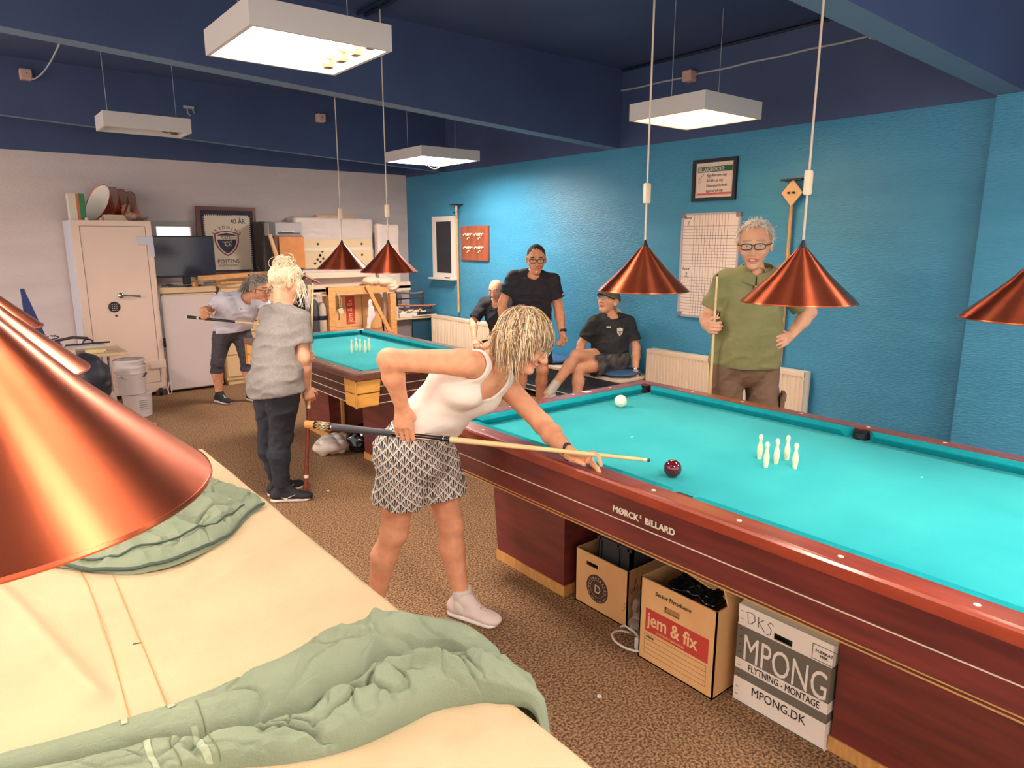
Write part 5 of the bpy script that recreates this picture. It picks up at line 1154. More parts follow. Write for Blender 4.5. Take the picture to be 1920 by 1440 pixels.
# raking folds: sharp ridges with a domain warp, stronger towards the right end and in the front roll
w1 = ridge(vnoise(u * 9 + v * 3.2, v * 2.2 - u * 6, u * 0 + 1)); w2 = ridge(vnoise(u * 20 - v * 5, v * 4 + u * 9, u * 0 + 7)); w3 = ridge(vnoise(u * 34 + v * 9, v * 7 - u * 12, u * 0 + 3))
env = (b1 * .6 + b2 * 1.0)
Zf += env * wr * (.011 * w1 + .010 * w2 * (v > cr * .8) + .004 * w3)
big = np.exp(-((u - .50 - .25 * (v - .3)) / .014) ** 2) * b1 * .016 + np.exp(-((u - .60 + .20 * v) / .012) ** 2) * b1 * .014 + np.exp(-((u - .42 - .5 * (v - .5)) / .02) ** 2) * b2 * .018
Zf += big
c1 = vnoise(u * 7 + v * 2.5, v * 2.6 - u * 5, u * 0 + 21); c2 = vnoise(u * 15 - v * 3, v * 4.2 + u * 7, u * 0 + 27); c3 = vnoise(u * 26 + v * 4, v * 6 - u * 12, u * 0 + 31)
Zf -= env * np.clip(wr * 1.3, .15, 1) * (.022 * np.exp(-(c1 / .07) ** 2) + .013 * np.exp(-(c2 / .09) ** 2) + .006 * np.exp(-(c3 / .12) ** 2)) * np.where(v > cr, 1.1, .45)
Yf = yb + (yf - yb) * v + .018 * env * wr * vnoise(u * 12, v * 4, u * 0 + 5) - .012 * b2 * (v > .93)
Zf = np.where(v > .985, Zf - .012, Zf)
Xf = u + .012 * wr * env * vnoise(u * 10, v * 5, u * 0 + 11)
ovr, dwn = edge_fold(Xf - (CX1 - .004), 0, .026)
lay = np.stack([np.minimum(Xf, CX1 - .004) + ovr + np.clip(Zf, 0, 1) * .55 * np.clip(dwn / .026, 0, 1), Yf, CZ + .002 + Zf * np.clip(1 - dwn / .06, 0, 1) - dwn * 1.2], -1)
grid_mesh('fabric_fold', lay, M_green, t)
for xs_ in (.128, .152, .205, .222): simple('seam_strip', mat('pale_green_seam', (182, 192, 160), .85), t, lambda b: None) if False else None
def lay_pt(i, j): return lay[i, j]
def strip(uu, wd, j0, j1, m, nm='seam_strip'):
    i0 = int((uu + .30) / 1.10 * nu); i1 = i0 + max(1, int(wd / 1.10 * nu))
    P = lay[i0:i1 + 1, j0:j1].copy(); P[..., 2] += .0016; grid_mesh(nm, P, m, t)
Mss = mat('pale_seam_tape', (158, 166, 140), .85)
strip(.118, .010, 8, 60, Mss); strip(.183, .012, 8, 60, Mss); strip(.14, .010, 100, 185, Mss); strip(.205, .010, 100, 185, Mss)
strip(.172, .0018, 100, 185, mat('olive_stitching', (104, 108, 70), .8), 'stitching'); strip(.222, .0018, 60, 185, mat('olive_stitching', (104, 108, 70), .8), 'stitching')
# far fold under the big lamp
t = thing('folded_cover_edge', (.40, 1.95, CZ), 'green crumpled fold of fabric on the beige cover under the huge foreground lamp', 'fabric', 'sage green fabric folds')
nu2, nv2 = 420, 220
th = np.linspace(0, 1, nu2)[:, None] + np.zeros((1, nv2)); rr_ = np.zeros((nu2, 1)) + np.linspace(0, 1, nv2)[None, :]
# front edge (bottom in the picture) and back edge as polylines, lofted
fx = [.06, .12, .18, .246, .328, .412, .497, .561, .62, .655]; fy = [2.00, 1.93, 1.845, 1.775, 1.762, 1.79, 1.845, 1.93, 1.995, 2.03]
gx = [.04, .10, .18, .26, .34, .42, .50, .57, .63, .665]; gy = [2.06, 2.16, 2.30, 2.42, 2.50, 2.54, 2.52, 2.40, 2.22, 2.10]
kk = np.linspace(0, 1, 10)
X_ = smooth(th, kk, fx) * (1 - rr_) + smooth(th, kk, gx) * rr_; Y_ = smooth(th, kk, fy) * (1 - rr_) + smooth(th, kk, gy) * rr_
dome = np.clip(np.sin(np.pi * np.clip(rr_, 0, 1)), 0, 1) ** .35 * np.clip(np.sin(np.pi * np.clip(th, 0, 1)), 0, 1) ** .35
n1 = ridge(vnoise(X_ * 9 + Y_ * 3, Y_ * 6 - X_ * 3, X_ * 0 + 2)); n2 = ridge(vnoise(X_ * 20, Y_ * 12 + X_ * 8, X_ * 0 + 8)); n3 = ridge(vnoise(X_ * 34 - Y_ * 10, Y_ * 26, X_ * 0 + 5))
c4 = vnoise(X_ * 8 - Y_ * 5, Y_ * 7, X_ * 0 + 41); c5 = vnoise(X_ * 17, Y_ * 13 - X_ * 6, X_ * 0 + 47)
Z_ = dome * (-.014 * np.exp(-(c4 / .07) ** 2) - .008 * np.exp(-(c5 / .09) ** 2) + .030 + .016 * n1 + .007 * n2 + .003 * n3) + .020 * np.exp(-((th - .93) / .05) ** 2) * dome
X_ += .008 * dome * vnoise(X_ * 12, Y_ * 9, X_ * 0 + 1); Y_ += .008 * dome * vnoise(X_ * 11, Y_ * 12, X_ * 0 + 6)
lay2 = np.stack([X_, Y_, CZ + .004 + Z_], -1)
grid_mesh('fabric_fold', lay2, M_green, t)
Mhem = mat('dark_green_hem', (70, 84, 74), .85)
simple('hem_cord', Mhem, t, lambda b: b.tube([lay2[i, 2] + V3((.004 * math.sin(i * .05), -.004, .004)) for i in range(10, nu2 - 4, 10)], .0045, 6), True)
simple('hem_cord', Mhem, t, lambda b: b.tube([lay2[i, 26] + V3((0, 0, .004 + .003 * math.sin(i * .09))) for i in range(40, nu2 - 60, 10)], .003, 6), True)

# ------------------------------------------------------------------ people
def frame(F, U):
    F = nrm(F); U = V3(U); U = nrm(U - F * (U @ F)); return np.array([np.cross(F, U), F, U])     # rows: right, front, up
def hand(W, D, N, T, curl, s=1.0, spread=0.0, thumb=None, k=.005):
    """W wrist, D along the palm, N back of the hand, T thumb side; curl = per finger three bend angles"""
    W = V3(W); D = nrm(D); N = nrm(V3(N) - D * (V3(N) @ D)); T = nrm(V3(T) - D * (V3(T) @ D) - N * (V3(T) @ N))
    K = W + D * .084 * s; P = []
    P.append(ecn(W + D * .012 * s, K - D * .012 * s, T, (.027 * s, .038 * s), (.018 * s, .0135 * s), k=.012, cap=1.0))
    P.append(ell(W + D * .035 * s + T * .020 * s - N * .008 * s, np.array([T, D, N]), (.016 * s, .028 * s, .014 * s), .010))
    for i, (off, back, ln) in enumerate(((.028, .004, .95), (.0095, .0, 1.06), (-.0095, .003, .98), (-.027, .012, .78))):
        p = K + T * off * s - D * back * s; a = 0; c = curl[i]
        dirv0 = nrm(D + T * off * spread)
        for L, r0, r1, ca in ((.045, .0092, .0086, c[0]), (.028, .0086, .0080, c[1]), (.022, .0080, .0068, c[2])):
            a += math.radians(ca); d = math.cos(a) * dirv0 - math.sin(a) * N
            q = p + d * L * ln * s; P.append(cone(p, q, r0 * s, r1 * s, k)); p = q
    b = W + D * .028 * s + T * .026 * s - N * .006 * s
    d1, d2 = thumb if thumb else (.55 * D + .75 * T - .35 * N, .85 * D + .35 * T - .4 * N)
    d1 = nrm(d1); d2 = nrm(d2); q = b + d1 * .042 * s; P.append(cone(b, q, .0125 * s, .0100 * s, .008)); P.append(cone(q, q + d2 * .032 * s, .0100 * s, .0082 * s, k))
    for p in P: p['tag'] = 'hand'
    return P
RELAX = [(18, 25, 15), (22, 30, 18), (26, 34, 20), (30, 38, 22)]
GRIP = [(62, 80, 45)] * 4
def head_prims(c, R, s=1.0, jaw=1.0, fat=1.0, smile=1.0):
    c = V3(c)
    def L(x, y, z): return c + s * (R[0] * x + R[1] * y + R[2] * z)
    def r(a, b, d): return (a * s, b * s, d * s)
    P = [ell(L(0, -.012, .030), R, r(.074, .094, .086), .02), ell(L(0, .030, -.005), R, r(.060 * fat, .062, .070), .03),
         ecn(L(0, .030, -.030), L(0, .050, -.080), R[0], (.058 * s * fat, .032 * s * jaw), (.050 * s, .032 * s), k=.025 * s),
         ell(L(0, .072, .034), R, r(.046, .018, .011), .014), ell(L(0, .074, -.088), R, r(.020, .016, .015), .018)]
    for sx in (-1, 1):
        P.append(ell(L(sx * .037, .066, -.020), R, r(.022, .020, .022), .02))
        P.append(ell(L(sx * .031, .099, .012), R, r(.018, .014, .011), .010, op='s'))
        P.append(ell(L(sx * .031, .078, .012), R, r(.014, .012, .011), .003))
        P.append(ell(L(sx * .031, .0885, .0195), R, r(.017, .0065, .0062), .003)); P.append(ell(L(sx * .031, .087, .003), R, r(.015, .006, .0042), .003))
        P.append(ell(L(sx * .077, -.004, .000), R, r(.009, .018, .031), .006)); P.append(ell(L(sx * .084, .002, .003), R, r(.005, .009, .017), .004, op='s'))
        P.append(ell(L(sx * .012, .100, -.028), R, r(.009, .010, .008), .006))
    P.append(cone(L(0, .086, .018), L(0, .112, -.024), .009 * s, .0125 * s, .010 * s))
    P.append(ell(L(0, .090, -.052), R, r(.024 * smile, .010, .0060), .005)); P.append(ell(L(0, .087, -.063 - .004 * (smile > 1)), R, r(.021 * smile, .010, .0060), .005)); P.append(ell(L(0, .100, -.0575), R, r(.023 * smile, .012, .0022 * (2.4 if smile > 1 else 1)), .003, op='s'))
    for p in P: p['tag'] = 'head'
    return P
def facefn(c, R, s, smile=1.0):
    c = V3(c)
    def f(Q):
        q = (Q - c) / s; x = q @ R[0]; y = q @ R[1]; z = q @ R[2]
        out = np.zeros(len(Q)); out[(y > .070) & ((x / (.025 * smile)) ** 2 + ((z + .0575) / (.0105 if smile == 1 else .0125)) ** 2 < 1)] = 1
        out[(y > .055) & (((np.abs(x) - .032) / .021) ** 2 + ((z - .036 + .1 * (np.abs(x) - .032)) / .0055) ** 2 < 1)] = 2
        return out
    return f
def face_parts(par, c, R, s, iris=(60, 50, 44)):
    c = V3(c)
    for sx in (-1, 1):
        e = c + s * (R[0] * sx * .031 + R[1] * .0825 + R[2] * .012)
        o = simple('eye', M_eye, par, lambda b: b.ball(e, .0098 * s, 14), True)
        simple('iris', mat('iris_%d_%d' % iris[:2], iris, .2), o, lambda b: b.ball(e + s * (R[1] * .0072), .0050 * s, 10), True)
def glasses(par, c, R, s, m, thick=.0016, w_=.024, h_=.017, name='glasses', drop=.0):
    c = V3(c)
    def L(x, y, z): return c + s * (R[0] * x + R[1] * y + R[2] * (z - drop))
    def g(b):
        for sx in (-1, 1):
            pts = [L(sx * .031 + w_ * math.copysign(abs(math.cos(a)) ** .6, math.cos(a)), .108 - .10 * abs(.031 + sx * 0 + w_ * math.cos(a) * sx - .031) * .3, .010 + h_ * math.copysign(abs(math.sin(a)) ** .6, math.sin(a))) for a in np.linspace(0, 2 * math.pi, 25)]
            b.tube(pts, thick * s, 6); b.tube([L(sx * (.031 + w_), .104, .016), L(sx * .074, .07, .016), L(sx * .082, .0, .014)], thick * s, 6)
        b.tube([L(-.008, .109, .015), L(0, .112, .018), L(.008, .109, .015)], thick * s, 6)
    o = simple(name, m, par, g, True)
    simple('lens', mat('clear_lens', (216, 220, 226), .05, alpha=.18), o, lambda b: [b.add([L(sx * .031 + w_ * .95 * math.copysign(abs(math.cos(a)) ** .6, math.cos(a)), .107, .010 + h_ * .95 * math.copysign(abs(math.sin(a)) ** .6, math.sin(a))) for a in np.linspace(0, 2 * math.pi, 24, endpoint=False)], [tuple(range(24))]) for sx in (-1, 1)])
    return o
def strands(b, c, R, s, n, ok, length, lift=.004, grav=.35, crown=(0, -.45, .9), rad=.0022, seed=1, shell=(.080, .100, .096), nm=3, wild=.08, fwd=0.0, steps=11, target=None, tk=0.0, hug=0, lenfn=None):
    rg = np.random.default_rng(seed); c = V3(c) + s * (R[1] * -.012 + R[2] * .030); cr = nrm(crown); sh = V3(shell) * s; gl = R @ V3((0, 0, -1)); k = 0; tries = 0
    while k < n and tries < n * 30:
        tries += 1
        d = nrm(rg.normal(size=3))
        if not ok(d): continue
        L = length * (0.7 + .6 * rg.random()) * (lenfn(d) if lenfn else 1); st = L / steps; lf = lift * (0.3 + 1.4 * rg.random()); p = d * (sh + lf * .3)
        tdir = nrm(d - cr * (d @ cr) + rg.normal(size=3) * .15); tdir = nrm(tdir - d * (tdir @ d)); pts = [p.copy()]
        for i in range(steps):
            tdir = nrm(tdir * .75 + gl * grav + rg.normal(size=3) * wild + V3((0, fwd, 0)) + (0 if target is None else tk * nrm(V3(target) * s - p))); p = p + tdir * st
            q = np.linalg.norm(p / (sh + lf))
            if hug and q > hug and p[2] > -.035 * s: p = p * (hug / q)
            if q < 1: p = p / q
            pts.append(p.copy())
        W = [c + R.T @ x for x in pts]; rr = rad * s * (.7 + .6 * rg.random())
        b.tube(W, [rr * (1 - .65 * (i / steps) ** 2) for i in range(len(W))], 4, int(rg.integers(nm)), True, flat=.6); k += 1
def fold_disp(seed=0, amp=.006, sx=18, sy=18, sz=26, amp2=.003):
    def f(X, Y, Z):
        a = ridge(vnoise(X * sx + seed, Y * sy + Z * 9, Z * sz + seed)); return -(amp * (a - .3) + amp2 * vnoise(X * 40 + seed, Y * 40, Z * 55))
    return f
def person_prims(J, S):
    """J joints; S sizes. Returns tagged primitives for one continuous body."""
    P = []; s = S.get('s', 1.0)
    def T(p, tg): p['tag'] = tg; P.append(p)
    F0, F1 = nrm(S['F0']), nrm(S['F1'])
    R0 = nrm(np.cross(F0, (0, 0, 1))); up1 = nrm(V3(J['neck']) - V3(J['waist'])); R1 = nrm(S['R1']) if 'R1' in S else nrm(np.cross(F1, up1))
    pel = (V3(J['hipR']) + V3(J['hipL'])) / 2 + V3((0, 0, .03)); wa, ch, nk = V3(J['waist']), V3(J['chest']), V3(J['neck'])
    sr, sl = V3(J['shR']), V3(J['shL']); sm = (sr + sl) / 2
    wp, ww, wc, dp, dw, dc = [x * s for x in S.get('T', (.165, .135, .150, .115, .095, .110))]
    T(ecn(pel - up1 * 0 - V3((0, 0, .05)), pel, R0, (wp, wp), (dp, dp), k=.03), 'pelvis')
    T(ecn(pel, wa, R0, (wp * .97, ww), (dp, dw), k=.04), 'torso'); T(ecn(wa, ch, R1, (ww, wc), (dw, dc), k=.04), 'torso')
    T(ecn(ch, sm - up1 * .02, R1, (wc, wc * .86), (dc, dc * .72), k=.04), 'torso')
    T(ecn(sr, sl, up1, (.042 * s, .042 * s), (.045 * s, .045 * s), k=.03), 'yoke')
    for q in (sr, sl): T(cone(nk - up1 * .01, q + (nk - q) * .25, .048 * s, .040 * s, .03), 'yoke')
    for side in 'RL':
        sh, el, wr = V3(J['sh' + side]), V3(J['el' + side]), V3(J['wr' + side])
        aw = S.get('arm', 1.0) * s
        T(cone(sh, el, .049 * aw, .040 * aw, .02), 'arm' + side); T(ell(sh + (el - sh) * .10, np.eye(3), (.047 * aw,) * 3, .02), 'delt' + side)
        m_ = el + (wr - el) * .35; T(cone(el, m_, .039 * aw, .041 * aw, .02), 'fore' + side); T(cone(m_, wr, .040 * aw, .027 * aw, .02), 'fore' + side)
    for side in 'RL':
        hp, kn, an = V3(J['hip' + side]), V3(J['knee' + side]), V3(J['ank' + side]); lw = S.get('leg', 1.0) * s
        T(cone(hp, hp + (kn - hp) * .35, .088 * lw, .080 * lw, .03), 'thigh' + side); T(cone(hp + (kn - hp) * .35, kn, .080 * lw, .054 * lw, .03), 'thigh' + side)
        fw = nrm(S.get('Fl' + side, F0)); cf = kn + (an - kn) * .32 - fw * .014
        T(cone(kn, cf, .052 * lw, .055 * lw, .02), 'shin' + side); T(cone(cf, an, .054 * lw, .034 * lw, .025), 'shin' + side); T(ell(kn + fw * .018, np.eye(3), (.042 * lw,) * 3, .02), 'shin' + side)
        T(ell(hp - F0 * .045 * s, np.eye(3), (.085 * s,) * 3, .04), 'pelvis')
        if S.get('feet', True): T(cone(an, an + fw * .09 + V3((0, 0, -.05)), .034 * s, .024 * s, .02), 'foot' + side)
    if S.get('bust'):
        for sx in (-1, 1): T(ell(ch + R1 * sx * .070 * s + np.cross(up1, R1) * dc * .62 + up1 * .01, np.array([R1, np.cross(up1, R1), up1]), V3((.062, .062, .060)) * S['bust'] * s, .03), 'torso')
    if S.get('belly'): T(ell(wa + np.cross(up1, R1) * dw * .4, np.eye(3), V3((.11, .11, .12)) * S['belly'] * s, .05), 'torso')
    hc = V3(J['head']); RH = frame(S['FH'], S['UH']); hs = S.get('hs', 1.0)
    T(cone(nk - up1 * .03, hc + hs * (RH[1] * -.018 + RH[2] * -.055), .056 * s * S.get('neck', 1), .050 * s * S.get('neck', 1), .025), 'neck')
    P += head_prims(hc, RH, hs, S.get('jaw', 1), S.get('fat', 1), S.get('smile', 1))
    return P, RH
def sel(P, *tags): return [p for p in P if any(p['tag'].startswith(t) for t in tags)]
def shoe(par, an, fw, m, sole, s=1.0, name='shoe', laces=None, h=.006):
    an = V3(an); fw = nrm(V3((fw[0], fw[1], 0))); rt = V3((fw[1], -fw[0], 0)); g = V3((an[0], an[1], 0))
    P = [ecn(g - fw * .035 * s + V3((0, 0, .040 * s)), g + fw * .12 * s + V3((0, 0, .034 * s)), rt, (.036 * s, .043 * s), (.034 * s, .026 * s), k=.02, cap=1.3),
         ecn(g - fw * .025 * s + V3((0, 0, .05 * s)), an + V3((0, 0, .01)), rt, (.038 * s, .040 * s), (.045 * s, .046 * s), k=.02), ecn(g + fw * .085 * s + V3((0, 0, .050 * s)), an + fw * .012 + V3((0, 0, .012)), rt, (.031 * s, .037 * s), (.024 * s, .036 * s), k=.02), ell(g + fw * .155 * s + V3((0, 0, .030 * s)), np.array([rt, fw, V3((0, 0, 1))]), (.042 * s, .045 * s, .026 * s), .02)]
    o = volmesh(name, P, h, m, par, cuts=[(an + V3((0, 0, .035)), (0, 0, 1)), ((0, 0, .012), (0, 0, -1))])
    Q = [ecn(g - fw * .04 * s + V3((0, 0, .012)), g + fw * .15 * s + V3((0, 0, .012)), rt, (.040 * s, .047 * s), (.018, .018), k=.01, cap=2.0)]
    volmesh('sole', Q, h, sole, o, cuts=[((0, 0, .026), (0, 0, 1)), ((0, 0, .001), (0, 0, -1))], zmin=.001)
    if laces: simple('laces', laces, o, lambda b: [b.tube([an + fw * (.045 + .022 * i) + rt * sg * .024 + V3((0, 0, .002 - .012 * i - .006)), an + fw * (.055 + .022 * i) - rt * sg * .0 + V3((0, 0, .012 - .012 * i)), an + fw * (.065 + .022 * i) - rt * sg * .024 + V3((0, 0, -.004 - .012 * i - .006))], .0028, 6) for i in range(4) for sg in (-1, 1)], True)
    return o
def skinfn(S, c, RH): return facefn(c, RH, S.get('hs', 1.0), S.get('smile', 1.0))
def lerp(a, b, t_): return V3(a) * (1 - t_) + V3(b) * t_

# ---- 1: the woman leaning over the main table
J = dict(hipR=(1.356, 2.385, .792), hipL=(1.525, 2.448, .765), kneeR=(1.313, 2.432, .436), ankR=(1.257, 2.519, .095), kneeL=(1.57, 2.384, .419), ankL=(1.585, 2.324, .085),
         waist=(1.478, 2.345, .940), chest=(1.556, 2.240, 1.085), shR=(1.455, 2.085, 1.200), shL=(1.750, 2.235, 1.060), neck=(1.620, 2.135, 1.175), head=(1.690, 2.030, 1.262),
         elR=(1.219, 2.246, 1.216), elL=(1.818, 2.055, .905), wrL=(1.728, 1.805, .862))
cd = nrm(CUE1[1] - CUE1[0]); pc = CUE1[0] + (CUE1[1] - CUE1[0]) * .325
NR = nrm((-.70, -.62, .12)); DR = nrm((.05, .02, -1)); Kp = pc + NR * .026 + V3((0, 0, .026)); J['wrR'] = Kp - DR * .084 * 1.1
S = dict(F0=(.42, -.90, 0), F1=(.0, -.7, -.7), R1=(-.298, -.150, .140), FH=(.50, -.74, -.45), UH=(.1, -.1, 1), T=(.158, .132, .140, .112, .098, .104), bust=1.0, hs=.97, leg=1.0, arm=1.0, fat=.95, FlR=(.5, -.85, 0), FlL=(.38, -.92, 0))
P, RH = person_prims(J, S)
P += hand(J['wrR'], DR, NR, cd, [(12, 74, 70), (16, 78, 70), (20, 80, 70), (24, 82, 70)], 1.1, spread=3, thumb=(V3((0, 0, -.8)) + cd * .55 - NR * .7, V3((0, 0, -.8)) + cd * .1 - NR * .8), k=.003)
DL = nrm((.28, -.95, -.10)); NL = nrm((.0, 0, 1)); TL = nrm((-.84, -.54, 0))
HP = hand(J['wrL'], DL, NL, TL, [(0, 0, 0), (22, 24, 14), (45, 60, 40), (50, 75, 50)], spread=6, thumb=(DL * .75 + TL * .55 + NL * .15, DL * .95 + TL * .25 - NL * .05))
Kb = V3(J['wrL']) + DL * .084 + TL * .028
for a_, b_, ra_, rb_ in ((Kb, Kb + DL * .022 + NL * .040, .0095, .0088), (Kb + DL * .022 + NL * .040, Kb + DL * .050 + NL * .036 + TL * .006, .0088, .0080), (Kb + DL * .050 + NL * .036 + TL * .006, Kb + DL * .062 + NL * .008 + TL * .016, .0080, .0070)):
    q_ = cone(a_, b_, ra_, rb_, .005); q_['tag'] = 'hand'; HP.append(q_)
P += HP[:2] + HP[5:]
t = thing('person', (1.44, 2.42, 0), 'blonde woman in white tank top and patterned shorts leaning over the main table', 'person')
M_brow = mat('light_brown_brow', (150, 104, 70), .8)
volmesh('body', P, .0038, [M_skinw, M_lips, M_brow], t, colorfn=skinfn(S, J['head'], RH), zmin=.004)
face_parts(t, J['head'], RH, S['hs'])
up1 = nrm(V3(J['neck']) - V3(J['waist'])); R1 = nrm(S['R1']); F1 = np.cross(up1, R1)
M_tank = mat('white_tank_fabric', (240, 224, 212), .8, bump=.15, bscale=300)
nkv = V3(J['neck'])
subs = [ell(V3(J['shR']) - R1 * -.012, np.array([R1, F1, up1]), (.072, .16, .088), .01), ell(V3(J['shL']) + R1 * -.012, np.array([R1, F1, up1]), (.070, .16, .088), .01),
        ell(nkv + F1 * .055 - up1 * .015, np.array([R1, F1, up1]), (.080, .11, .105), .012), ell(nkv - F1 * .02 + up1 * .045, np.array([R1, F1, up1]), (.085, .12, .07), .012)]
def tankfold(X, Y, Z):
    a = ridge(vnoise(X * 6 + Y * 5, Z * 22 + X * 8, Y * 6)); low = np.clip((1.08 - Z) / .15, 0, 1)
    return -(.0055 * low * (a - .2) + .0012 * vnoise(X * 30, Y * 30, Z * 30))
volmesh('tank_top', sel(P, 'torso', 'yoke', 'pelvis'), .0045, M_tank, t, e=.012, disp=tankfold, shell=.011, subs=subs, cuts=[(V3((1.46, 2.38, .893)), nrm((-.25, .30, -1)))])
M_short = mat('patterned_shorts', (60, 54, 52), .8)
def patt(nt):
    n = nt.nodes; tc = n.new('ShaderNodeTexCoord'); sp = n.new('ShaderNodeSeparateXYZ'); nt.links.new(tc.outputs['Object'], sp.inputs[0])
    def m(op, a, b_=None, c_=None):
        q = n.new('ShaderNodeMath'); q.operation = op
        for i, v_ in enumerate((a, b_, c_)):
            if v_ is None: continue
            if isinstance(v_, (int, float)): q.inputs[i].default_value = v_
            else: nt.links.new(v_, q.inputs[i])
        return q.outputs[0]
    x = m('ADD', m('MULTIPLY', sp.outputs[0], .75), m('MULTIPLY', sp.outputs[1], -.45)); z = sp.outputs[2]
    a = m('ADD', m('MULTIPLY', x, 26), m('MULTIPLY', z, 22)); c_ = m('ADD', m('MULTIPLY', x, -26), m('MULTIPLY', z, 22))
    def line(v_, w_): return m('LESS_THAN', m('ABSOLUTE', m('SUBTRACT', m('FRACT', v_), .5)), w_)
    L = m('MAXIMUM', line(a, .07), line(c_, .07))
    fa = m('SUBTRACT', m('FRACT', m('ADD', a, .5)), .5); fc = m('SUBTRACT', m('FRACT', m('ADD', c_, .5)), .5)
    fx = m('SUBTRACT', fa, fc); fz = m('ADD', m('ADD', fa, fc), 1.0)
    ang = m('DIVIDE', fx, m('ADD', fz, .05)); fan = m('LESS_THAN', m('ABSOLUTE', m('SUBTRACT', m('FRACT', m('MULTIPLY', ang, 2.6)), .5)), .20)
    L = m('MAXIMUM', L, m('MULTIPLY', fan, .85))
    mx = n.new('ShaderNodeMix'); mx.data_type = 'RGBA'; nt.links.new(L, mx.inputs['Factor']); mx.inputs['A'].default_value = (*lin((62, 56, 54)), 1); mx.inputs['B'].default_value = (*lin((226, 214, 202)), 1)
    return mx.outputs['Result']
setbase(M_short, patt)
def shorts(J, P, m, name, flare, lenR, lenL, wz, par, e=.014, h=.006, amp=.006, seed=0, sh=.012):
    Q = [dict(p) for p in sel(P, 'pelvis') + sel(P, 'torso')[:1]]
    for sd, ln in (('R', lenR), ('L', lenL)):
        hp, kn = V3(J['hip' + sd]), V3(J['knee' + sd]); Q.append(cone(hp, lerp(hp, kn, ln + .12), .086, flare, .03, cut=(lerp(hp, kn, ln), kn - hp)))
    return garment(name, Q, h, m, par, e, fold_disp(seed, amp, 10, 10, 9), max(sh, 2 * h - .001), [((0, 0, wz), (0, 0, 1))])
shorts(J, P, M_short, 'shorts', .098, .60, .60, .935, t, e=.014, h=.0055, amp=.006, seed=3)
simple('waistband', M_short, t, lambda b: None) if False else None
M_h = [mat('hair_sandy', (212, 176, 130), .5), mat('hair_pale_blonde', (244, 224, 190), .45), mat('hair_dark_blonde', (120, 86, 60), .6)]
def okh(d): return not (d[1] > .35 and d[2] < .62) and not (d[2] < -.25) and not (d[1] > .0 and d[2] < .10)
hb = MB(); strands(hb, J['head'], RH, .97, 3200, okh, .145, lift=.012, grav=.20, crown=(0, -.35, .93), rad=.0016, seed=4, wild=.06, shell=(.082, .100, .096), hug=1.05, lenfn=lambda d: .62 if d[1] > .25 else (.85 if d[1] > -.1 else 1.0))
hair = hb.build('hair', M_h, t, True)
volmesh('hair_base', [ell(V3(J['head']) + .97 * (RH[1] * -.020 + RH[2] * .036), RH, (.080, .096, .090), .01), ell(V3(J['head']) + .97 * (RH[1] * -.050 + RH[2] * -.02), RH, (.072, .055, .075), .02)], .005, M_h[2], hair,
        disp=lambda X, Y, Z: .004 * vnoise(X * 50, Y * 50, Z * 50), cuts=[(V3(J['head']) + RH[1] * .052, RH[1] - RH[2] * .55)])
glasses(t, J['head'], RH, .97, mat('pale_gold_frame', (214, 196, 170), .3, metal=.6), .0013)
for sd, fw in (('R', (.5, -.86, 0)), ('L', (.38, -.92, 0))):
    an = V3(J['ank' + sd])
    sk = volmesh('sock', [cone(an + (0, 0, .055), an - (0, 0, .03), .040, .045, .01)], .005, M_white, t, cuts=[(an + (0, 0, .052), (0, 0, 1))], disp=fold_disp(1, .002, 30, 30, 60))
    shoe(t, an, fw, mat('blush_white_knit', (236, 214, 208), .7, bump=.3, bscale=220), mat('white_sole', (240, 232, 226), .6), .98, laces=mat('grey_laces', (190, 180, 172), .8), h=.005)
simple('bracelet', M_black, t, lambda b: [b.ball(V3(J['wrL']) + nrm(V3(J['elL']) - V3(J['wrL'])) * .012 + .031 * (math.cos(a) * nrm((.85, .2, -.3)) + math.sin(a) * V3((0, 0, 1))), .0065, 8) for a in np.linspace(0, 6.28, 16)], True)
simple('necklace', mat('thin_gold', (214, 170, 100), .3, metal=1), t, lambda b: b.tube([V3(J['head']) + RH[0] * .05 + (0, 0, -.07), nkv + RH[0] * .03 + F1 * .07 + (0, 0, -.03), nkv + F1 * .09 - up1 * .05], .0012, 5))

# ---- 2: the woman in the grey t-shirt, seen from behind
J = dict(hipR=(1.498, 4.100, .775), hipL=(1.475, 4.275, .775), kneeR=(1.487, 4.180, .43), ankR=(1.475, 4.200, .085), kneeL=(1.455, 4.315, .42), ankL=(1.500, 4.340, .085),
         waist=(1.515, 4.215, .90), chest=(1.545, 4.235, 1.07), shR=(1.625, 4.110, 1.175), shL=(1.545, 4.405, 1.175), neck=(1.578, 4.235, 1.235), head=(1.610, 4.235, 1.385), elR=(1.625, 4.075, .935), elL=(1.68, 4.44, .985))
c2 = lambda z: CUE2[0] + (CUE2[1] - CUE2[0]) * (z - CUE2[0][2]) / (CUE2[1][2] - CUE2[0][2])
F2 = nrm((.95, .30, 0)); NR = nrm((-.25, -.95, .1)); D2 = nrm((.35, .05, -.93))
pc = c2(.665); J['wrR'] = pc + NR * .026 - D2 * .072
pl2 = c2(.915); NL2 = nrm((.75, .30, .1)); DL2 = nrm((.15, -.98, .05)); J['wrL'] = pl2 + NL2 * .028 - DL2 * .080
S = dict(F0=F2, F1=nrm((.92, .30, -.15)), R1=nrm((.26, -.96, 0)), FH=(.93, -.05, -.36), UH=(.3, 0, 1), T=(.150, .135, .135, .115, .105, .105), bust=.85, hs=1.0, FlR=(.85, -.5, 0), FlL=(.9, .2, 0))
P, RH = person_prims(J, S)
P += hand(J['wrR'], D2, NR, (.9, .1, .35), [(45, 70, 40), (50, 72, 40), (55, 74, 40), (58, 76, 40)], thumb=(V3((.8, .25, -.5)), V3((.5, .5, -.7))))
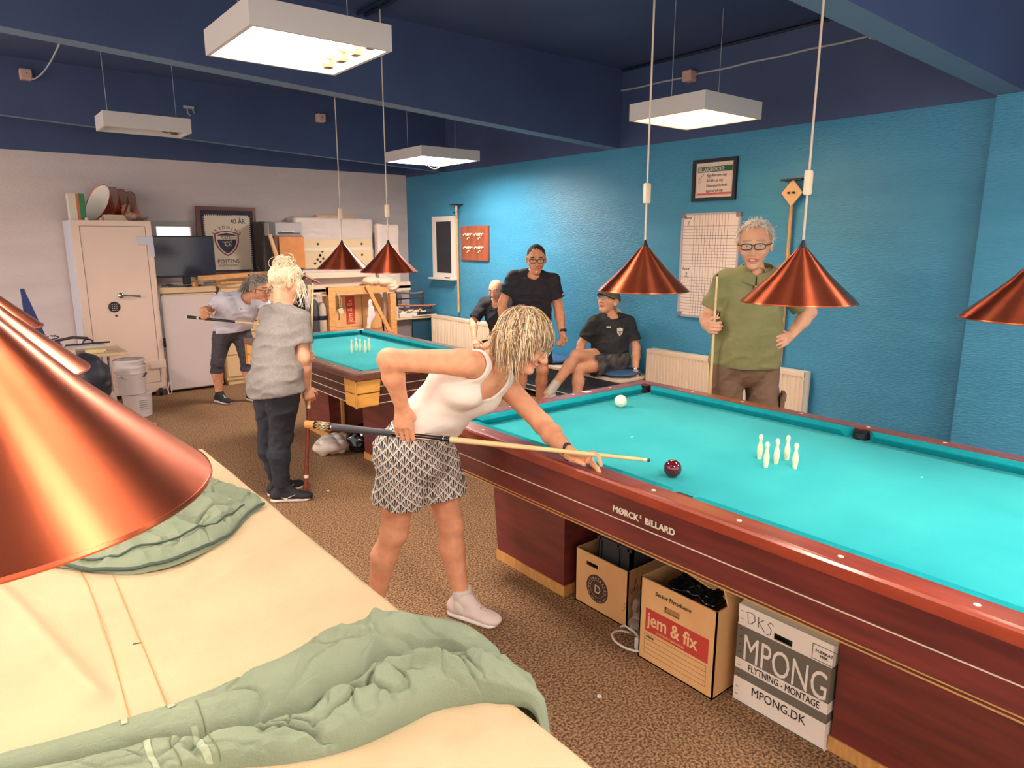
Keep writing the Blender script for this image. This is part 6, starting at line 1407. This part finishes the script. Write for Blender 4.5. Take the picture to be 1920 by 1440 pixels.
P += hand(J['wrL'], DL2, NL2, (0, 0, 1), GRIP, thumb=(V3((-.3, -.6, .7)), V3((-.6, -.7, .2))))
t = thing('person', (1.48, 4.20, 0), 'woman with pinned-up pale hair and grey t-shirt, standing with her back turned', 'person')
M_brow = mat('light_brown_brow', (150, 104, 70), .8)
volmesh('body', P, .0055, [M_skinp, M_lips, M_brow], t, colorfn=skinfn(S, J['head'], RH), zmin=.004); face_parts(t, J['head'], RH, S['hs'])
M_g2 = mat('heather_grey_jersey', (150, 142, 138), .9, var=(138, 130, 126), vscale=90, bump=.15, bscale=300)
def tee(J, P, S, m, par, hem, seed, e=.014, sleeve=.62, h=.007, amp=.007, name='t_shirt', neckr=.060, loose=.0, hemn=(0, 0, -1), extra=(), sw=.056):
    up1 = nrm(V3(J['neck']) - V3(J['waist'])); Q = [dict(p) for p in sel(P, 'torso', 'yoke', 'pelvis')] + list(extra)
    for p in Q:
        if p['tag'] == 'yoke': p['w'] = tuple(x + .004 for x in p['w']); p.update(d=tuple(x + .004 for x in p['d'])) if 'd' in p else None
    R1_ = nrm(V3(J['shR']) - V3(J['shL'])); F = np.cross(up1, R1_)
    if loose: Q.append(ecn(lerp(J['waist'], J['chest'], .5), (V3(J['hipR']) + V3(J['hipL'])) / 2 - V3((0, 0, .06)), R1_, (.13 + loose, .150 + loose), (.10 + loose, .118 + loose), k=.04))
    aw = S.get('arm', 1.0)
    for sd in 'RL':
        a, b_ = V3(J['sh' + sd]), V3(J['el' + sd]); Q.append(cone(a, lerp(a, b_, sleeve + .25), .050 * aw, sw * aw, .02, cut=(lerp(a, b_, sleeve), b_ - a)))
    nk = V3(J['neck'])
    subs = [cone(nk - up1 * .02, nk + up1 * .10, neckr, neckr * 1.15, .006), ell(nk + F * .045 - up1 * .01, np.array([R1_, F, up1]), (neckr * .95, .06, .05), .006)]
    return garment(name, Q, h, m, par, e, fold_disp(seed, amp, 8, 8, 15, .0022), max(.012, 2 * h - .001), [(hem, hemn)], subs)
tee(J, P, S, M_g2, t, (1.5, 4.2, .70), 5, loose=.022, amp=.009, hemn=(.05, -.15, -1))
volmesh('trousers', sel(P, 'pelvis', 'thigh', 'shin') + [sel(P, 'torso')[0]], .007, mat('dark_charcoal_denim', (42, 44, 54), .85, bump=.2, bscale=200), t, e=.012, disp=fold_disp(9, .006, 12, 12, 14), cuts=[((0, 0, .735), (0, 0, 1)), ((0, 0, .095), (0, 0, -1))])
Mh2 = [mat('hair_platinum', (246, 234, 208), .5), mat('hair_cream', (238, 220, 186), .55), mat('hair_ash', (216, 192, 158), .55)]
def okall(d): return not (d[1] > .35 and d[2] < .40) and not (d[2] < -.45)
hb = MB(); strands(hb, J['head'], RH, 1.0, 1700, okall, .15, lift=.006, grav=0, crown=(0, .6, -.8), rad=.0017, seed=8, wild=.09, target=(0, -.05, .085), tk=.5)
bun = V3(J['head']) + RH[1] * -.05 + RH[2] * .105
rg = np.random.default_rng(5)
for i in range(700):
    a0 = rg.random() * 6.28; d0 = nrm(rg.normal(size=3)); ax = nrm(rg.normal(size=3)); q = np.cross(ax, d0); rr = .025 + .028 * rg.random()
    cc_ = bun + rg.normal(size=3) * .012
    hb.tube([cc_ + rr * (math.cos(x) * nrm(d0) + math.sin(x) * nrm(q)) * V3((1.1, 1.1, .8)) for x in np.linspace(0, 2.0 + rg.random(), 9)] + [bun + (rr + .02 + .03 * rg.random()) * nrm(d0 + (0, 0, .8) + rg.normal(size=3) * .4)] * 0, .0016, 4, int(rg.integers(3)))
for i in range(46):   # loose wisps
    st_ = V3(J['head']) + RH[0] * (.075 if i < 26 else -.06) * rg.random() ** .3 + RH[1] * (.02 + .05 * rg.random()) + RH[2] * .05; L = .10 + .08 * rg.random()
    hb.tube([st_, st_ + V3((.012 * rg.normal(), .012 * rg.normal(), -L * .5)) + RH[0] * .018 * (1 if i < 26 else -1), st_ + V3((.02 * rg.normal(), .02 * rg.normal(), -L)) + RH[0] * .016 * (1 if i < 26 else -1)], .0015, 4, 0)
hair = hb.build('hair', Mh2, t, True)
volmesh('hair_base', [ell(V3(J['head']) + 1.0 * (RH[1] * -.020 + RH[2] * .034), RH, (.082, .101, .093), .01), ell(bun, RH, (.045, .045, .04), .03)], .006, Mh2[1], hair, disp=lambda X, Y, Z: .006 * vnoise(X * 40, Y * 40, Z * 60), cuts=[(V3(J['head']) + RH[1] * .058, RH[1] - RH[2] * .5)])
simple('hair_clip', M_steel, hair, lambda b: (b.obox(bun + V3((-.045, -.03, -.01)), RH[0] * .3 + RH[2], RH[0], nrm(V3((-.7, -.7, 0))), .034, .010, .004), b.obox(bun + V3((-.050, -.035, -.01)), RH[0] * .3 + RH[2], RH[0], nrm(V3((-.7, -.7, 0))), .030, .005, .004)))
for sd in 'RL':
    fw = S['Fl' + sd]; shoe(t, J['ank' + sd], fw, mat('black_knit_shoe', (34, 34, 40), .7, bump=.2, bscale=200), mat('pinkish_sole', (232, 212, 200), .6), .97, laces=M_black, h=.0055)
    an = V3(J['ank' + sd]); f_ = nrm(V3((fw[0], fw[1], 0))); rt = V3((f_[1], -f_[0], 0))
    simple('shoe_mark', M_ivory, t, lambda b: b.tube([an + rt * .046 + f_ * .0 + V3((0, 0, -.045)), an + rt * .048 + f_ * .03 + V3((0, 0, -.055)), an + rt * .048 + f_ * .09 + V3((0, 0, -.030))], [.002, .006, .0015], 6, flat=.4))

# ---- 3: the smiling woman in the white t-shirt
J = dict(hipR=(2.105, 7.330, .775), hipL=(2.255, 7.290, .775), kneeR=(1.997, 7.290, .42), ankR=(2.000, 7.330, .085), kneeL=(2.275, 7.245, .42), ankL=(2.285, 7.200, .085),
         waist=(2.170, 7.245, .885), chest=(2.235, 7.130, 1.00), shR=(2.080, 7.200, 1.085), shL=(2.400, 7.040, 1.030), neck=(2.290, 7.070, 1.090), head=(2.385, 6.975, 1.175), elR=(1.960, 7.340, .945), elL=(2.50, 6.90, .90), wrL=(2.42, 6.70, .84))
cd = nrm(CUE3[1] - CUE3[0]); pc = CUE3[0] + cd * .235; NR = nrm((-.45, -.85, .2)); DR = nrm((.15, -.1, -.95)); J['wrR'] = pc + NR * .028 - DR * .082 + V3((0, 0, .004))
S = dict(F0=(.35, -.93, 0), F1=(.2, -.75, -.6), R1=nrm((-.88, .36, .15)), FH=(.42, -.88, -.25), UH=(-.15, .1, 1), T=(.165, .148, .150, .125, .115, .112), bust=1.05, hs=1.10, fat=1.02, smile=1.25, leg=1.02)
P, RH = person_prims(J, S)
P += hand(J['wrR'], DR, NR, cd, GRIP); P += hand(J['wrL'], (.3, -.95, -.05), (0, 0, 1), (-.95, -.3, 0), RELAX)
t = thing('person', (2.15, 7.28, 0), 'smiling woman with grey ponytail and white t-shirt bending over the far table', 'person')
volmesh('body', P, .006, [M_skinw, M_lips, M_brow], t, colorfn=skinfn(S, J['head'], RH), zmin=.004); face_parts(t, J['head'], RH, S['hs'])
simple('teeth', M_white, t, lambda b: b.ball(V3(J['head']) + RH[1] * .087 * 1.10 + RH[2] * -.0575 * 1.10, .016, 12, sc_=(1, .5, .35)))
M_w3 = mat('lilac_white_jersey', (222, 216, 228), .85, bump=.15, bscale=260)
ts = tee(J, P, S, M_w3, t, (2.17, 7.25, .735), 11, loose=.022, amp=.010, sleeve=.55, hemn=(.1, 0, -1))
simple('chest_logo', mat('grey_logo', (96, 92, 96), .6), ts, lambda b: b.tube([V3((2.205, 7.000, .985)) + V3((.022 * math.cos(a), -.004 * math.cos(a), .010 * math.sin(a))) for a in np.linspace(2.6, 6.6, 10)], .003, 5))
volmesh('leggings', sel(P, 'pelvis', 'thigh', 'shin'), .006, mat('charcoal_leggings', (76, 70, 78), .7, var=(66, 60, 68), vscale=60), t, e=.008, disp=fold_disp(2, .003, 20, 20, 40), cuts=[((0, 0, .765), (0, 0, 1)), ((0, 0, .315), (0, 0, -1))])
Mh3 = [mat('hair_grey', (164, 152, 142), .55), mat('hair_silver', (196, 184, 172), .5), mat('hair_dark_grey', (116, 106, 98), .6)]
hb = MB(); strands(hb, J['head'], RH, 1.10, 1200, okall, .13, lift=.005, grav=.0, crown=(0, .9, .2), rad=.0016, target=(0, -.11, .0), tk=.3, seed=12, wild=.05)
pt = V3(J['head']) + RH[1] * -.12 + RH[2] * .02
for i in range(120):
    o_ = V3((rg.normal(), rg.normal(), rg.normal())) * .010; hb.tube([pt + o_, pt + o_ * 2 + V3((-.05, .02, -.01)), pt + o_ * 2.4 + V3((-.085, .02, -.08)), pt + o_ * 2 + V3((-.09, .01, -.15))], .0018, 4, int(rg.integers(3)))
hair = hb.build('hair', Mh3, t, True)
volmesh('hair_base', [ell(V3(J['head']) + 1.10 * (RH[1] * -.018 + RH[2] * .034), RH, (.086, .108, .098), .01)], .006, Mh3[0], hair, cuts=[(V3(J['head']) + RH[1] * .072, RH[1] - RH[2] * .6)])
simple('hair_tie', M_white, hair, lambda b: b.lathe([(.018, -.008), (.022, 0), (.018, .008)], pt + V3((-.015, .005, 0)), 14, axis=(-1, .4, 0)), True)
glasses(t, J['head'], RH, 1.10, mat('dark_red_frame', (90, 40, 44), .3), .0020)
for sd in 'RL': shoe(t, J['ank' + sd], (.25, -.97, 0), mat('black_knit_shoe', (34, 34, 40), .7, bump=.2, bscale=200), mat('pale_sole', (226, 216, 214), .6), .97, laces=M_white, h=.006)

# ---- 4: the standing man in the black t-shirt
J = dict(hipR=(4.135, 5.010, .800), hipL=(4.275, 4.890, .800), kneeR=(4.120, 4.960, .45), ankR=(4.100, 5.010, .085), kneeL=(4.230, 4.800, .45), ankL=(4.245, 4.860, .085),
         waist=(4.195, 4.930, .98), chest=(4.190, 4.900, 1.17), shR=(4.070, 5.030, 1.310), shL=(4.325, 4.780, 1.285), neck=(4.195, 4.890, 1.345), head=(4.185, 4.850, 1.472), elR=(3.975, 5.080, 1.075), wrR=(3.915, 5.00, .86), elL=(4.385, 4.760, 1.045), wrL=(4.375, 4.690, .80))
S = dict(F0=(-.70, -.72, 0), F1=(-.62, -.74, -.2), FH=(-.60, -.76, -.16), UH=(0, 0, 1), T=(.165, .160, .172, .120, .120, .125), hs=1.12, fat=1.0, jaw=1.2, arm=1.12, belly=.9, neck=1.1)
P, RH = person_prims(J, S)
P += hand(J['wrR'], (-.2, -.1, -1), (-.6, .5, 0), (-.4, -.9, 0), RELAX, 1.05); P += hand(J['wrL'], (-.1, -.15, -1), (.85, .2, 0), (-.5, -.8, 0), [(50, 60, 40)] * 4, 1.08)
t = thing('person', (4.2, 4.93, 0), 'man with cropped dark hair, dark glasses and black t-shirt standing by the blue wall', 'person')
M_dbrow = mat('dark_brow', (88, 62, 50), .8)
volmesh('body', P, .006, [M_skinw, M_lips, M_dbrow], t, colorfn=skinfn(S, J['head'], RH), zmin=.004); face_parts(t, J['head'], RH, S['hs'])
M_b4 = mat('black_sport_jersey', (38, 36, 46), .8, var=(30, 28, 38), vscale=6, bump=.1, bscale=200)
ts = tee(J, P, S, M_b4, t, (4.2, 4.93, .80), 15, loose=.01, amp=.008, sleeve=.68)
simple('sleeve_stripe', M_white, ts, lambda b: b.obox(lerp(J['shL'], J['elL'], .52) + V3((.025, -.075, 0)), (1, .5, .35), (0, 0, 1), (.5, -1, 0), .018, .004, .002))
shorts(J, P, mat('black_shorts', (30, 30, 36), .8), 'shorts', .085, .85, .85, .835, t, e=.016, h=.008, seed=6, sh=.014)
Mh4 = mat('cropped_dark_hair', (44, 38, 40), .8, bump=.5, bscale=300)
volmesh('hair', [ell(V3(J['head']) + 1.12 * (RH[1] * -.020 + RH[2] * .036), RH, (.0855, .1055, .0975), .01)], .0055, Mh4, t, disp=lambda X, Y, Z: .003 * vnoise(X * 90, Y * 90, Z * 90), cuts=[(V3(J['head']) + RH[1] * .045 + RH[2] * .056, RH[1] * .7 - RH[2] * .75)])
glasses(t, J['head'], RH, 1.12, mat('black_frame_plastic', (30, 24, 26), .3), .0026, .026, .016)
wt = simple('watch', M_black, t, lambda b: b.lathe([(.029, -.012), (.032, 0), (.029, .012)], V3(J['wrL']) + V3((0, 0, .025)), 16, axis=(.05, .2, 1)), True); simple('watch_face', mat('watch_glass', (90, 50, 46), .1), wt, lambda b: b.lathe([(.014, 0), (.016, .006), (.010, .008)], V3(J['wrL']) + V3((.015, -.028, .025)), 14, axis=(.4, -.9, 0)))
for sd in 'RL': shoe(t, J['ank' + sd], (-.7, -.72, 0), M_black, mat('white_sole', (240, 232, 226), .6), 1.05, h=.007)

# ---- 5: the half hidden seated person
J = dict(hipR=(4.80, 6.13, .50), hipL=(4.86, 5.98, .50), kneeR=(4.42, 6.02, .48), ankR=(4.40, 6.00, .085), kneeL=(4.46, 5.86, .48), ankL=(4.44, 5.84, .085),
         waist=(4.74, 6.04, .66), chest=(4.68, 6.02, .83), shR=(4.56, 6.15, .965), shL=(4.72, 5.87, .955), neck=(4.62, 6.00, 1.00), head=(4.575, 5.965, 1.115), elR=(4.42, 6.18, .77), wrR=(4.33, 6.03, .60), elL=(4.56, 5.78, .74), wrL=(4.47, 5.80, .57))
S = dict(F0=(-.9, -.35, 0), F1=(-.85, -.4, -.2), FH=(-.82, -.45, -.30), UH=(-.1, 0, 1), T=(.16, .15, .16, .12, .115, .115), hs=.97, feet=True)
P, RH = person_prims(J, S)
P += hand(J['wrR'], (-.2, -.5, -.4), (-.3, 0, 1), (0, -1, 0), RELAX); P += hand(J['wrL'], (-.4, .3, -.4), (-.3, 0, 1), (0, 1, 0), RELAX)
t = thing('person', (4.83, 6.05, 0), 'bald seated person in a black t-shirt, half hidden behind the standing man in black', 'person')
volmesh('body', P, .007, [M_skinp, M_lips, M_dbrow], t, colorfn=skinfn(S, J['head'], RH), zmin=.004); face_parts(t, J['head'], RH, .97)
tee(J, P, S, mat('black_matte_jersey', (34, 36, 42), .85), t, (4.8, 6.05, .50), 21, amp=.007, sleeve=.85, h=.008)
shorts(J, P, mat('grey_shorts', (74, 74, 80), .8), 'shorts', .085, .8, .8, .56, t, e=.016, h=.009, seed=8, sh=.016)
for sd in 'RL': shoe(t, J['ank' + sd], (-.9, -.4, 0), M_black, M_white, 1.0, h=.008)
o = simple('tray_object', M_whitecard, None, lambda b: b.obox((4.45, 5.35, .46), (1, .2, 0), (0, 1, 0), (0, 0, 1), .06, .06, .03)); bpy.data.objects.remove(o)

# ---- 6: the seated man in the cap
J = dict(hipR=(4.80, 4.60, .520), hipL=(4.88, 4.45, .515), kneeR=(4.40, 4.52, .610), ankR=(4.185, 4.640, .270), kneeL=(4.44, 4.54, .475), ankL=(4.40, 4.52, .085),
         waist=(4.855, 4.535, .66), chest=(4.850, 4.525, .80), shR=(4.715, 4.600, .885), shL=(4.985, 4.420, .875), neck=(4.860, 4.530, .945), head=(4.815, 4.525, 1.070), elR=(4.655, 4.72, .665), wrR=(4.61, 4.71, .475), elL=(5.005, 4.330, .640), wrL=(4.945, 4.275, .430))
S = dict(F0=(-.95, -.1, 0), F1=(-.80, -.55, .15), FH=(-.92, -.12, .36), UH=(.3, 0, 1), T=(.165, .165, .165, .125, .130, .120), hs=1.08, belly=1.0, fat=1.05, jaw=1.1, FlR=(-.75, -.1, -.2), FlL=(-.9, .2, 0), feet=True)
P, RH = person_prims(J, S)
P += hand(J['wrR'], (-.2, -.3, -.85), (-.9, .3, 0), (-.3, -.9, 0), RELAX); P += hand(J['wrL'], (-.35, -.35, -.75), (-.6, -.5, .5), (-.5, .7, 0), RELAX)
t = thing('person', (4.84, 4.52, 0), 'man in a grey cap and black crested t-shirt sitting cross-legged on the bench', 'person')
volmesh('body', P, .006, [M_skinp, M_lips, M_dbrow], t, colorfn=skinfn(S, J['head'], RH), zmin=.004); face_parts(t, J['head'], RH, 1.08)
M_b6 = mat('black_green_jersey', (40, 44, 46), .75, var=(34, 36, 40), vscale=8)
ts = tee(J, P, S, M_b6, t, (4.85, 4.52, .55), 25, amp=.009, sleeve=.72, h=.007, hemn=(.1, 0, -1))
up1 = nrm(V3(J['neck']) - V3(J['waist'])); R1 = nrm(V3(J['shR']) - V3(J['shL'])); F1 = nrm(np.cross(up1, R1)); chp = V3(J['chest']) + F1 * .158
simple('chest_bar', M_white, ts, lambda b: b.obox(chp + R1 * .052 + up1 * .052 - F1 * .010, R1, up1, F1, .020, .006, .006))
def crest(b):
    o_ = chp - R1 * .055 + up1 * .008 - F1 * .012
    b.prism([(-.028, .030), (0, .040), (.028, .030), (.024, -.010), (0, -.040), (-.024, -.010)], o_, -R1, up1, F1, .010, 0)
    b.prism([(-.020, .002), (.020, .002), (.020, .007), (-.020, .007)], o_ + F1 * .010, -R1, up1, F1, .001, 1); b.prism([(-.006, -.024), (-.002, -.024), (-.002, 0), (-.006, 0)], o_ + F1 * .010, -R1, up1, F1, .001, 1); b.prism([(.004, -.024), (.008, -.024), (.008, 0), (.004, 0)], o_ + F1 * .010, -R1, up1, F1, .001, 1)
simple('crest', [M_white, M_black], ts, crest)
shorts(J, P, mat('patterned_dark_shorts', (46, 44, 50), .75, var=(92, 88, 88), vscale=11, stretch=(1, 3, 1)), 'shorts', .095, .62, .62, .60, t, e=.018, h=.0075, amp=.008, seed=14, sh=.014)
RHc = RH; hc = V3(J['head'])
def cap(b):
    c = hc + RH[1] * -.013 + RH[2] * .033; rings = []
    for i in range(9):
        ph = math.radians(4 + 84 * i / 8); rings.append([c + 1.08 * .084 * math.cos(ph) * math.cos(a) * RH[0] + 1.08 * .104 * math.cos(ph) * math.sin(a) * RH[1] + 1.06 * (.094 * math.sin(ph) + .006) * RH[2] for a in np.linspace(0, 2 * math.pi, 28, endpoint=False)])
    b.rings(rings, 0, True)
cp = simple('cap', mat('olive_grey_cap', (92, 84, 72), .85, bump=.2, bscale=200), t, cap, True)
def brim(b):
    c = hc + RH[1] * -.012 + RH[2] * .040; r1 = [c + .087 * math.cos(a) * RH[0] + .106 * math.sin(a) * RH[1] for a in np.linspace(.25, math.pi - .25, 15)]
    r2 = [c + .080 * math.cos(a) * RH[0] + (.106 + .075 * math.sin(a) ** .6) * math.sin(a) ** .5 * RH[1] * (1.0) + (.004 - .02 * abs(math.cos(a))) * RH[2] for a in np.linspace(.25, math.pi - .25, 15)]
    vs_ = r1 + r2 + [p - RH[2] * .005 for p in r1] + [p - RH[2] * .005 for p in r2]; n_ = 15
    b.add(vs_, [(i, i + 1, n_ + i + 1, n_ + i) for i in range(14)] + [(2 * n_ + i + 1, 2 * n_ + i, 3 * n_ + i, 3 * n_ + i + 1) for i in range(14)] + [(n_ + i, n_ + i + 1, 3 * n_ + i + 1, 3 * n_ + i) for i in range(14)])
simple('cap_brim', mat('dark_brim', (52, 48, 52), .85), cp, brim, True)
hb = MB(); hp0 = hc + RH[1] * -.095 + RH[2] * -.02
for i in range(110):
    o_ = V3(rg.normal(size=3)) * .010; hb.tube([hp0 + o_, hp0 + o_ * 1.4 + V3((.02, -.01, -.035)), hp0 + o_ * 2.0 + V3((.035, -.03, -.085))], .0018, 4, int(rg.integers(3)))
hb.build('hair', M_h, t, True)
glasses(t, J['head'], RH, 1.08, mat('pale_gold_frame', (214, 196, 170), .3, metal=.6), .0014)
simple('watch', M_steel, t, lambda b: b.lathe([(.030, -.010), (.033, 0), (.030, .010)], V3(J['wrL']) + V3((.0, 0, .02)), 16, axis=V3(J['elL']) - V3(J['wrL'])), True)
for sd, fw in (('R', (-.8, -.1, 0)), ('L', (-.9, .2, 0))):
    an = V3(J['ank' + sd]); ax = nrm(V3(J['knee' + sd]) - an)
    volmesh('sock', [cone(an + ax * .13, an - ax * .02, .042, .045, .01)], .006, M_white, t, cuts=[(an + ax * .12, ax)], disp=fold_disp(1, .003, 30, 30, 60))
shoe(t, J['ankL'], (-.9, .2, 0), M_white, M_white, 1.05, h=.007)
a_ = V3(J['ankR']); Q = [ecn(a_ + V3((.02, 0, -.03)), a_ + V3((-.10, .0, -.10)), (0, 1, 0), (.040, .045), (.036, .030), k=.02), ell(a_ + V3((-.12, 0, -.115)), np.eye(3), (.045, .044, .032), .02)]
volmesh('shoe', Q, .007, M_white, t)

# ---- 7: the man in the green polo
k7 = 1.194
def w7(p): p = V3(p); return V3((p[0] * k7, p[1] * k7, 1.65 + (p[2] - 1.65) * k7))
J = dict(hipR=(3.700, 2.455, .895), hipL=(3.870, 2.325, .895), kneeR=(3.735, 2.470, .48), ankR=(3.75, 2.52, .085), kneeL=(3.885, 2.280, .48), ankL=(3.91, 2.30, .085),
         waist=(3.795, 2.385, 1.05), chest=(3.800, 2.380, 1.24), shR=(3.695, 2.500, 1.400), shL=(3.915, 2.245, 1.395), neck=(3.820, 2.370, 1.445), head=(3.770, 2.365, 1.612), elR=(3.640, 2.575, 1.175), elL=(4.085, 2.155, 1.215), wrL=(3.945, 2.190, 1.075))
F7 = nrm((-.86, -.50, 0)); pc = V3((3.557, 2.468, 1.132)); NR = nrm((-.45, -.85, .1)); NR = nrm((-.72, .65, 0)); D7 = nrm((-.60, -.78, -.05)); NR = nrm(np.cross(D7, (0, 0, 1))); 
if NR @ V3((-1, 0, 0)) < 0: NR = -NR
J['wrR'] = pc + NR * .026 - D7 * .075
S = dict(F0=F7, F1=nrm((-.84, -.52, -.03)), FH=(-.86, -.46, -.10), UH=(0, .03, 1), T=(.160, .155, .165, .115, .118, .120), hs=1.20, fat=1.0, smile=1.3, jaw=1.05, belly=.85, arm=1.05, neck=.95)
P, RH = person_prims(J, S)
P += hand(J['wrR'], D7, NR, (0, 0, 1), GRIP, 1.08, thumb=(V3((-.3, -.7, .5)), V3((.4, -.8, .1))))
P += hand(J['wrL'], nrm((-.80, -.10, -.12)), nrm((-.35, -.85, .3)), nrm((.1, .2, 1)), [(22, 30, 15), (24, 34, 18), (26, 36, 20), (28, 38, 22)], 1.05, spread=5, thumb=(V3((-.55, .5, .5)), V3((-.7, .5, .1))))
t = thing('person', (3.79, 2.37, 0), 'grey-haired man in a green polo shirt, one hand on his hip', 'person')
M_gbrow = mat('grey_brow', (176, 150, 130), .8)
volmesh('body', P, .0055, [M_skinp, M_lips, M_gbrow], t, colorfn=skinfn(S, J['head'], RH), zmin=.004); face_parts(t, J['head'], RH, 1.20)
simple('teeth', M_white, t, lambda b: b.ball(V3(J['head']) + RH[1] * .0915 * 1.20 + RH[2] * -.0560 * 1.20, .026, 14, sc_=(1, .42, .20)))
M_polo = mat('olive_green_jersey', (140, 136, 92), .85, var=(126, 122, 80), vscale=5, bump=.12, bscale=260)
ts = tee(J, P, S, M_polo, t, (3.8, 2.38, .88), 31, e=.020, loose=.030, amp=.009, sleeve=.72, h=.0065, name='polo_shirt', hemn=(0, 0, -1))
up1 = V3((0, 0, 1)); nk = V3(J['neck'])
cl = MB(); R7 = RH[0]; Fc = nrm(S['F1'])
Rc = nrm(np.cross(Fc, (0, 0, 1)))
for sx in (-1, 1):
    rings = []
    for i, a in enumerate(np.linspace(0, 1, 12)):
        an_ = math.radians(-90 + 175 * a) * sx if sx > 0 else math.radians(-90 + 175 * a)
        ang = math.radians(270 - 178 * a) if sx < 0 else math.radians(-90 + 178 * a)
        dv = math.cos(ang) * Rc + math.sin(ang) * Fc; base = nk + dv * (.078 + .022 * a) + V3((0, 0, .040 - .060 * a ** 2))
        rings.append([base + V3((0, 0, .030 * (1 - .3 * a))), base + dv * .012 + V3((0, 0, .030 * (1 - .3 * a))), base + dv * (.040 + .012 * a) + V3((0, 0, -.014 - .022 * a)), base + dv * (.034 + .012 * a) + V3((0, 0, -.018 - .022 * a))])
    cl.rings(rings, 0, True)
cl.build('collar', M_polo, ts, True)
simple('placket', mat('dark_placket', (52, 52, 46), .8), ts, lambda b: b.obox(nk + Fc * .137 + V3((0, 0, -.080)), Rc, V3((0, 0, 1)) - Fc * .25, Fc, .017, .055, .006))
simple('button', M_ivory, ts, lambda b: [b.ball(nk + Fc * (.142 + .012 * i) + V3((0, 0, -.060 - .05 * i)), .006, 8) for i in range(2)])
M_cargo = mat('brown_cargo_cotton', (136, 106, 84), .85, var=(116, 88, 72), vscale=5, bump=.2, bscale=150)
sh_ = shorts(J, P, M_cargo, 'cargo_shorts', .092, 1.02, 1.02, .905, t, h=.0065, amp=.008, seed=17)
def pocket(b):
    c_ = lerp(J['hipL'], J['kneeL'], .62) + V3((.045, -.098, 0)); X_ = nrm((.75, .55, 0)); N_ = nrm((.55, -.84, 0))
    b.obox(c_, X_, (0, 0, 1), N_, .055, .07, .012); b.obox(c_ + V3((0, 0, .065)) + N_ * .008, X_, (0, 0, 1), N_, .060, .022, .010)
simple('cargo_pocket', M_cargo, sh_, pocket)
Mh7 = [mat('hair_white', (248, 240, 232), .5), mat('hair_silver2', (232, 220, 208), .5), mat('hair_grey2', (186, 172, 160), .6)]
def ok7(d): return not (d[1] > .38 and d[2] < .74) and not (d[2] < -.15) and not (d[1] > .3 and d[2] < .2)
hb = MB(); strands(hb, J['head'], RH, 1.20, 1100, ok7, .040, lift=.005, grav=-.0, crown=(0, .3, .9), rad=.0015, seed=21, wild=.20, steps=6)
hair = hb.build('hair', Mh7, t, True)
volmesh('hair_base', [ell(V3(J['head']) + 1.20 * (RH[1] * -.022 + RH[2] * .034), RH, (.090, .112, .103), .01)], .006, Mh7[1], hair, disp=lambda X, Y, Z: .005 * vnoise(X * 60, Y * 60, Z * 60), cuts=[(V3(J['head']) + RH[1] * .055 + RH[2] * .060, RH[1] * .75 - RH[2] * .66)])
glasses(t, J['head'], RH, 1.20, mat('black_frame_plastic', (30, 24, 26), .3), .0024, .025, .014)
for sd in 'RL': shoe(t, J['ank' + sd], F7, M_black, M_white, 1.1, h=.008)
